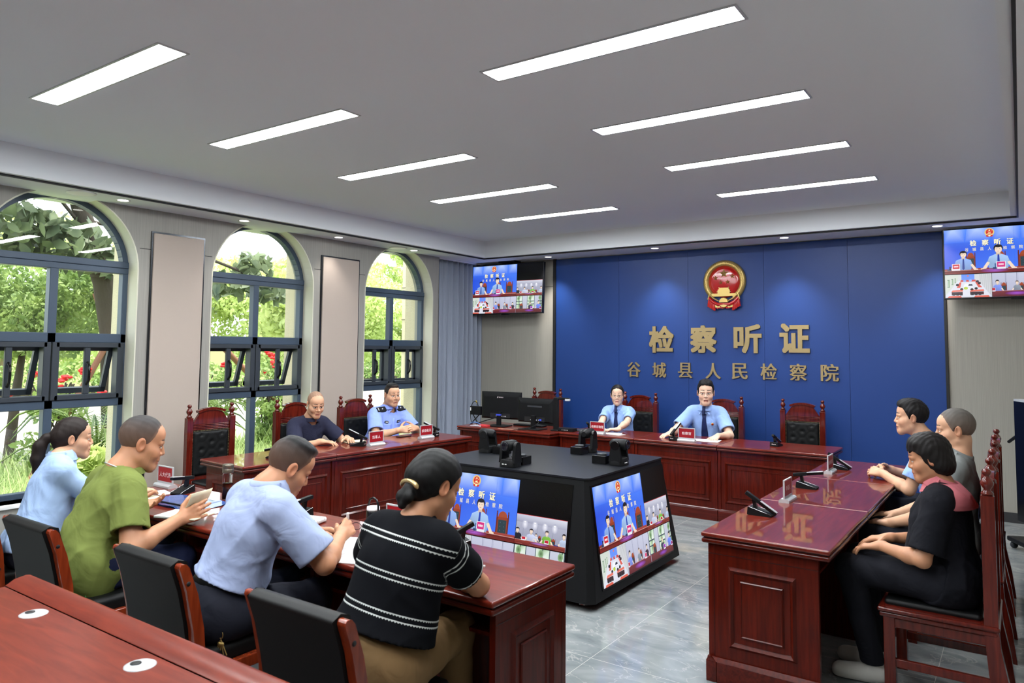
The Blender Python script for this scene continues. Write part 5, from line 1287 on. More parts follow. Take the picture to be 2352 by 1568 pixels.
# ================================================================== PEOPLE
def nv(v): v = np.asarray(v, float); return v/np.linalg.norm(v)
class Field:
    """signed distance on a rectilinear grid that is finer where asked"""
    def __init__(s, lo, hi, coarse, fine=()):
        s.ax = []
        for k in range(3):
            iv = sorted((max(lo[k], f[0][k]), min(hi[k], f[1][k]), f[2]) for f in fine)
            x = lo[k]; out = [x]
            while x < hi[k]:
                h = coarse
                for a, b, q in iv:
                    if a-.004 <= x <= b: h = min(h, q)
                    elif x < a < x+h: h = max(a-x, q)
                x += h; out.append(x)
            s.ax.append(np.array(out, np.float32))
        s.d = np.full([len(a) for a in s.ax], .3, np.float32)
    def sl(s, lo, hi):
        r = []
        for k in range(3):
            i = max(0, np.searchsorted(s.ax[k], lo[k])-1); j = min(len(s.ax[k]), np.searchsorted(s.ax[k], hi[k])+1)
            r.append(slice(i, max(i, j)))
        return tuple(r)
    def P(s, q): return s.ax[0][q[0]][:, None, None], s.ax[1][q[1]][None, :, None], s.ax[2][q[2]][None, None, :]
    def join(s, q, f, k):
        d = s.d[q]
        if k <= 0: s.d[q] = np.minimum(d, f); return
        h = np.clip(.5+.5*(d-f)/k, 0, 1); s.d[q] = d*(1-h)+f*h-k*h*(1-h)
    def capf(s, q, a, b, ra, rb):
        x, y, z = s.P(q); ba = np.asarray(b, float)-a; L2 = max(ba@ba, 1e-9)
        px, py, pz = x-a[0], y-a[1], z-a[2]
        t = np.clip((px*ba[0]+py*ba[1]+pz*ba[2])/L2, 0, 1)
        return np.sqrt((px-t*ba[0])**2+(py-t*ba[1])**2+(pz-t*ba[2])**2)-(ra+(rb-ra)*t)
    def bb(s, pts, r):
        p = np.array(pts, float); return p.min(0)-r, p.max(0)+r
    def cap(s, a, b, ra, rb, k=.01):
        a = np.asarray(a, float); b = np.asarray(b, float)
        q = s.sl(*s.bb([a, b], max(ra, rb)+k+.03)); s.join(q, s.capf(q, a, b, ra, rb), k)
    def ellf(s, q, c, R, r):
        x, y, z = s.P(q); px, py, pz = x-c[0], y-c[1], z-c[2]
        u = [R[0, i]*px+R[1, i]*py+R[2, i]*pz for i in range(3)]
        k0 = np.sqrt(sum((u[i]/r[i])**2 for i in range(3)))+1e-6; k1 = np.sqrt(sum((u[i]/r[i]**2)**2 for i in range(3)))+1e-6
        return k0*(k0-1)/k1
    def ell(s, c, R, r, k=.02):
        q = s.sl(*s.bb([c], max(r)+k+.03)); s.join(q, s.ellf(q, c, R, r), k)
    def sub(s, f, q, k=0.0):
        if k <= 0: s.d[q] = np.maximum(s.d[q], -f); return
        d = -s.d[q]; h = np.clip(.5+.5*(d-f)/k, 0, 1); s.d[q] = -(d*(1-h)+f*h-k*h*(1-h))
    def mesh(s, smooth=1):
        d = s.d; n = d.shape; ins = d < 0
        c = [(i, j, k) for i in (0, 1) for j in (0, 1) for k in (0, 1)]
        cs = [ins[i:n[0]-1+i, j:n[1]-1+j, k:n[2]-1+k] for i, j, k in c]
        cnt = sum(x.astype(np.int8) for x in cs); act = (cnt > 0) & (cnt < 8)
        I = np.argwhere(act); idx = np.full(act.shape, -1, np.int64); idx[act] = np.arange(len(I))
        acc = np.zeros((len(I), 3)); w = np.zeros(len(I))
        for a in range(8):
            for b in range(a+1, 8):
                df = [abs(c[a][m]-c[b][m]) for m in range(3)]
                if sum(df) != 1: continue
                va = d[I[:, 0]+c[a][0], I[:, 1]+c[a][1], I[:, 2]+c[a][2]]; vb = d[I[:, 0]+c[b][0], I[:, 1]+c[b][1], I[:, 2]+c[b][2]]
                m = (va < 0) != (vb < 0); t = np.where(m, va/np.where(m, va-vb, 1), 0)
                for k in range(3):
                    xa = s.ax[k][I[:, k]+c[a][k]]; xb = s.ax[k][I[:, k]+c[b][k]]
                    acc[:, k] += np.where(m, xa+(xb-xa)*t, 0)
                w += m
        V = acc/w[:, None]; F = []
        for k in range(3):
            o1, o2 = (k+1) % 3, (k+2) % 3
            s0 = [slice(None)]*3; s1 = [slice(None)]*3; s0[k] = slice(0, n[k]-1); s1[k] = slice(1, n[k])
            e0 = ins[tuple(s0)]; e1 = ins[tuple(s1)]
            E = np.argwhere(e0 != e1)
            ok = (E[:, o1] > 0) & (E[:, o1] < n[o1]-1) & (E[:, o2] > 0) & (E[:, o2] < n[o2]-1); E = E[ok]
            fl = e0[tuple(E.T)]
            q = []
            for a, b in ((-1, -1), (0, -1), (0, 0), (-1, 0)):
                G = E.copy(); G[:, o1] += a; G[:, o2] += b; q.append(idx[tuple(G.T)])
            q = np.stack(q, 1); q[~fl] = q[~fl][:, ::-1]; F.append(q)
        F = np.concatenate(F)
        for _ in range(smooth):
            A = np.zeros_like(V); W_ = np.zeros(len(V))
            for i in range(4):
                a, b = F[:, i], F[:, (i+1) % 4]
                for x, y in ((a, b), (b, a)):
                    for k in range(3): A[:, k] += np.bincount(x, V[y, k], len(V))
                    W_ += np.bincount(x, minlength=len(V))
            V = V*.5+.5*A/W_[:, None]
        return V, F
def field_obj(name, V, F, mat, parent, org, cols=None, attrs=None):
    me = bpy.data.meshes.new(name); n = len(F)
    me.vertices.add(len(V)); me.vertices.foreach_set('co', (V-org).astype(np.float32).ravel())
    me.loops.add(4*n); me.loops.foreach_set('vertex_index', F.astype(np.int32).ravel()); me.polygons.add(n)
    me.polygons.foreach_set('loop_start', np.arange(0, 4*n, 4, dtype=np.int32)); me.polygons.foreach_set('loop_total', np.full(n, 4, np.int32))
    me.polygons.foreach_set('use_smooth', np.ones(n, bool)); me.materials.append(mat)
    if cols is not None:
        a = me.color_attributes.new('col', 'FLOAT_COLOR', 'POINT'); a.data.foreach_set('color', np.concatenate([cols, np.ones((len(cols), 1))], 1).astype(np.float32).ravel())
    for k, v in (attrs or {}).items():
        a = me.attributes.new(k, 'FLOAT', 'POINT'); a.data.foreach_set('value', v.astype(np.float32))
    me.update(); me.validate()
    o = bpy.data.objects.new(name, me); COL.objects.link(o); o.parent = parent; return o
def attr_mat(name, rough, spec=.4):
    m = pbr(name, (1, 1, 1, 1), rough, spec=spec); N, L, b = nodes(m)
    a = N.new('ShaderNodeAttribute'); a.attribute_name = 'col'; L.new(a.outputs['Color'], b.inputs['Base Color']); return m
M_skin = attr_mat('skin', .48); b = M_skin.node_tree.nodes['Principled BSDF']; b.inputs['Subsurface Weight'].default_value = .12; b.inputs['Subsurface Radius'].default_value = (.012, .005, .003); b.inputs['Subsurface Scale'].default_value = .5
add_bump(M_skin, (1, 1, 1), 260, .1, .0006)
M_hair = attr_mat('hair', .55, .25); add_bump(M_hair, (1, 1, .12), 420, .45, .0012)
def cloth(name, col, rough=.85, bump=.12):
    m = pbr(name, col, rough, spec=.2)
    N, L, b = nodes(m)
    if not N.get('Bump'):
        add_bump(m, (1, 1, 1), 700, bump, .0006)
        tc = N.new('ShaderNodeTexCoord'); no = N.new('ShaderNodeTexNoise'); no.inputs['Scale'].default_value = 7.5; no.inputs['Detail'].default_value = 2.5; no.inputs['Distortion'].default_value = 1.2
        b2 = N.new('ShaderNodeBump'); b2.inputs['Strength'].default_value = .55; b2.inputs['Distance'].default_value = .02
        L.new(tc.outputs['Object'], no.inputs['Vector']); L.new(no.outputs[0], b2.inputs['Height']); L.new(N['Bump'].outputs[0], b2.inputs['Normal']); L.new(b2.outputs[0], b.inputs['Normal'])
    return m
def lin(r, g, b): return np.array(srgb(r, g, b)[:3])
UP = np.array([0, 0, 1.0])

def hand(fl, wr, d, n, side, curls, sp=1.0, thumb=(.55, .8, .15), sc=1.0):
    """palm, four fingers and a thumb from the wrist; d = along the hand, n = palm normal, side 1 right / -1 left"""
    d = nv(d); n = nv(np.asarray(n, float)-d*np.dot(n, d)); t = np.cross(d, n)*side
    kn = []
    for i, (lat, ln, r) in enumerate(((.031, .088, .0125), (.010, .093, .0125), (-.011, .088, .012), (-.030, .078, .011))):
        a = wr+d*.012*sc+t*lat*.55*sc; b = wr+d*ln*sc+t*lat*sc-n*.004
        fl.cap(a, b, .0145*sc, r*sc, .012); kn.append((b, lat))
    fl.cap(wr+d*.01, wr+d*.05, .018*sc, .014*sc, .012)
    for i, ((k, lat), L_, r) in enumerate(zip(kn, (.072, .080, .073, .058), (.0095, .0098, .0092, .0082))):
        c = curls[i]; ang = 0; p = k; dd = nv(d+t*lat*2.2*sp)
        for j, (fr, ca) in enumerate(((.44, .75), (.31, 1.0), (.25, .7))):
            ang += c*ca; v = dd*math.cos(ang)+n*math.sin(ang); q = p+v*L_*fr*sc
            fl.cap(p, q, r*(1-.07*j)*sc, r*(1-.07*(j+1))*sc, .0035 if j else .008); p = q
    v = nv(d*thumb[0]+t*thumb[1]+n*thumb[2]); p = wr+d*.018*sc+t*.018*sc
    q = p+v*.045*sc; fl.cap(p, q, .0165*sc, .0125*sc, .012)
    v2 = nv(v+d*.55); q2 = q+v2*.033*sc; fl.cap(q, q2, .0118*sc, .0105*sc, .006)
    v3 = nv(v2+d*.3+n*curls[4]); fl.cap(q2, q2+v3*.026*sc, .0103*sc, .0085*sc, .004)
def ik(sh, wr, l1, l2, hint):
    v = wr-sh; D = np.linalg.norm(v); D2 = min(D, (l1+l2)*.995); u = v/D
    if D > D2: l1, l2 = l1*D/D2, l2*D/D2; D2 = D
    a = (l1*l1-l2*l2+D2*D2)/(2*D2); h = math.sqrt(max(l1*l1-a*a, 0)); hv = np.asarray(hint, float); hv = nv(hv-u*np.dot(hv, u))
    return sh+u*a+hv*h

def person(lab, P):
    az = math.radians(P['az']); F_ = np.array([math.sin(az), math.cos(az), 0]); Rv = np.array([math.cos(az), -math.sin(az), 0])
    pel, neck = np.array(P['pel'], float), np.array(P['neck'], float); S = nv(neck-pel); Fs = nv(F_-S*np.dot(F_, S)); TR = np.stack([Rv, Fs, nv(np.cross(Rv, Fs))], 1)
    K = P.get('K', 1.06); bk = P.get('bulk', 1.0)*K; fem = P.get('fem', False); TL = np.linalg.norm(neck-pel)
    sw = P.get('sw', .185 if not fem else .165)
    sh = {1: neck-S*.052+Rv*sw, -1: neck-S*.052-Rv*sw}
    for s in (1, -1):
        if 'sh' in P: sh[s] = sh[s]+np.array(P['sh'])
    # head frame
    ha = math.radians(P['haz']); hp = math.radians(P.get('hp', 0)); hr = math.radians(P.get('hr', 0))
    hf0 = np.array([math.sin(ha), math.cos(ha), 0]); hx = np.array([math.cos(ha), -math.sin(ha), 0])
    hf = hf0*math.cos(hp)-UP*math.sin(hp); hu = hf0*math.sin(hp)+UP*math.cos(hp)
    hx, hu = hx*math.cos(hr)+hu*math.sin(hr), -hx*math.sin(hr)+hu*math.cos(hr)
    R = np.stack([hx, hf, hu], 1); hs = P.get('hs', 1.0 if not fem else .94); hc = np.array(P['head'], float)
    H = lambda x, y, z: hc+R@(np.array([x, y, z])*hs)
    org = np.array([pel[0], pel[1], 0.0])
    root = empty('person', tuple(org), 0, lab, 'person')
    wr = {1: np.array(P['wr'], float), -1: np.array(P['wl'], float)}
    hints = {1: P.get('hr_', Rv*.5-UP*.8-F_*.2), -1: P.get('hl_', -Rv*.5-UP*.8-F_*.2)}
    el = {s: ik(sh[s], wr[s], (.285 if not fem else .265)*K, (.245 if not fem else .225)*K, hints[s]) for s in (1, -1)}
    hd = {1: P.get('dr'), -1: P.get('dl')}
    for s in (1, -1):
        if hd[s] is None: hd[s] = wr[s]-el[s]
        hd[s] = nv(hd[s])
    pn = {1: P.get('nr', (0, 0, -1)), -1: P.get('nl', (0, 0, -1))}
    cu = {1: P.get('cr', (.3, .32, .35, .4, .2)), -1: P.get('cl', (.3, .32, .35, .4, .2))}
    hip = {s: pel+Rv*.095*s for s in (1, -1)}
    KN = P.get('knee', {s: hip[s]+F_*.41+Rv*.03*s+UP*(.0) for s in (1, -1)})
    ank = P.get('ank', {s: np.array([KN[s][0], KN[s][1], .095])+F_*.02 for s in (1, -1)})
    KN = {s: np.array(KN[s], float) for s in KN}; ank = {s: np.array(ank[s], float) for s in ank}
    allp = [pel, neck, hc, *el.values(), *wr.values(), *sh.values()]+[wr[s]+hd[s]*.2 for s in wr]
    # ---------------- body
    pts = np.array(allp+list(KN.values())+list(ank.values())); lo, hi = pts.min(0)-.19, pts.max(0)+.19; lo[2] = 0.03
    hq = P.get('res', .003)
    fine = [(hc-.145, hc+.145, hq)]+[((wr[s]+hd[s]*.08)-.115, (wr[s]+hd[s]*.08)+.115, .0042) for s in (1, -1) if s not in P.get('nohand', ())]
    f = Field(lo, hi, .011, fine)
    f.ell(pel+S*.02, TR, (.14*bk, .10*bk, .11), .03); f.cap(pel+S*.1, pel+S*TL*.66, .085*bk, .085*bk, .05)
    f.cap(sh[-1]*.8+neck*.2-S*.03, sh[1]*.8+neck*.2-S*.03, .04, .04, .03)
    nb = H(0, -.022, -.055); nr = (.058 if not fem else .049)*P.get('nw', 1)*K
    f.cap(neck-S*.06, neck+S*.015, nr*1.18, nr*1.06, .04); f.cap(neck, nb, nr*1.05, nr, .03)
    for s in (1, -1):
        ar = (1.0 if not fem else .87)*P.get('arm', 1)*K
        f.cap(sh[s], el[s], .047*ar, .040*ar, .03); mid = el[s]+(wr[s]-el[s])*.3
        f.cap(el[s], mid, .038*ar, .0405*ar, .02); f.cap(mid, wr[s], .0405*ar, .0255*ar, .02); f.cap(wr[s]-hd[s]*.02, wr[s]+hd[s]*.02, .0245*ar, .022*ar, .015)
        f.cap(hip[s], KN[s], .075*bk, .055, .03); f.cap(KN[s], KN[s]*.6+ank[s]*.4, .052, .05, .02); f.cap(KN[s]*.6+ank[s]*.4, ank[s], .05, .036, .02)
    if P.get('sl', 1) >= 0:
        for s in (1, -1):
            if s in P.get('nohand', ()): continue
            hand(f, wr[s], hd[s], pn[s], s, cu[s], P.get('sp', 1.0), P.get('thr' if s == 1 else 'thl', (.55, .8, .15)), (.97 if not fem else .9)*K)
    hh = hs
    ft = P.get('fat', 1.0)
    f.ell(H(0, -.012, .045), R, (.076*hh, .096*hh, .088*hh), .02)
    f.ell(H(0, .020, -.03), R, (.0615*ft*hh, .068*hh, .082*hh), .03); f.ell(H(0, .045, .05), R, (.062*hh, .05*hh, .055*hh), .02)
    for s in (1, -1):
        f.cap(H(s*.0425*ft, .002, -.058), H(s*.016*ft, .066, -.099), .0235*hh, .020*hh, .03); f.cap(H(s*.040, .056, -.030), H(s*.049, .035, -.020), .025*ft*hh, .022*hh, .03)
        f.cap(H(s*.012, .089, .024), H(s*.046, .074, .021), .0095*hh, .0085*hh, .012)
    f.cap(H(0, .070, -.104), H(0, .076, -.098), .021*hh, .018*hh, .02); f.cap(H(0, .080, -.055), H(0, .078, -.075), .021*hh, .019*hh, .015)
    eyeq = f.sl(*f.bb([H(0, .09, .0)], .07))
    for s in (1, -1):
        q = f.sl(*f.bb([H(s*.032, .102, .002)], .05)); f.sub(f.ellf(q, H(s*.032, .101, .002), R, (.020*hh, .0145*hh, .0105*hh)), q, .008)
        f.ell(H(s*.0315, .0765, .0015), R, (.0155*hh, .0130*hh, .0125*hh), .004)
    f.cap(H(0, .088, .016), H(0, .1045, -.026), .0078*hh, .0115*hh, .010); f.cap(H(-.0125, .094, -.032), H(.0125, .094, -.032), .0085*hh, .0085*hh, .008)
    f.cap(H(-.019, .090, -.0625), H(.019, .090, -.0625), .0052*hh, .0052*hh, .005); f.cap(H(0, .0955, -.0615), H(0, .0955, -.0615), .006*hh, .006*hh, .006)
    f.cap(H(-.015, .090, -.0745), H(.015, .090, -.0745), .0066*hh, .0066*hh, .005)
    q = f.sl(*f.bb([H(0, .099, -.068)], .045)); f.sub(f.capf(q, H(-.021, .094, -.0685), H(.021, .094, -.0685), .0016*hh, .0016*hh), q, .003)
    if P.get('mouth'): q = f.sl(*f.bb([H(0, .099, -.068)], .045)); f.sub(f.ellf(q, H(0, .1, -.0685), R, (.013*hh, .012*hh, .0045*hh)), q, .002)
    for s in (1, -1):
        a = .32; Re = R@np.array([[math.cos(a*s), math.sin(a*s), 0], [-math.sin(a*s), math.cos(a*s), 0], [0, 0, 1.0]])
        f.ell(H(s*.082, -.014, .002), Re, (.0075*hh, .021*hh, .034*hh), .007)
        q = f.sl(*f.bb([H(s*.09, -.01, .004)], .05)); f.sub(f.ellf(q, H(s*.0905, -.008, .004), Re, (.007*hh, .012*hh, .021*hh), ), q, .004)
    V, Fc = f.mesh(1)
    sk = P.get('skin', (206, 160, 132)); base = lin(*sk); C = np.tile(base, (len(V), 1))
    L_ = ((V-hc)@R)/hs
    g = np.random.default_rng(3); ws = .5+.5*np.sin(V[:, 0]*60+2*np.sin(V[:, 2]*37))*np.sin(V[:, 1]*53)
    C *= (.96+.08*ws)[:, None]
    def tint(mask, c, a=1.0): C[mask] = C[mask]*(1-a)+lin(*c)*a
    hm = (np.abs(L_[:, 0]) < .1) & (np.abs(L_[:, 1]) < .13) & (np.abs(L_[:, 2]) < .15)
    ax_ = np.abs(L_[:, 0])
    fr = hm & (L_[:, 1] > .045)
    tint(fr & (L_[:, 2] < -.01) & (L_[:, 2] > -.05) & (ax_ > .02), (int(sk[0]*.98), int(sk[1]*.86), int(sk[2]*.84)), .2)
    tint(hm & (ax_ > .078) & (L_[:, 1] < .02) & (L_[:, 2] > -.04) & (L_[:, 2] < .04), (int(sk[0]*.98), int(sk[1]*.84), int(sk[2]*.80)), .5)
    lip = P.get('lip', (176, 104, 94)); tint(fr & (L_[:, 1] > .075) & (ax_ < .022) & (L_[:, 2] < -.0575) & (L_[:, 2] > -.0805), lip, .75)
    tint(fr & (ax_ < .021) & (np.abs(L_[:, 2]+.0685) < .0024), (84, 40, 38), .9)
    br = .034+.004*np.cos((ax_-.03)/.02); tint(fr & (ax_ > .013) & (ax_ < .050) & (np.abs(L_[:, 2]-br) < (.0042 if not fem else .0030)*(1.2-(ax_-.013)/.06)), (42, 34, 32), .85)
    ex = (ax_-.0315)/.0150; ez = (L_[:, 2]-.0012)
    eye = fr & (np.abs(ex) < 1) & (np.abs(ez) < .0048*np.sqrt(np.clip(1-ex**2, 0, 1))) & (L_[:, 1] > .07)
    tint(eye, (226, 218, 210)); tint(eye & ((ax_-.0315)**2+ez**2 < .0058**2), (34, 24, 22))
    tint(fr & (np.abs(ex) < 1.08) & (np.abs(ez-.0062*np.sqrt(np.clip(1.17-ex**2, 0, 2))) < .0021), (44, 32, 30), .9)
    stub = P.get('stubble', 0)
    if stub: tint(fr & (L_[:, 2] < -.045) & (L_[:, 2] > -.12), (int(sk[0]*.72), int(sk[1]*.74), int(sk[2]*.76)), stub)
    field_obj('body', V, Fc, M_skin, root, org, C)
    # ---------------- hair
    ht = P.get('hair', 'short'); hcol = lin(*P.get('hcol', (24, 22, 23)))
    if ht != 'bald':
        lo, hi = hc-.26, hc+.20
        if ht == 'pony': lo = lo-np.array([.1, .1, .14])
        f = Field(lo, hi, .0042 if ht != 'pony' else .005)
        full = (slice(None),)*3
        th = {'short': .011, 'buzz': .0045, 'pony': .010, 'bun': .013, 'tied': .009, 'bob': .020}[ht]*P.get('hth', 1)
        f.ell(H(0, -.012, .045), R, ((.076)*hh+th, (.096)*hh+th, .088*hh+th*1.15), .01)
        if ht == 'short': f.ell(H(0, .045, .100), R, (.066*hh, .05*hh, .040*hh), .02); f.ell(H(0, .0, .115), R, (.066*hh, .07*hh, .032*hh), .02)
        if ht == 'buzz' and P.get('top_'): f.ell(H(0, .004, .112), R, (.064*hh, .080*hh, .027*hh), .02)
        if ht == 'bob': f.ell(H(0, -.05, -.03), R, (.088*hh, .075*hh, .085*hh), .03); f.ell(H(0, .03, .095), R, (.08*hh, .06*hh, .05*hh), .02)
        if ht in ('pony', 'bun', 'tied'): f.ell(H(0, -.06, .02), R, (.074*hh+th*.6, .062*hh+th, .07*hh), .02); f.ell(H(0, -.065, -.03), R, (.058*hh, .05*hh, .05*hh), .02)
        x, y, z = f.P(full); px, py, pz = x-hc[0], y-hc[1], z-hc[2]
        lx = (R[0, 0]*px+R[1, 0]*py+R[2, 0]*pz)/hs; ly = (R[0, 1]*px+R[1, 1]*py+R[2, 1]*pz)/hs; lz = (R[0, 2]*px+R[1, 2]*py+R[2, 2]*pz)/hs
        if ht in ('short', 'buzz'): zf = np.interp(ly, [-.13, -.09, -.045, -.022, -.004, .014, .020, .034, .050, .068, .09], [-.075, -.082, -.062, -.03, -.012, -.018, .012, .040, .066, .086, .092])
        elif ht == 'bob': zf = np.interp(ly, [-.13, -.05, .0, .02, .035, .06, .1], [-.085, -.09, -.06, -.02, .03, .055, .06])
        else: zf = np.interp(ly, [-.13, -.08, -.04, -.01, .012, .022, .04, .062, .078, .1], [-.085, -.085, -.055, -.010, -.022, .022, .050, .075, .098, .105])
        zf = zf+.004*np.sin(lx*190)+(.004*np.sin(lx*71+1))
        f.d = np.maximum(f.d, (zf-lz)*.8*hs).astype(np.float32)
        for s in (1, -1):
            if ht == 'bob': continue
            q = f.sl(*f.bb([H(s*.085, -.012, .0)], .06)); f.sub(f.ellf(q, H(s*.088, -.010, .0), R, (.022*hh, .026*hh, .034*hh)), q, .004)
        if ht == 'pony':
            tl = [H(0, -.112, .030), H(0, -.148, .012), H(0, -.180, -.04), H(.0, -.186, -.12), H(.0, -.176, -.20), H(.0, -.165, -.265)]
            for a, b, r0, r1 in zip(tl, tl[1:], (.016, .026, .036, .036, .028), (.026, .036, .036, .028, .008)): f.cap(a, b, r0, r1, .012)
            f.cap(H(0, -.09, .035), tl[0], .03, .016, .02)
        if ht == 'bun':
            for p_, r in ((H(0, -.112, -.045), .030), (H(-.018, -.122, -.072), .026), (H(.02, -.118, -.070), .026), (H(0, -.118, -.10), .02)): f.ell(p_, R, (r, r*.8, r), .012)
        if ht == 'tied': f.ell(H(0, -.125, -.02), R, (.03, .024, .03), .012)
        X_ = np.sin(lx*240+2*np.sin(ly*40))*np.cos(ly*120+lz*90)
        f.d = (f.d+(.0010 if ht in ('buzz', 'pony', 'bun', 'tied') else .0020)*X_).astype(np.float32)
        V, Fc = f.mesh(1); L_ = ((V-hc)@R)/hs; C = np.tile(hcol, (len(V), 1))
        if ht == 'buzz':
            zv = np.interp(L_[:, 1], [-.13, -.09, -.045, -.022, -.004, .014, .020, .034, .050, .068, .09], [-.075, -.082, -.062, -.03, -.012, -.018, .012, .040, .066, .086, .092])
            k = np.clip(np.minimum((L_[:, 2]+.075)/.19, (L_[:, 2]-zv+.004)/.055), 0, 1)[:, None]; C = C*k+(lin(*P.get('fade', (92, 74, 64))))*(1-k)
        elif ht == 'short':
            k = np.clip((L_[:, 2]+.085)/.075, 0, 1)[:, None]; C = C*k+lin(62, 52, 48)*(1-k)
        field_obj('hair', V, Fc, M_hair, root, org, C)
        if ht == 'pony': MB().tube([tuple(H(.021*math.cos(a), -.120, .03+.021*math.sin(a))-org) for a in [2*PI*i/16 for i in range(16)]], .0085, 8, 0, True).build('hair_tie', cloth('red_tie', srgb(150, 20, 36)), root)
        if ht == 'bun': MB().tube([tuple(H(.052*math.cos(a), -.112-.014*math.sin(a), -.034+.022*math.sin(a))-org) for a in [PI*i/10 for i in range(11)]], [.004]+[.010]*9+[.004], 8).build('hair_clip', pbr('gold_clip', srgb(196, 170, 120), .25, .7), root)
    # ---------------- top
    il = P.get('loose', .014)
    pts = np.array([pel, neck, *sh.values(), *el.values()]); lo, hi = pts.min(0)-.2, pts.max(0)+.16
    f = Field(lo, hi, P.get('cres', .0075)); full = (slice(None),)*3
    f.ell(pel+S*.03, TR, (.168*bk+il, .136*bk+il, .15), .05); f.cap(pel-Rv*.07-F_*.02, pel+Rv*.07-F_*.02, .118*bk+il, .118*bk+il, .05); f.ell(pel+S*TL*.34+Fs*.012, TR, (.142*bk+il, (.116+P.get('belly', 0))*bk+il, .17), .06)
    f.ell(pel+S*TL*.66, TR, ((.160 if not fem else .142)*bk+il, (.108 if not fem else .1)*bk+il, .17), .06)
    if fem: f.ell(pel+S*TL*.62+Fs*.06, TR, (.11, .07, .075), .05)
    f.cap(sh[-1]*.85+neck*.15, sh[1]*.85+neck*.15, .062+il*.5, .062+il*.5, .05)
    for s in (1, -1): f.cap(neck-S*.018, sh[s]*.72+neck*.28+S*.014, nr*1.12, .052, .04)
    x, y, z = f.P(full); cuffs = []
    for s in (1, -1):
        ua = nv(el[s]-sh[s]); sl = P.get('sleeve', .21)*K
        cuff = sh[s]+ua*sl; q = f.sl(*f.bb([sh[s], cuff], .14)); X, Y, Z = f.P(q)
        rs = P.get('sr', .066 if not fem else .058)*K
        c = f.capf(q, sh[s]+ua*.015-Rv*s*.012, cuff+ua*.10, rs*.93, rs*1.10); f.join(q, c, .03); cuffs.append((s, ua, cuff, rs))
    # folds
    dn = (x-neck[0])*S[0]+(y-neck[1])*S[1]+(z-neck[2])*S[2]; u_ = (x-neck[0])*Rv[0]+(y-neck[1])*Rv[1]; sd_ = P.get('seed', 0.0)+pel[0]*7
    wx = x+.05*np.sin(z*11+sd_)+.03*np.sin(y*19+x*7+sd_); wy = y+.05*np.sin(x*9+z*6+sd_*2); wz = z+.06*np.sin(x*8+y*9+sd_)
    def rg(a): return (1-np.abs(np.sin(a)))**2
    fold = rg(wz*17+u_*16+wy*5+sd_)*.9+rg(wz*13-u_*19+wx*4+2*sd_)*.8+rg(wx*23+wy*17+wz*6)*.5
    env = np.clip(.5+.5*np.sin(x*13+sd_)*np.sin(y*11+1)*np.sin(z*12+sd_*3)*2, 0.12, 1)
    amp = 1.7*P.get('fold', .0055)*np.clip(.5-dn*1.5, .5, 1.25)
    f.d = (f.d-amp*env*(fold-.35)).astype(np.float32)
    for s, ua, cuff, rs in cuffs:
        q = f.sl(*f.bb([cuff-ua*.04, cuff+ua*.26], .12)); X, Y, Z = f.P(q); pl = (X-cuff[0])*ua[0]+(Y-cuff[1])*ua[1]+(Z-cuff[2])*ua[2]
        near = f.capf(q, cuff-ua*.02, cuff+ua*.25, rs+.035, rs+.045) < 0
        f.d[q] = np.where(near, np.maximum(f.d[q], pl), f.d[q])
        inner = np.maximum(f.capf(q, cuff-ua*.1, cuff+ua*.12, rs-.013, rs-.013), -(pl+.03)); f.sub(inner, q)
    hem = P.get('hem', -.07); hx_ = (x-pel[0])*S[0]+(y-pel[1])*S[1]+(z-pel[2])*S[2]
    f.d = np.maximum(f.d, hem-hx_).astype(np.float32)
    q = f.sl(*f.bb([neck], .17)); f.sub(f.capf(q, neck+(S*.012 if P.get('tie') else -S*.02)+Fs*(.0 if P.get('tie') else .012), neck+S*.2+Fs*.05, nr*(1.0 if P.get('tie') else 1.12), nr*1.30), q, .006)
    V, Fc = f.mesh(1)
    if P.get('sturdy'): pass
    attrs = None
    if P.get('stripes'):
        rel = V-neck; sv = -(rel@S); su = np.arctan2(rel@Rv, -(rel@Fs)+.03)*.15
        for s in (1, -1):
            ua = nv(el[s]-sh[s]); r2 = V-sh[s]; ta = r2@ua; dist = np.linalg.norm(r2-ta[:, None]*ua, axis=1)
            m = (ta > .015) & (dist < .085) & ((rel@Rv)*s > sw*.72); sv[m] = ta[m]+.125; a_ = r2[m]@np.cross(ua, Fs); b_ = r2[m]@Fs; su[m] = np.arctan2(a_, b_)*.07
        attrs = {'sv': sv, 'su': su}
    top = field_obj(P.get('topname', 'shirt'), V, Fc, P['top'], root, org, None, attrs)
    bv = BVHTree.FromPolygons([tuple(v) for v in V-org], [tuple(int(i) for i in q) for q in Fc])
    def hit(p, d):
        r = bv.ray_cast(Vector(p-org), Vector(d)); return (np.array(r[0])+org if r[0] is not None else None), (np.array(r[1]) if r[1] is not None else None)
    def patch(name, c, u, v, d, us, vs, mat, th=.003, shape=None, par=None):
        """thin sheet that follows the shirt: rays along d from grid c+u*a+v*b"""
        n, m = 9, 9; G = []; 
        for j in range(m):
            for i in range(n):
                a, b = (i/(n-1)-.5)*2, (j/(m-1)-.5)*2
                w = shape(b) if shape else 1
                p = c+u*us*a*w+v*vs*b-d*.25; h, nn = hit(p, d)
                G.append(h if h is not None else c+u*us*a*w+v*vs*b)
        up = [g-d*th-org for g in G]; dn_ = [g+d*.002-org for g in G]
        k = n*m; fs = [(j*n+i, j*n+i+1, (j+1)*n+i+1, (j+1)*n+i) for j in range(m-1) for i in range(n-1)]
        fs += [tuple(k+t for t in f_[::-1]) for f_ in fs]
        for i in range(n-1): fs += [(i+1, i, k+i, k+i+1), ((m-1)*n+i, (m-1)*n+i+1, k+(m-1)*n+i+1, k+(m-1)*n+i)]
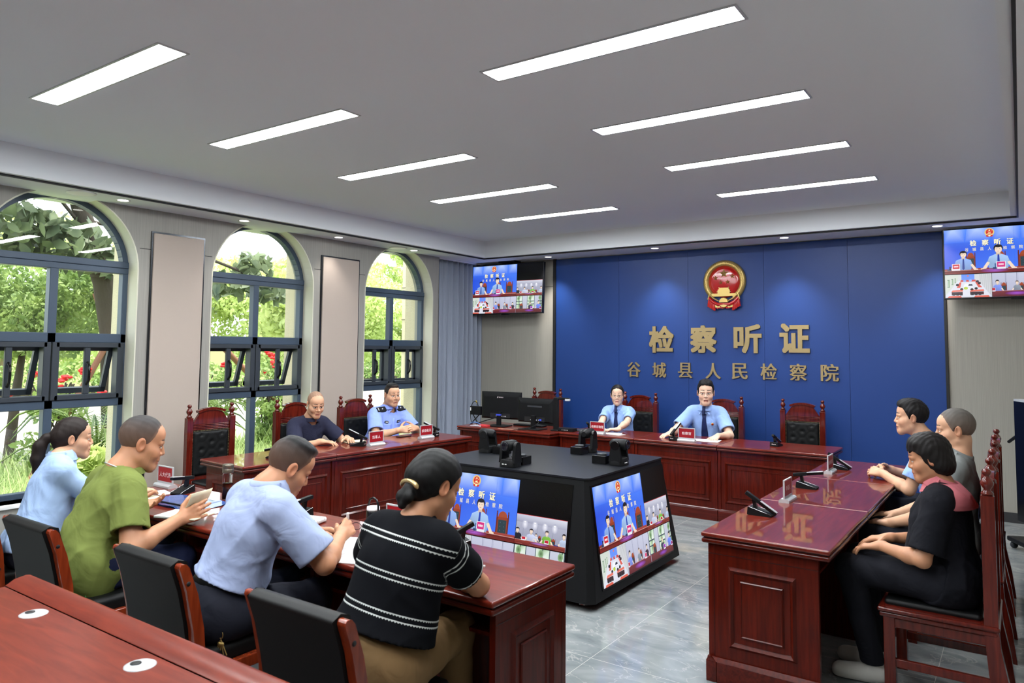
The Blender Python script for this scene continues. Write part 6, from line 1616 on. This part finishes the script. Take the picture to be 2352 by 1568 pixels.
        for j in range(m-1): fs += [(j*n, (j+1)*n, k+(j+1)*n, k+j*n), ((j+1)*n+n-1, j*n+n-1, k+j*n+n-1, k+(j+1)*n+n-1)]
        return MB().add(up+dn_, fs, 0, True).build(name, mat, par or root)
    # ---------------- collar
    cl = P.get('collar')
    if cl:
        mat = P.get('colmat', P['top']); m = MB(); n = 28; tilt = nv(S*.86-Fs*.30); cx_ = nv(np.cross(tilt, Rv)); cx_ = -cx_ if np.dot(cx_, Fs) < 0 else cx_
        c0 = neck+S*(.006 if P.get('tie') else .020)+Fs*.003
        r0, r1, hgt = (nr*1.34, nr*1.15, .040) if cl == 'shirt' else (nr*1.34, nr*1.24, .014)
        rings = []
        gap = .22 if (cl == 'shirt' and not P.get('tie')) else .06
        for k, (rr_, zz) in enumerate(((r0+.012, -.022), (r0+.004, hgt*.4), (r1+.004, hgt), (r1-.001, hgt), (r0-.006, -.01))):
            for i in range(n+1):
                a = gap+(2*PI-2*gap)*i/n; dr = nv(cx_*math.cos(a)+Rv*math.sin(a)); rings.append(c0+dr*rr_*(1+.06*math.cos(a))+tilt*zz-org)
        fs = [(k*(n+1)+i, k*(n+1)+i+1, (k+1)*(n+1)+i+1, (k+1)*(n+1)+i) for k in range(4) for i in range(n)]
        m.add(rings, fs, 0, True)
        if cl == 'shirt':
            for s in (1, -1):
                a = c0+cx_*(r0*1.0+.010)+Rv*s*.006+tilt*.008-S*.012; b = c0+Rv*s*(r0+.006)+tilt*hgt*.85+cx_*.01; c_ = c0+Rv*s*(r0+.016)-S*.022+cx_*.018; e_ = c0+cx_*(r0+.016)+Rv*s*.052-S*.070
                h, _ = hit(e_+Fs*.2, -Fs); e_ = h+Fs*.008 if h is not None else e_
                q = [a, b, c_, e_]; o2 = nv(cx_+Rv*s*.6)*.004
                vs = [p_-org for p_ in q]+[p_+o2-org for p_ in q]
                fs = [(4, 5, 6, 7), (3, 2, 1, 0), (0, 1, 5, 4), (1, 2, 6, 5), (2, 3, 7, 6), (3, 0, 4, 7)]
                m.add(vs, fs, 0)
        m.build('collar', mat, root)
    if P.get('tie'):
        tm = cloth('navy_tie', srgb(28, 38, 78), .6); c = neck-S*.20; L2 = .175
        def shp(b): return np.interp(b, [-1, -.2, .62, .74, .86, 1], [1.0, .86, .52, .44, .62, .58])
        patch('tie', c, Rv, S, -Fs, .042 if not fem else .038, L2, tm, .010, shp)
        kt = nv(S*.86-Fs*.30); cxk = nv(Fs-kt*np.dot(Fs, kt)); kc = neck+S*.006+Fs*.003+cxk*(nr*1.34+.012); m = MB(); vs = []
        for zz, w_, dd in ((.030, .017, .006), (.030, .017, -.012), (-.058, .012, .030), (-.058, .012, -.010)):
            for sg in (-1, 1): vs.append(kc+kt*zz+Rv*sg*w_+cxk*dd-org)
        m.add(vs, [(0, 1, 5, 4), (3, 2, 6, 7), (0, 2, 3, 1), (4, 5, 7, 6), (1, 3, 7, 5), (2, 0, 4, 6)]).build('tie_knot', tm, root, bevel=.004)
    if P.get('badge'):
        c = neck-S*.135-Rv*.088; h, nn = hit(c+Fs*.3, -Fs)
        if h is not None:
            q = h-org; m = MB(); m.lathe([(.001, .006), (.010, .006), (.0155, .004), (.016, 0), (.001, 0)], 18); 
            z_ = nv(nn); x_ = nv(np.cross(UP, z_)); y_ = np.cross(z_, x_); Mx = Matrix(((x_[0], y_[0], z_[0], q[0]), (x_[1], y_[1], z_[1], q[1]), (x_[2], y_[2], z_[2], q[2]), (0, 0, 0, 1)))
            m.xf(Mx); bd = m.build('badge', M_gold, root)
            m = MB(); m.lathe([(.001, .0075), (.008, .0072), (.0095, .006), (.001, .006)], 16); m.xf(Mx); m.build('badge_centre', M_red, bd)
    if P.get('pocket'):
        pm = P['top']
        for s in P['pocket']: patch('pocket', neck-S*.185+Rv*s*.082, Rv, S, -Fs, .052, .055, pm, .0045)
    if P.get('officer'):
        nav = cloth('epaulette_black', srgb(26, 28, 34), .7); mw = pbr('insignia_silver', srgb(220, 222, 226), .3, .6)
        for s in (1, -1):
            dirv = nv(sh[s]-neck+S*.075); c = neck-S*.03+(sh[s]-neck+S*.0)*.70+Fs*.022; pr = np.cross(dirv, -S); pr = nv(pr)
            e_ = patch('epaulette', c, pr, dirv, nv(-S-Fs*.35), .030, .062, nav, .009, lambda b: np.interp(b, [-1, -.75, 1], [.55, 1, 1]))
            p1 = patch('rank_bar', c+dirv*.047, pr, dirv, nv(-S-Fs*.35), .020, .0035, mw, .0115, None, e_); patch('rank_pip', c-dirv*.006, pr, dirv, nv(-S-Fs*.35), .006, .006, mw, .0125, None, e_)
        patch('chest_badge', neck-S*.112+Rv*.085, Rv, S, -Fs, .024, .015, nav, .006, lambda b: np.interp(b, [-1, -.2, .5, 1], [.35, 1, .9, .5]))
        patch('chest_wings', neck-S*.112+Rv*.085, Rv, S, -Fs, .015, .006, mw, .008)
        nt = patch('number_tag', neck-S*.112-Rv*.085, Rv, S, -Fs, .031, .012, nav, .006); patch('number_text', neck-S*.112-Rv*.085, Rv, S, -Fs, .024, .0045, mw, .0078, None, nt)
        patch('sleeve_patch', sh[-1]-S*.075-Rv*.03, Fs, S, Rv, .03, .034, nav, .006)
        patch('button_placket', neck-S*.24, Rv, S, -Fs, .015, .17, P['top'], .0055)
    # ---------------- trousers and shoes
    bkt = P.get('tbulk', bk)
    pts = np.array([pel, *KN.values(), *ank.values()]); lo, hi = pts.min(0)-.2, pts.max(0)+.2; lo[2] = .06
    f = Field(lo, hi, .009)
    f.ell(pel+S*.0, TR, (.165*bkt, .132*bkt, .12), .04); f.cap(pel+S*.02, pel+S*P.get('waist', .10), .115*bkt, .105*bkt, .06)
    f.cap(pel-Rv*.07-F_*.02, pel+Rv*.07-F_*.02, .115*bkt, .115*bkt, .05)
    for s in (1, -1):
        f.cap(hip[s], KN[s], .094*bkt, .074, .04); f.cap(KN[s], ank[s], .072, .056, .03)
    x, y, z = f.P((slice(None),)*3)
    f.d = np.maximum(f.d+.003*np.sin(x*40+2*np.sin(z*20))*np.sin(y*36+z*25), .10-z-0*x).astype(np.float32)
    hx_ = (x-pel[0])*S[0]+(y-pel[1])*S[1]+(z-pel[2])*S[2]; f.d = np.maximum(f.d, np.where(((x-pel[0])*F_[0]+(y-pel[1])*F_[1]) < .19, hx_-P.get('waist', .10), -1)).astype(np.float32)
    f.d = np.maximum(f.d, (P.get('seatz', .478)-z)+np.where(((x-pel[0])*F_[0]+(y-pel[1])*F_[1]) < .22, 0, -1)).astype(np.float32)
    V, Fc = f.mesh(1); tr_ = field_obj('trousers', V, Fc, P['trs'], root, org)
    if P.get('belt'):
        bm = MB(); n = 40; c0 = pel+S*(P.get('waist', .10)-.018)
        bt = BVHTree.FromPolygons([tuple(v) for v in V-org], [tuple(int(i) for i in q) for q in Fc])
        R_in, vs = [], []
        for k, zz in enumerate((-.018, .018)):
            for i in range(n):
                a = 2*PI*i/n; dr = Rv*math.cos(a)+Fs*math.sin(a); h = bt.ray_cast(Vector(c0+S*zz*.5+dr*.4-org), Vector(-dr))[0]
                p_ = (np.array(h) if h is not None else c0+dr*.15-org)+dr*.006+S*zz*.6; vs.append(p_)
        fs = [(i, (i+1) % n, n+(i+1) % n, n+i) for i in range(n)]
        o = bm.add(vs, fs, 0, True).build('belt', M_leather, root); sd = o.modifiers.new('s', 'SOLIDIFY'); sd.thickness = .005
    for s in (1, -1):
        m = MB(); a = ank[s]; fd = nv(np.array([F_[0], F_[1], 0])+Rv*.12*s)
        f = Field(np.array([a[0], a[1], 0])-.28, np.array([a[0], a[1], .14])+.28, .008)
        b0 = np.array([a[0], a[1], .045])-fd*.03; b1 = np.array([a[0], a[1], .038])+fd*.15
        f.cap(b0, b1, .042, .036, .02); f.cap(np.array([a[0], a[1], .06]), np.array([a[0], a[1], .10]), .040, .040, .03); f.cap(b0+fd*.06, b1+fd*.01-UP*.005, .046, .040, .02)
        x, y, z = f.P((slice(None),)*3); f.d = np.maximum(f.d, np.maximum(.004-z, z-.115)+0*x+0*y).astype(np.float32)
        V, Fc = f.mesh(1); field_obj('shoe', V, Fc, P.get('shoe', M_leather), root, org)
    # ---------------- spectacles
    if P.get('glasses'):
        gm = pbr('thin_rim', srgb(120, 116, 116), .25, .8); g_ = MB()
        for s in (1, -1):
            g_.tube([tuple(H(s*.033+.023*math.copysign(abs(math.cos(a))**.7, math.cos(a)), .108-.002*abs(math.cos(a)), .0+.0155*math.copysign(abs(math.sin(a))**.7, math.sin(a)))-org) for a in [2*PI*i/20 for i in range(20)]], .0011, 5, 0, True)
            g_.tube([tuple(H(s*.057, .103, .004)-org), tuple(H(s*.078, .06, .008)-org), tuple(H(s*.083, -.005, .01)-org)], .0014, 5)
        g_.tube([tuple(H(-.01, .110, .004)-org), tuple(H(.01, .110, .004)-org)], .0014, 5)
        g_.build('spectacles', gm, root)
    return dict(root=root, org=org, H=H, wr=wr, el=el, hd=hd, sh=sh, S=S, F=Fs, R=Rv, pel=pel, neck=neck)
LB = cloth('light_blue_cotton', srgb(152, 176, 212)); LB2 = cloth('pale_blue_cotton', srgb(152, 165, 198)); GRN = cloth('olive_green_jersey', srgb(108, 119, 60)); UNI = cloth('uniform_blue', srgb(142, 172, 226)); OFF = cloth('officer_blue', srgb(138, 160, 236))
NAVY = cloth('navy_jersey', srgb(40, 42, 62)); GREY = cloth('grey_cotton', srgb(122, 126, 126)); BLK = cloth('black_jersey', srgb(17, 18, 25)); DKT = cloth('dark_trousers', srgb(30, 32, 42)); KHA = cloth('khaki_trousers', srgb(112, 88, 58)); NVT = cloth('navy_trousers', srgb(32, 38, 66)); PINK = cloth('pink_trim', srgb(190, 108, 116))
STR = pbr('striped_knit', srgb(26, 28, 33), .9, spec=.08)
N, L, b = nodes(STR)
def mth(op, a, b_=None, c=None):
    n = N.new('ShaderNodeMath'); n.operation = op
    for i, q in enumerate((a, b_, c)):
        if q is None: continue
        if isinstance(q, (int, float)): n.inputs[i].default_value = q
        else: L.new(q, n.inputs[i])
    return n.outputs[0]
a1 = N.new('ShaderNodeAttribute'); a1.attribute_name = 'sv'; a2 = N.new('ShaderNodeAttribute'); a2.attribute_name = 'su'
w = mth('MULTIPLY', mth('FRACT', mth('MULTIPLY', mth('SUBTRACT', a1.outputs['Fac'], .045), 1/.125)), .125)
tri = mth('ABSOLUTE', mth('SUBTRACT', mth('FRACT', mth('MULTIPLY', a2.outputs['Fac'], 1/.0095)), .5))
def band(c):
    lo = mth('GREATER_THAN', w, c); hi = mth('LESS_THAN', w, mth('ADD', mth('MULTIPLY', tri, .0085), c+.0028)); return mth('MULTIPLY', lo, hi)
st = mth('MULTIPLY', mth('MAXIMUM', band(.0), band(.020)), mth('MULTIPLY', mth('LESS_THAN', a1.outputs['Fac'], .385), mth('GREATER_THAN', a1.outputs['Fac'], .0)))
mx = N.new('ShaderNodeMix'); mx.data_type = 'RGBA'; mx.inputs['A'].default_value = srgb(15, 16, 20); mx.inputs['B'].default_value = srgb(196, 200, 198)
L.new(st, mx.inputs['Factor']); L.new(mx.outputs['Result'], b.inputs['Base Color']); add_bump(STR, (1, 1, 1), 500, .3, .001)
WSH = pbr('white_shoe', srgb(206, 204, 198), .5)
SK_L, SK_M, SK_D = (222, 184, 160), (204, 158, 128), (184, 132, 100)

# ---- front row, facing away from the viewer
person('person with a ponytail and red hair tie in a light blue blouse', dict(fem=True, az=14, pel=(-.24, -6.57, .56), neck=(-.30, -6.43, 1.03), head=(-.325, -6.345, 1.145), haz=22, hp=2, wr=(-.12, -6.05, .80), wl=(-.42, -6.02, .80), top=LB, trs=DKT, sleeve=.22, collar='shirt', hair='pony', skin=SK_M, hcol=(34, 26, 24), topname='blouse', hem=-.04, hs=.94, seatz=.485))
g2 = person('person in an olive green T-shirt holding an open notebook', dict(az=8, bulk=1.13, sw=.20, pel=(.44, -6.58, .565), neck=(.405, -6.43, 1.025), head=(.425, -6.33, 1.175), haz=20, hp=14, fat=1.1, nw=1.12, wr=(.745, -6.285, .800), wl=(.235, -6.265, .805), hs=1.14, K=1.12, hr_=(.45, -.35, -.9), hl_=(-.6, -.2, -.8),
    dr=(.25, .9, .30), nr=(-.75, .35, -.15), cr=(.28, .30, .30, .30, .2), dl=(.62, .72, .05), nl=(.3, -.3, 1.0), cl=(.35, .4, .45, .5, .2), top=GRN, trs=NVT, sleeve=.20, sr=.078, collar='tee', hair='buzz', skin=SK_D, hcol=(52, 49, 49), fade=(134, 104, 86), hem=-.14, belly=.03, arm=1.12, stubble=.25, topname='t_shirt', fold=.006, seatz=.49))
g3 = person('person in a pale blue shirt and black belt bending over to write', dict(az=12, bulk=1.07, sw=.195, pel=(1.50, -6.555, .57), neck=(1.590, -6.38, 1.06), head=(1.615, -6.275, 1.155), haz=18, hp=30, hr=-4, wr=(1.785, -6.10, .835), wl=(1.475, -6.02, .800), hr_=(.75, -.2, -.75), hl_=(-.6, -.2, -.7),
    dr=(-.30, .80, .25), nr=(-.85, .1, -.55), cr=(.55, .62, .75, .85, .4), thr=(.75, .35, .65), dl=(.55, .75, -.05), nl=(.15, -.1, -1), cl=(.3, .32, .36, .4, .3), top=LB2, trs=DKT, sleeve=.235, sr=.080, collar='shirt', hair='buzz', top_=1, hcol=(26, 26, 28), fade=(120, 92, 76), skin=SK_D, hem=.125, waist=.135, belt=True, hs=1.04, arm=1.06, nw=1.05, fold=.007, hth=1.3, seatz=.49))
g4 = person('person in a striped black knit top and khaki trousers leaning on a desk', dict(fem=True, az=4, bulk=1.16, sw=.185, pel=(2.46, -6.545, .57), neck=(2.50, -6.385, 1.045), head=(2.515, -6.285, 1.170), haz=14, hp=24, hr=3, wr=(2.44, -6.10, .795), wl=(2.20, -6.03, .79), hr_=(1.0, .1, -.42), hl_=(-.7, -.2, -.6), dr=(-.95, .25, -.05), nr=(0, -.1, -1), cr=(.25, .3, .3, .35, .2), top=STR, stripes=True, trs=KHA, K=1.1, waist=.185, knee={1: (2.50, -6.12, .575), -1: (2.28, -6.12, .575)}, sleeve=.168, sr=.068, collar='tee', hair='bun', hth=1.25, hs=1.0, skin=SK_D, hcol=(12, 12, 13), hem=.115, arm=1.12, topname='knit_top', fold=.0035, tbulk=1.2, seatz=.49))
# things held and worn by the front row
def rel(g, p): return tuple(np.array(p)-g['org'])
q = g2['wr'][-1]; d = g2['hd'][-1]; m = MB()
def band_ring(c, d, r, w, th, mat, par, name, org):
    d = nv(d); u = nv(np.cross(d, UP)); v = np.cross(d, u); pts = []
    o = MB(); n = 28; R_ = [(r, -w), (r+th, -w), (r+th, w), (r, w)]
    vs = [c-org+d*z+(u*math.cos(2*PI*i/n)+v*math.sin(2*PI*i/n))*rr for rr, z in R_ for i in range(n)]
    fs = [(k*n+i, k*n+(i+1) % n, ((k+1) % 4)*n+(i+1) % n, ((k+1) % 4)*n+i) for k in range(4) for i in range(n)]
    return o.add(vs, fs, 0, True).build(name, mat, par)
fa = nv(g2['wr'][-1]-g2['el'][-1]); cw = g2['wr'][-1]-fa*.025
wt = band_ring(cw, fa, .0295, .010, .003, M_leather, g2['root'], 'wristwatch', g2['org'])
MB().lathe([(.001, 0), (.017, 0), (.018, .003), (.016, .008), (.001, .008)], 20, 0, tuple(cw-g2['org']+np.array([0, 0, .030]))).build('watch_case', M_gold, wt)
H = g2['H']; nk = MB(); nn = g2['neck']; pts = []
for i in range(28):
    a = 2*PI*i/28; dr = g2['R']*math.cos(a)+g2['F']*math.sin(a); pts.append(tuple(nn+dr*(.093+.006*math.sin(a))+g2['S']*(.022-.020*math.sin(a))-g2['org']))
nk.tube(pts, .0028, 6, 0, True).build('necklace', M_silver, g2['root'])
t = empty('notebook', (.66, -6.20, .795), .35, 'open cream notebook held by the person in olive green', 'notebook'); t.scale = (.84, .84, .84)
MB().box(-.155, -.10, 0, .0, .10, .012).build('page_block', M_paper, t, bevel=.002); MB().box(-.158, -.103, -.003, .0, .103, 0).build('cover', M_slot, t)
pg = MB(); n = 8
vs = [(.0+.15*math.sin(i/n*1.0)*(1), -.10+.2*j, .012+.13*(1-math.cos(i/n*1.45))+.04*(i/n)) for j in (0, 1) for i in range(n+1)]
o = pg.add(vs, [(i, i+1, n+2+i, n+1+i) for i in range(n)], 0, True).build('turned_page', M_cream, t); sd = o.modifiers.new('s', 'SOLIDIFY'); sd.thickness = .002
MB().box(0, -.10, 0, .15, .10, .008).build('page_block', M_cream, t, bevel=.002)
t = empty('pen', (0, 0, 0), 0, 'black pen with a metal clip lying across the open notebook', 'pen'); t.location = (.58, -6.10, .815); t.rotation_euler = (0, 0, .6)
MB().cyl((0, -.06, .004), (0, .06, .02), .005, .005, 10).build('barrel', M_black, t); MB().box(-.0015, .02, .020, .0015, .058, .027).build('clip', M_chrome, t)
hw = g3['wr'][1]+g3['hd'][1]*.09; 
t = empty('pen', tuple(hw+np.array([-.035, .02, -.045])), 0, 'white pen upright in the writing hand of the bending man', 'pen')
MB().cyl((-.012, .015, -.02), (.014, -.012, .105), .0052, .0060, 12).build('barrel', M_white, t)
MB().box(.012, -.02, .06, .016, -.016, .10).build('clip', M_white, t)
# key ring at the belt
p0 = g3['pel']+g3['R']*.15*1.07-g3['F']*.06+g3['S']*.06
k = MB(); kc = p0-g3['org']+np.array([.025, -.02, -.05])
for i in range(4):
    c = kc-np.array([0, 0, .022*i]); k.tube([tuple(c+np.array([.009*math.cos(a)*(1 if i % 2 else .3), .009*math.cos(a)*(.3 if i % 2 else 1), .015*math.sin(a)])) for a in [2*PI*j/12 for j in range(12)]], .0018, 5, 0, True)
for i in range(5):
    a = (i-2)*.22; c = kc-np.array([0, 0, .085]); e_ = c+np.array([.012*math.sin(a)*5, .006*i-.012, -.06]); k.tube([tuple(c), tuple(e_)], .0025, 5); k.ball(tuple(c*.7+e_*.3), .009, 5, 0, (1, .35, 1))
k.build('key_ring', M_gold, g3['root'])
p0 = g2['pel']+g2['R']*.19-g2['F']*.05-g2['S']*.06-g2['org']; MB().box(p0[0]+.0, p0[1]-.02, p0[2]-.05, p0[0]+.012, p0[1]+.012, p0[2]+.005).build('key_fob', pbr('green_fob', srgb(60, 120, 60), .4), g2['root'])

# ---- before the blue wall
person('person with short hair, glasses and a navy tie, both hands resting on the far desk', dict(az=174, pel=(1.44, -.21, .57), neck=(1.462, -.375, 1.055), head=(1.490, -.455, 1.235), haz=160, hp=2, hr=0, wr=(1.215, -.83, .80), wl=(1.725, -.75, .80), hr_=(-.55, .25, -.7), hl_=(.55, .3, -.7), dr=(-.35, -.85, -.22), dl=(-.05, -.95, -.25), cr=(.25, .28, .3, .34, .1), cl=(.3, .34, .36, .4, .1), sp=2.0, top=UNI, trs=DKT, sleeve=.215, sr=.074, collar='shirt', tie=True, badge=True, glasses=True, hair='short', skin=SK_L, hem=-.08, mouth=True, res=.0024, hs=1.08, sw=.178, seatz=.49))
person('person with centre parted tied hair, glasses and a navy tie behind the far desk', dict(fem=True, az=172, pel=(.30, -.17, .555), neck=(.292, -.25, .985), head=(.300, -.285, 1.150), haz=157, hp=2, wr=(.36, -.84, .795), wl=(.56, -.80, .795), hr_=(-.7, .2, -.6), hl_=(.8, .15, -.55), dr=(.55, -.8, -.05), dl=(-.85, -.45, -.05), cr=(.2, .25, .3, .3, .1), cl=(.2, .22, .25, .3, .1), top=UNI, trs=DKT, sleeve=.215, collar='shirt', tie=True, badge=True, glasses=True, hair='tied', skin=SK_L, hcol=(22, 20, 21), hem=-.05, res=.0024, lip=(190, 112, 106), fat=.95, hs=.95, seatz=.49))
# ---- window desk
person('person in a light blue uniform shirt with clasped hands at the window desk', dict(az=96, bulk=1.10, sw=.20, pel=(-1.66, -2.42, .57), neck=(-1.555, -2.395, 1.015), head=(-1.475, -2.42, 1.175), haz=108, hp=4, fat=1.12, nw=1.12, wr=(-1.235, -2.54, .81), wl=(-1.20, -2.315, .815), hr_=(-.25, -.75, -.6), hl_=(-.25, .75, -.6), dr=(.35, .93, .05), nr=(-.75, .25, -.3), cr=(.5, .55, .6, .6, .3), dl=(.15, -.98, .1), nl=(-.8, -.1, -.5), cl=(.55, .6, .65, .7, .3), top=OFF, trs=DKT, sleeve=.22, sr=.080, collar='shirt', officer=True, pocket=(1, -1), hair='buzz', top_=1, hcol=(24, 23, 24), fade=(70, 56, 50), skin=SK_M, hem=-.08, res=.0024, arm=1.1, belly=.02, seatz=.49))
person('person with a shaven head in a navy T-shirt at the middle of the window desk', dict(az=95, pel=(-1.72, -3.50, .56), neck=(-1.545, -3.53, .975), head=(-1.44, -3.55, 1.135), haz=110, hp=16, wr=(-1.185, -3.68, .80), wl=(-1.20, -3.335, .80), hr_=(-.2, -.7, -.6), hl_=(-.2, .7, -.6), dr=(.75, .6, -.1), dl=(.8, -.35, -.05), top=NAVY, trs=DKT, sleeve=.2, sr=.072, collar='tee', hair='buzz', hcol=(150, 118, 98), fade=(170, 128, 102), hth=.4, skin=SK_M, hem=-.08, topname='t_shirt', seatz=.49))
# ---- side desk
person('person in a blue uniform shirt sitting in profile with clasped hands at the side desk', dict(az=-90, bulk=1.06, sw=.195, pel=(3.985, -2.30, .575), neck=(3.835, -2.285, 1.06), head=(3.735, -2.28, 1.225), haz=-96, hp=0, fat=1.06, wr=(3.56, -2.16, .815), wl=(3.545, -2.37, .81), hr_=(.3, .6, -.7), hl_=(.25, -.5, -.75), dr=(-.75, -.6, .0), nr=(.4, -.5, -.6), cr=(.5, .55, .6, .65, .3), dl=(-.85, .5, .05), nl=(.3, .55, -.75), cl=(.5, .55, .6, .65, .3), top=UNI, trs=DKT, sleeve=.21, sr=.074, collar='shirt', officer=True, hair='short', skin=SK_M, hem=-.08, res=.0026, seatz=.49))
person('person with short grey hair in a grey short-sleeved shirt, middle seat of the side desk', dict(az=-88, pel=(4.03, -3.25, .575), neck=(4.09, -3.22, 1.06), head=(4.075, -3.20, 1.235), haz=-95, hp=4, wr=(3.72, -3.08, .66), wl=(3.72, -3.38, .66), hr_=(.3, .6, -.6), hl_=(.3, -.6, -.6), dr=(-.9, -.2, -.1), dl=(-.9, .2, -.1), top=GREY, trs=DKT, sleeve=.22, sr=.07, collar='shirt', hair='buzz', hth=1.4, hcol=(86, 82, 78), fade=(120, 100, 88), skin=SK_M, hem=-.08, seatz=.49))
gw = person('person with short black hair in a black top with a pink collar, hands on knees', dict(fem=True, az=-88, bulk=1.12, sw=.175, pel=(4.06, -4.12, .575), neck=(4.07, -4.12, 1.02), head=(4.015, -4.12, 1.165), haz=-94, hp=12, hs=.92, wr=(3.80, -4.03, .715), wl=(3.79, -4.24, .715), hr_=(.5, .6, -.5), hl_=(.5, -.5, -.6), dr=(-.9, -.15, -.2), dl=(-.9, .15, -.25), top=BLK, trs=cloth('black_trousers', srgb(24, 25, 32)), shoe=WSH, sleeve=.225, sr=.07, collar='shirt', colmat=PINK, hair='bob', hth=.8, skin=SK_D, hcol=(24, 21, 21), hem=-.10, topname='blouse', ank={1: (3.72, -4.0, .10), -1: (3.74, -4.2, .10)}, seatz=.49))
yk = MB()
vs = []; n = 16
for k_, (r, z) in enumerate(((.068, .020), (.115, -.028), (.150, -.085))):
    for i in range(n+1):
        a = PI*i/n-PI; a = a*1.0; dr = gw['R']*math.cos(a)*1.35+gw['F']*math.sin(a)*1.0; vs.append(gw['neck']+dr*r+gw['S']*z+gw['S']*.012-gw['org'])
o = yk.add(vs, [(k_*(n+1)+i, k_*(n+1)+i+1, (k_+1)*(n+1)+i+1, (k_+1)*(n+1)+i) for k_ in range(2) for i in range(n)], 0, True).build('pink_yoke', PINK, gw['root']); sd = o.modifiers.new('s', 'SOLIDIFY'); sd.thickness = .01
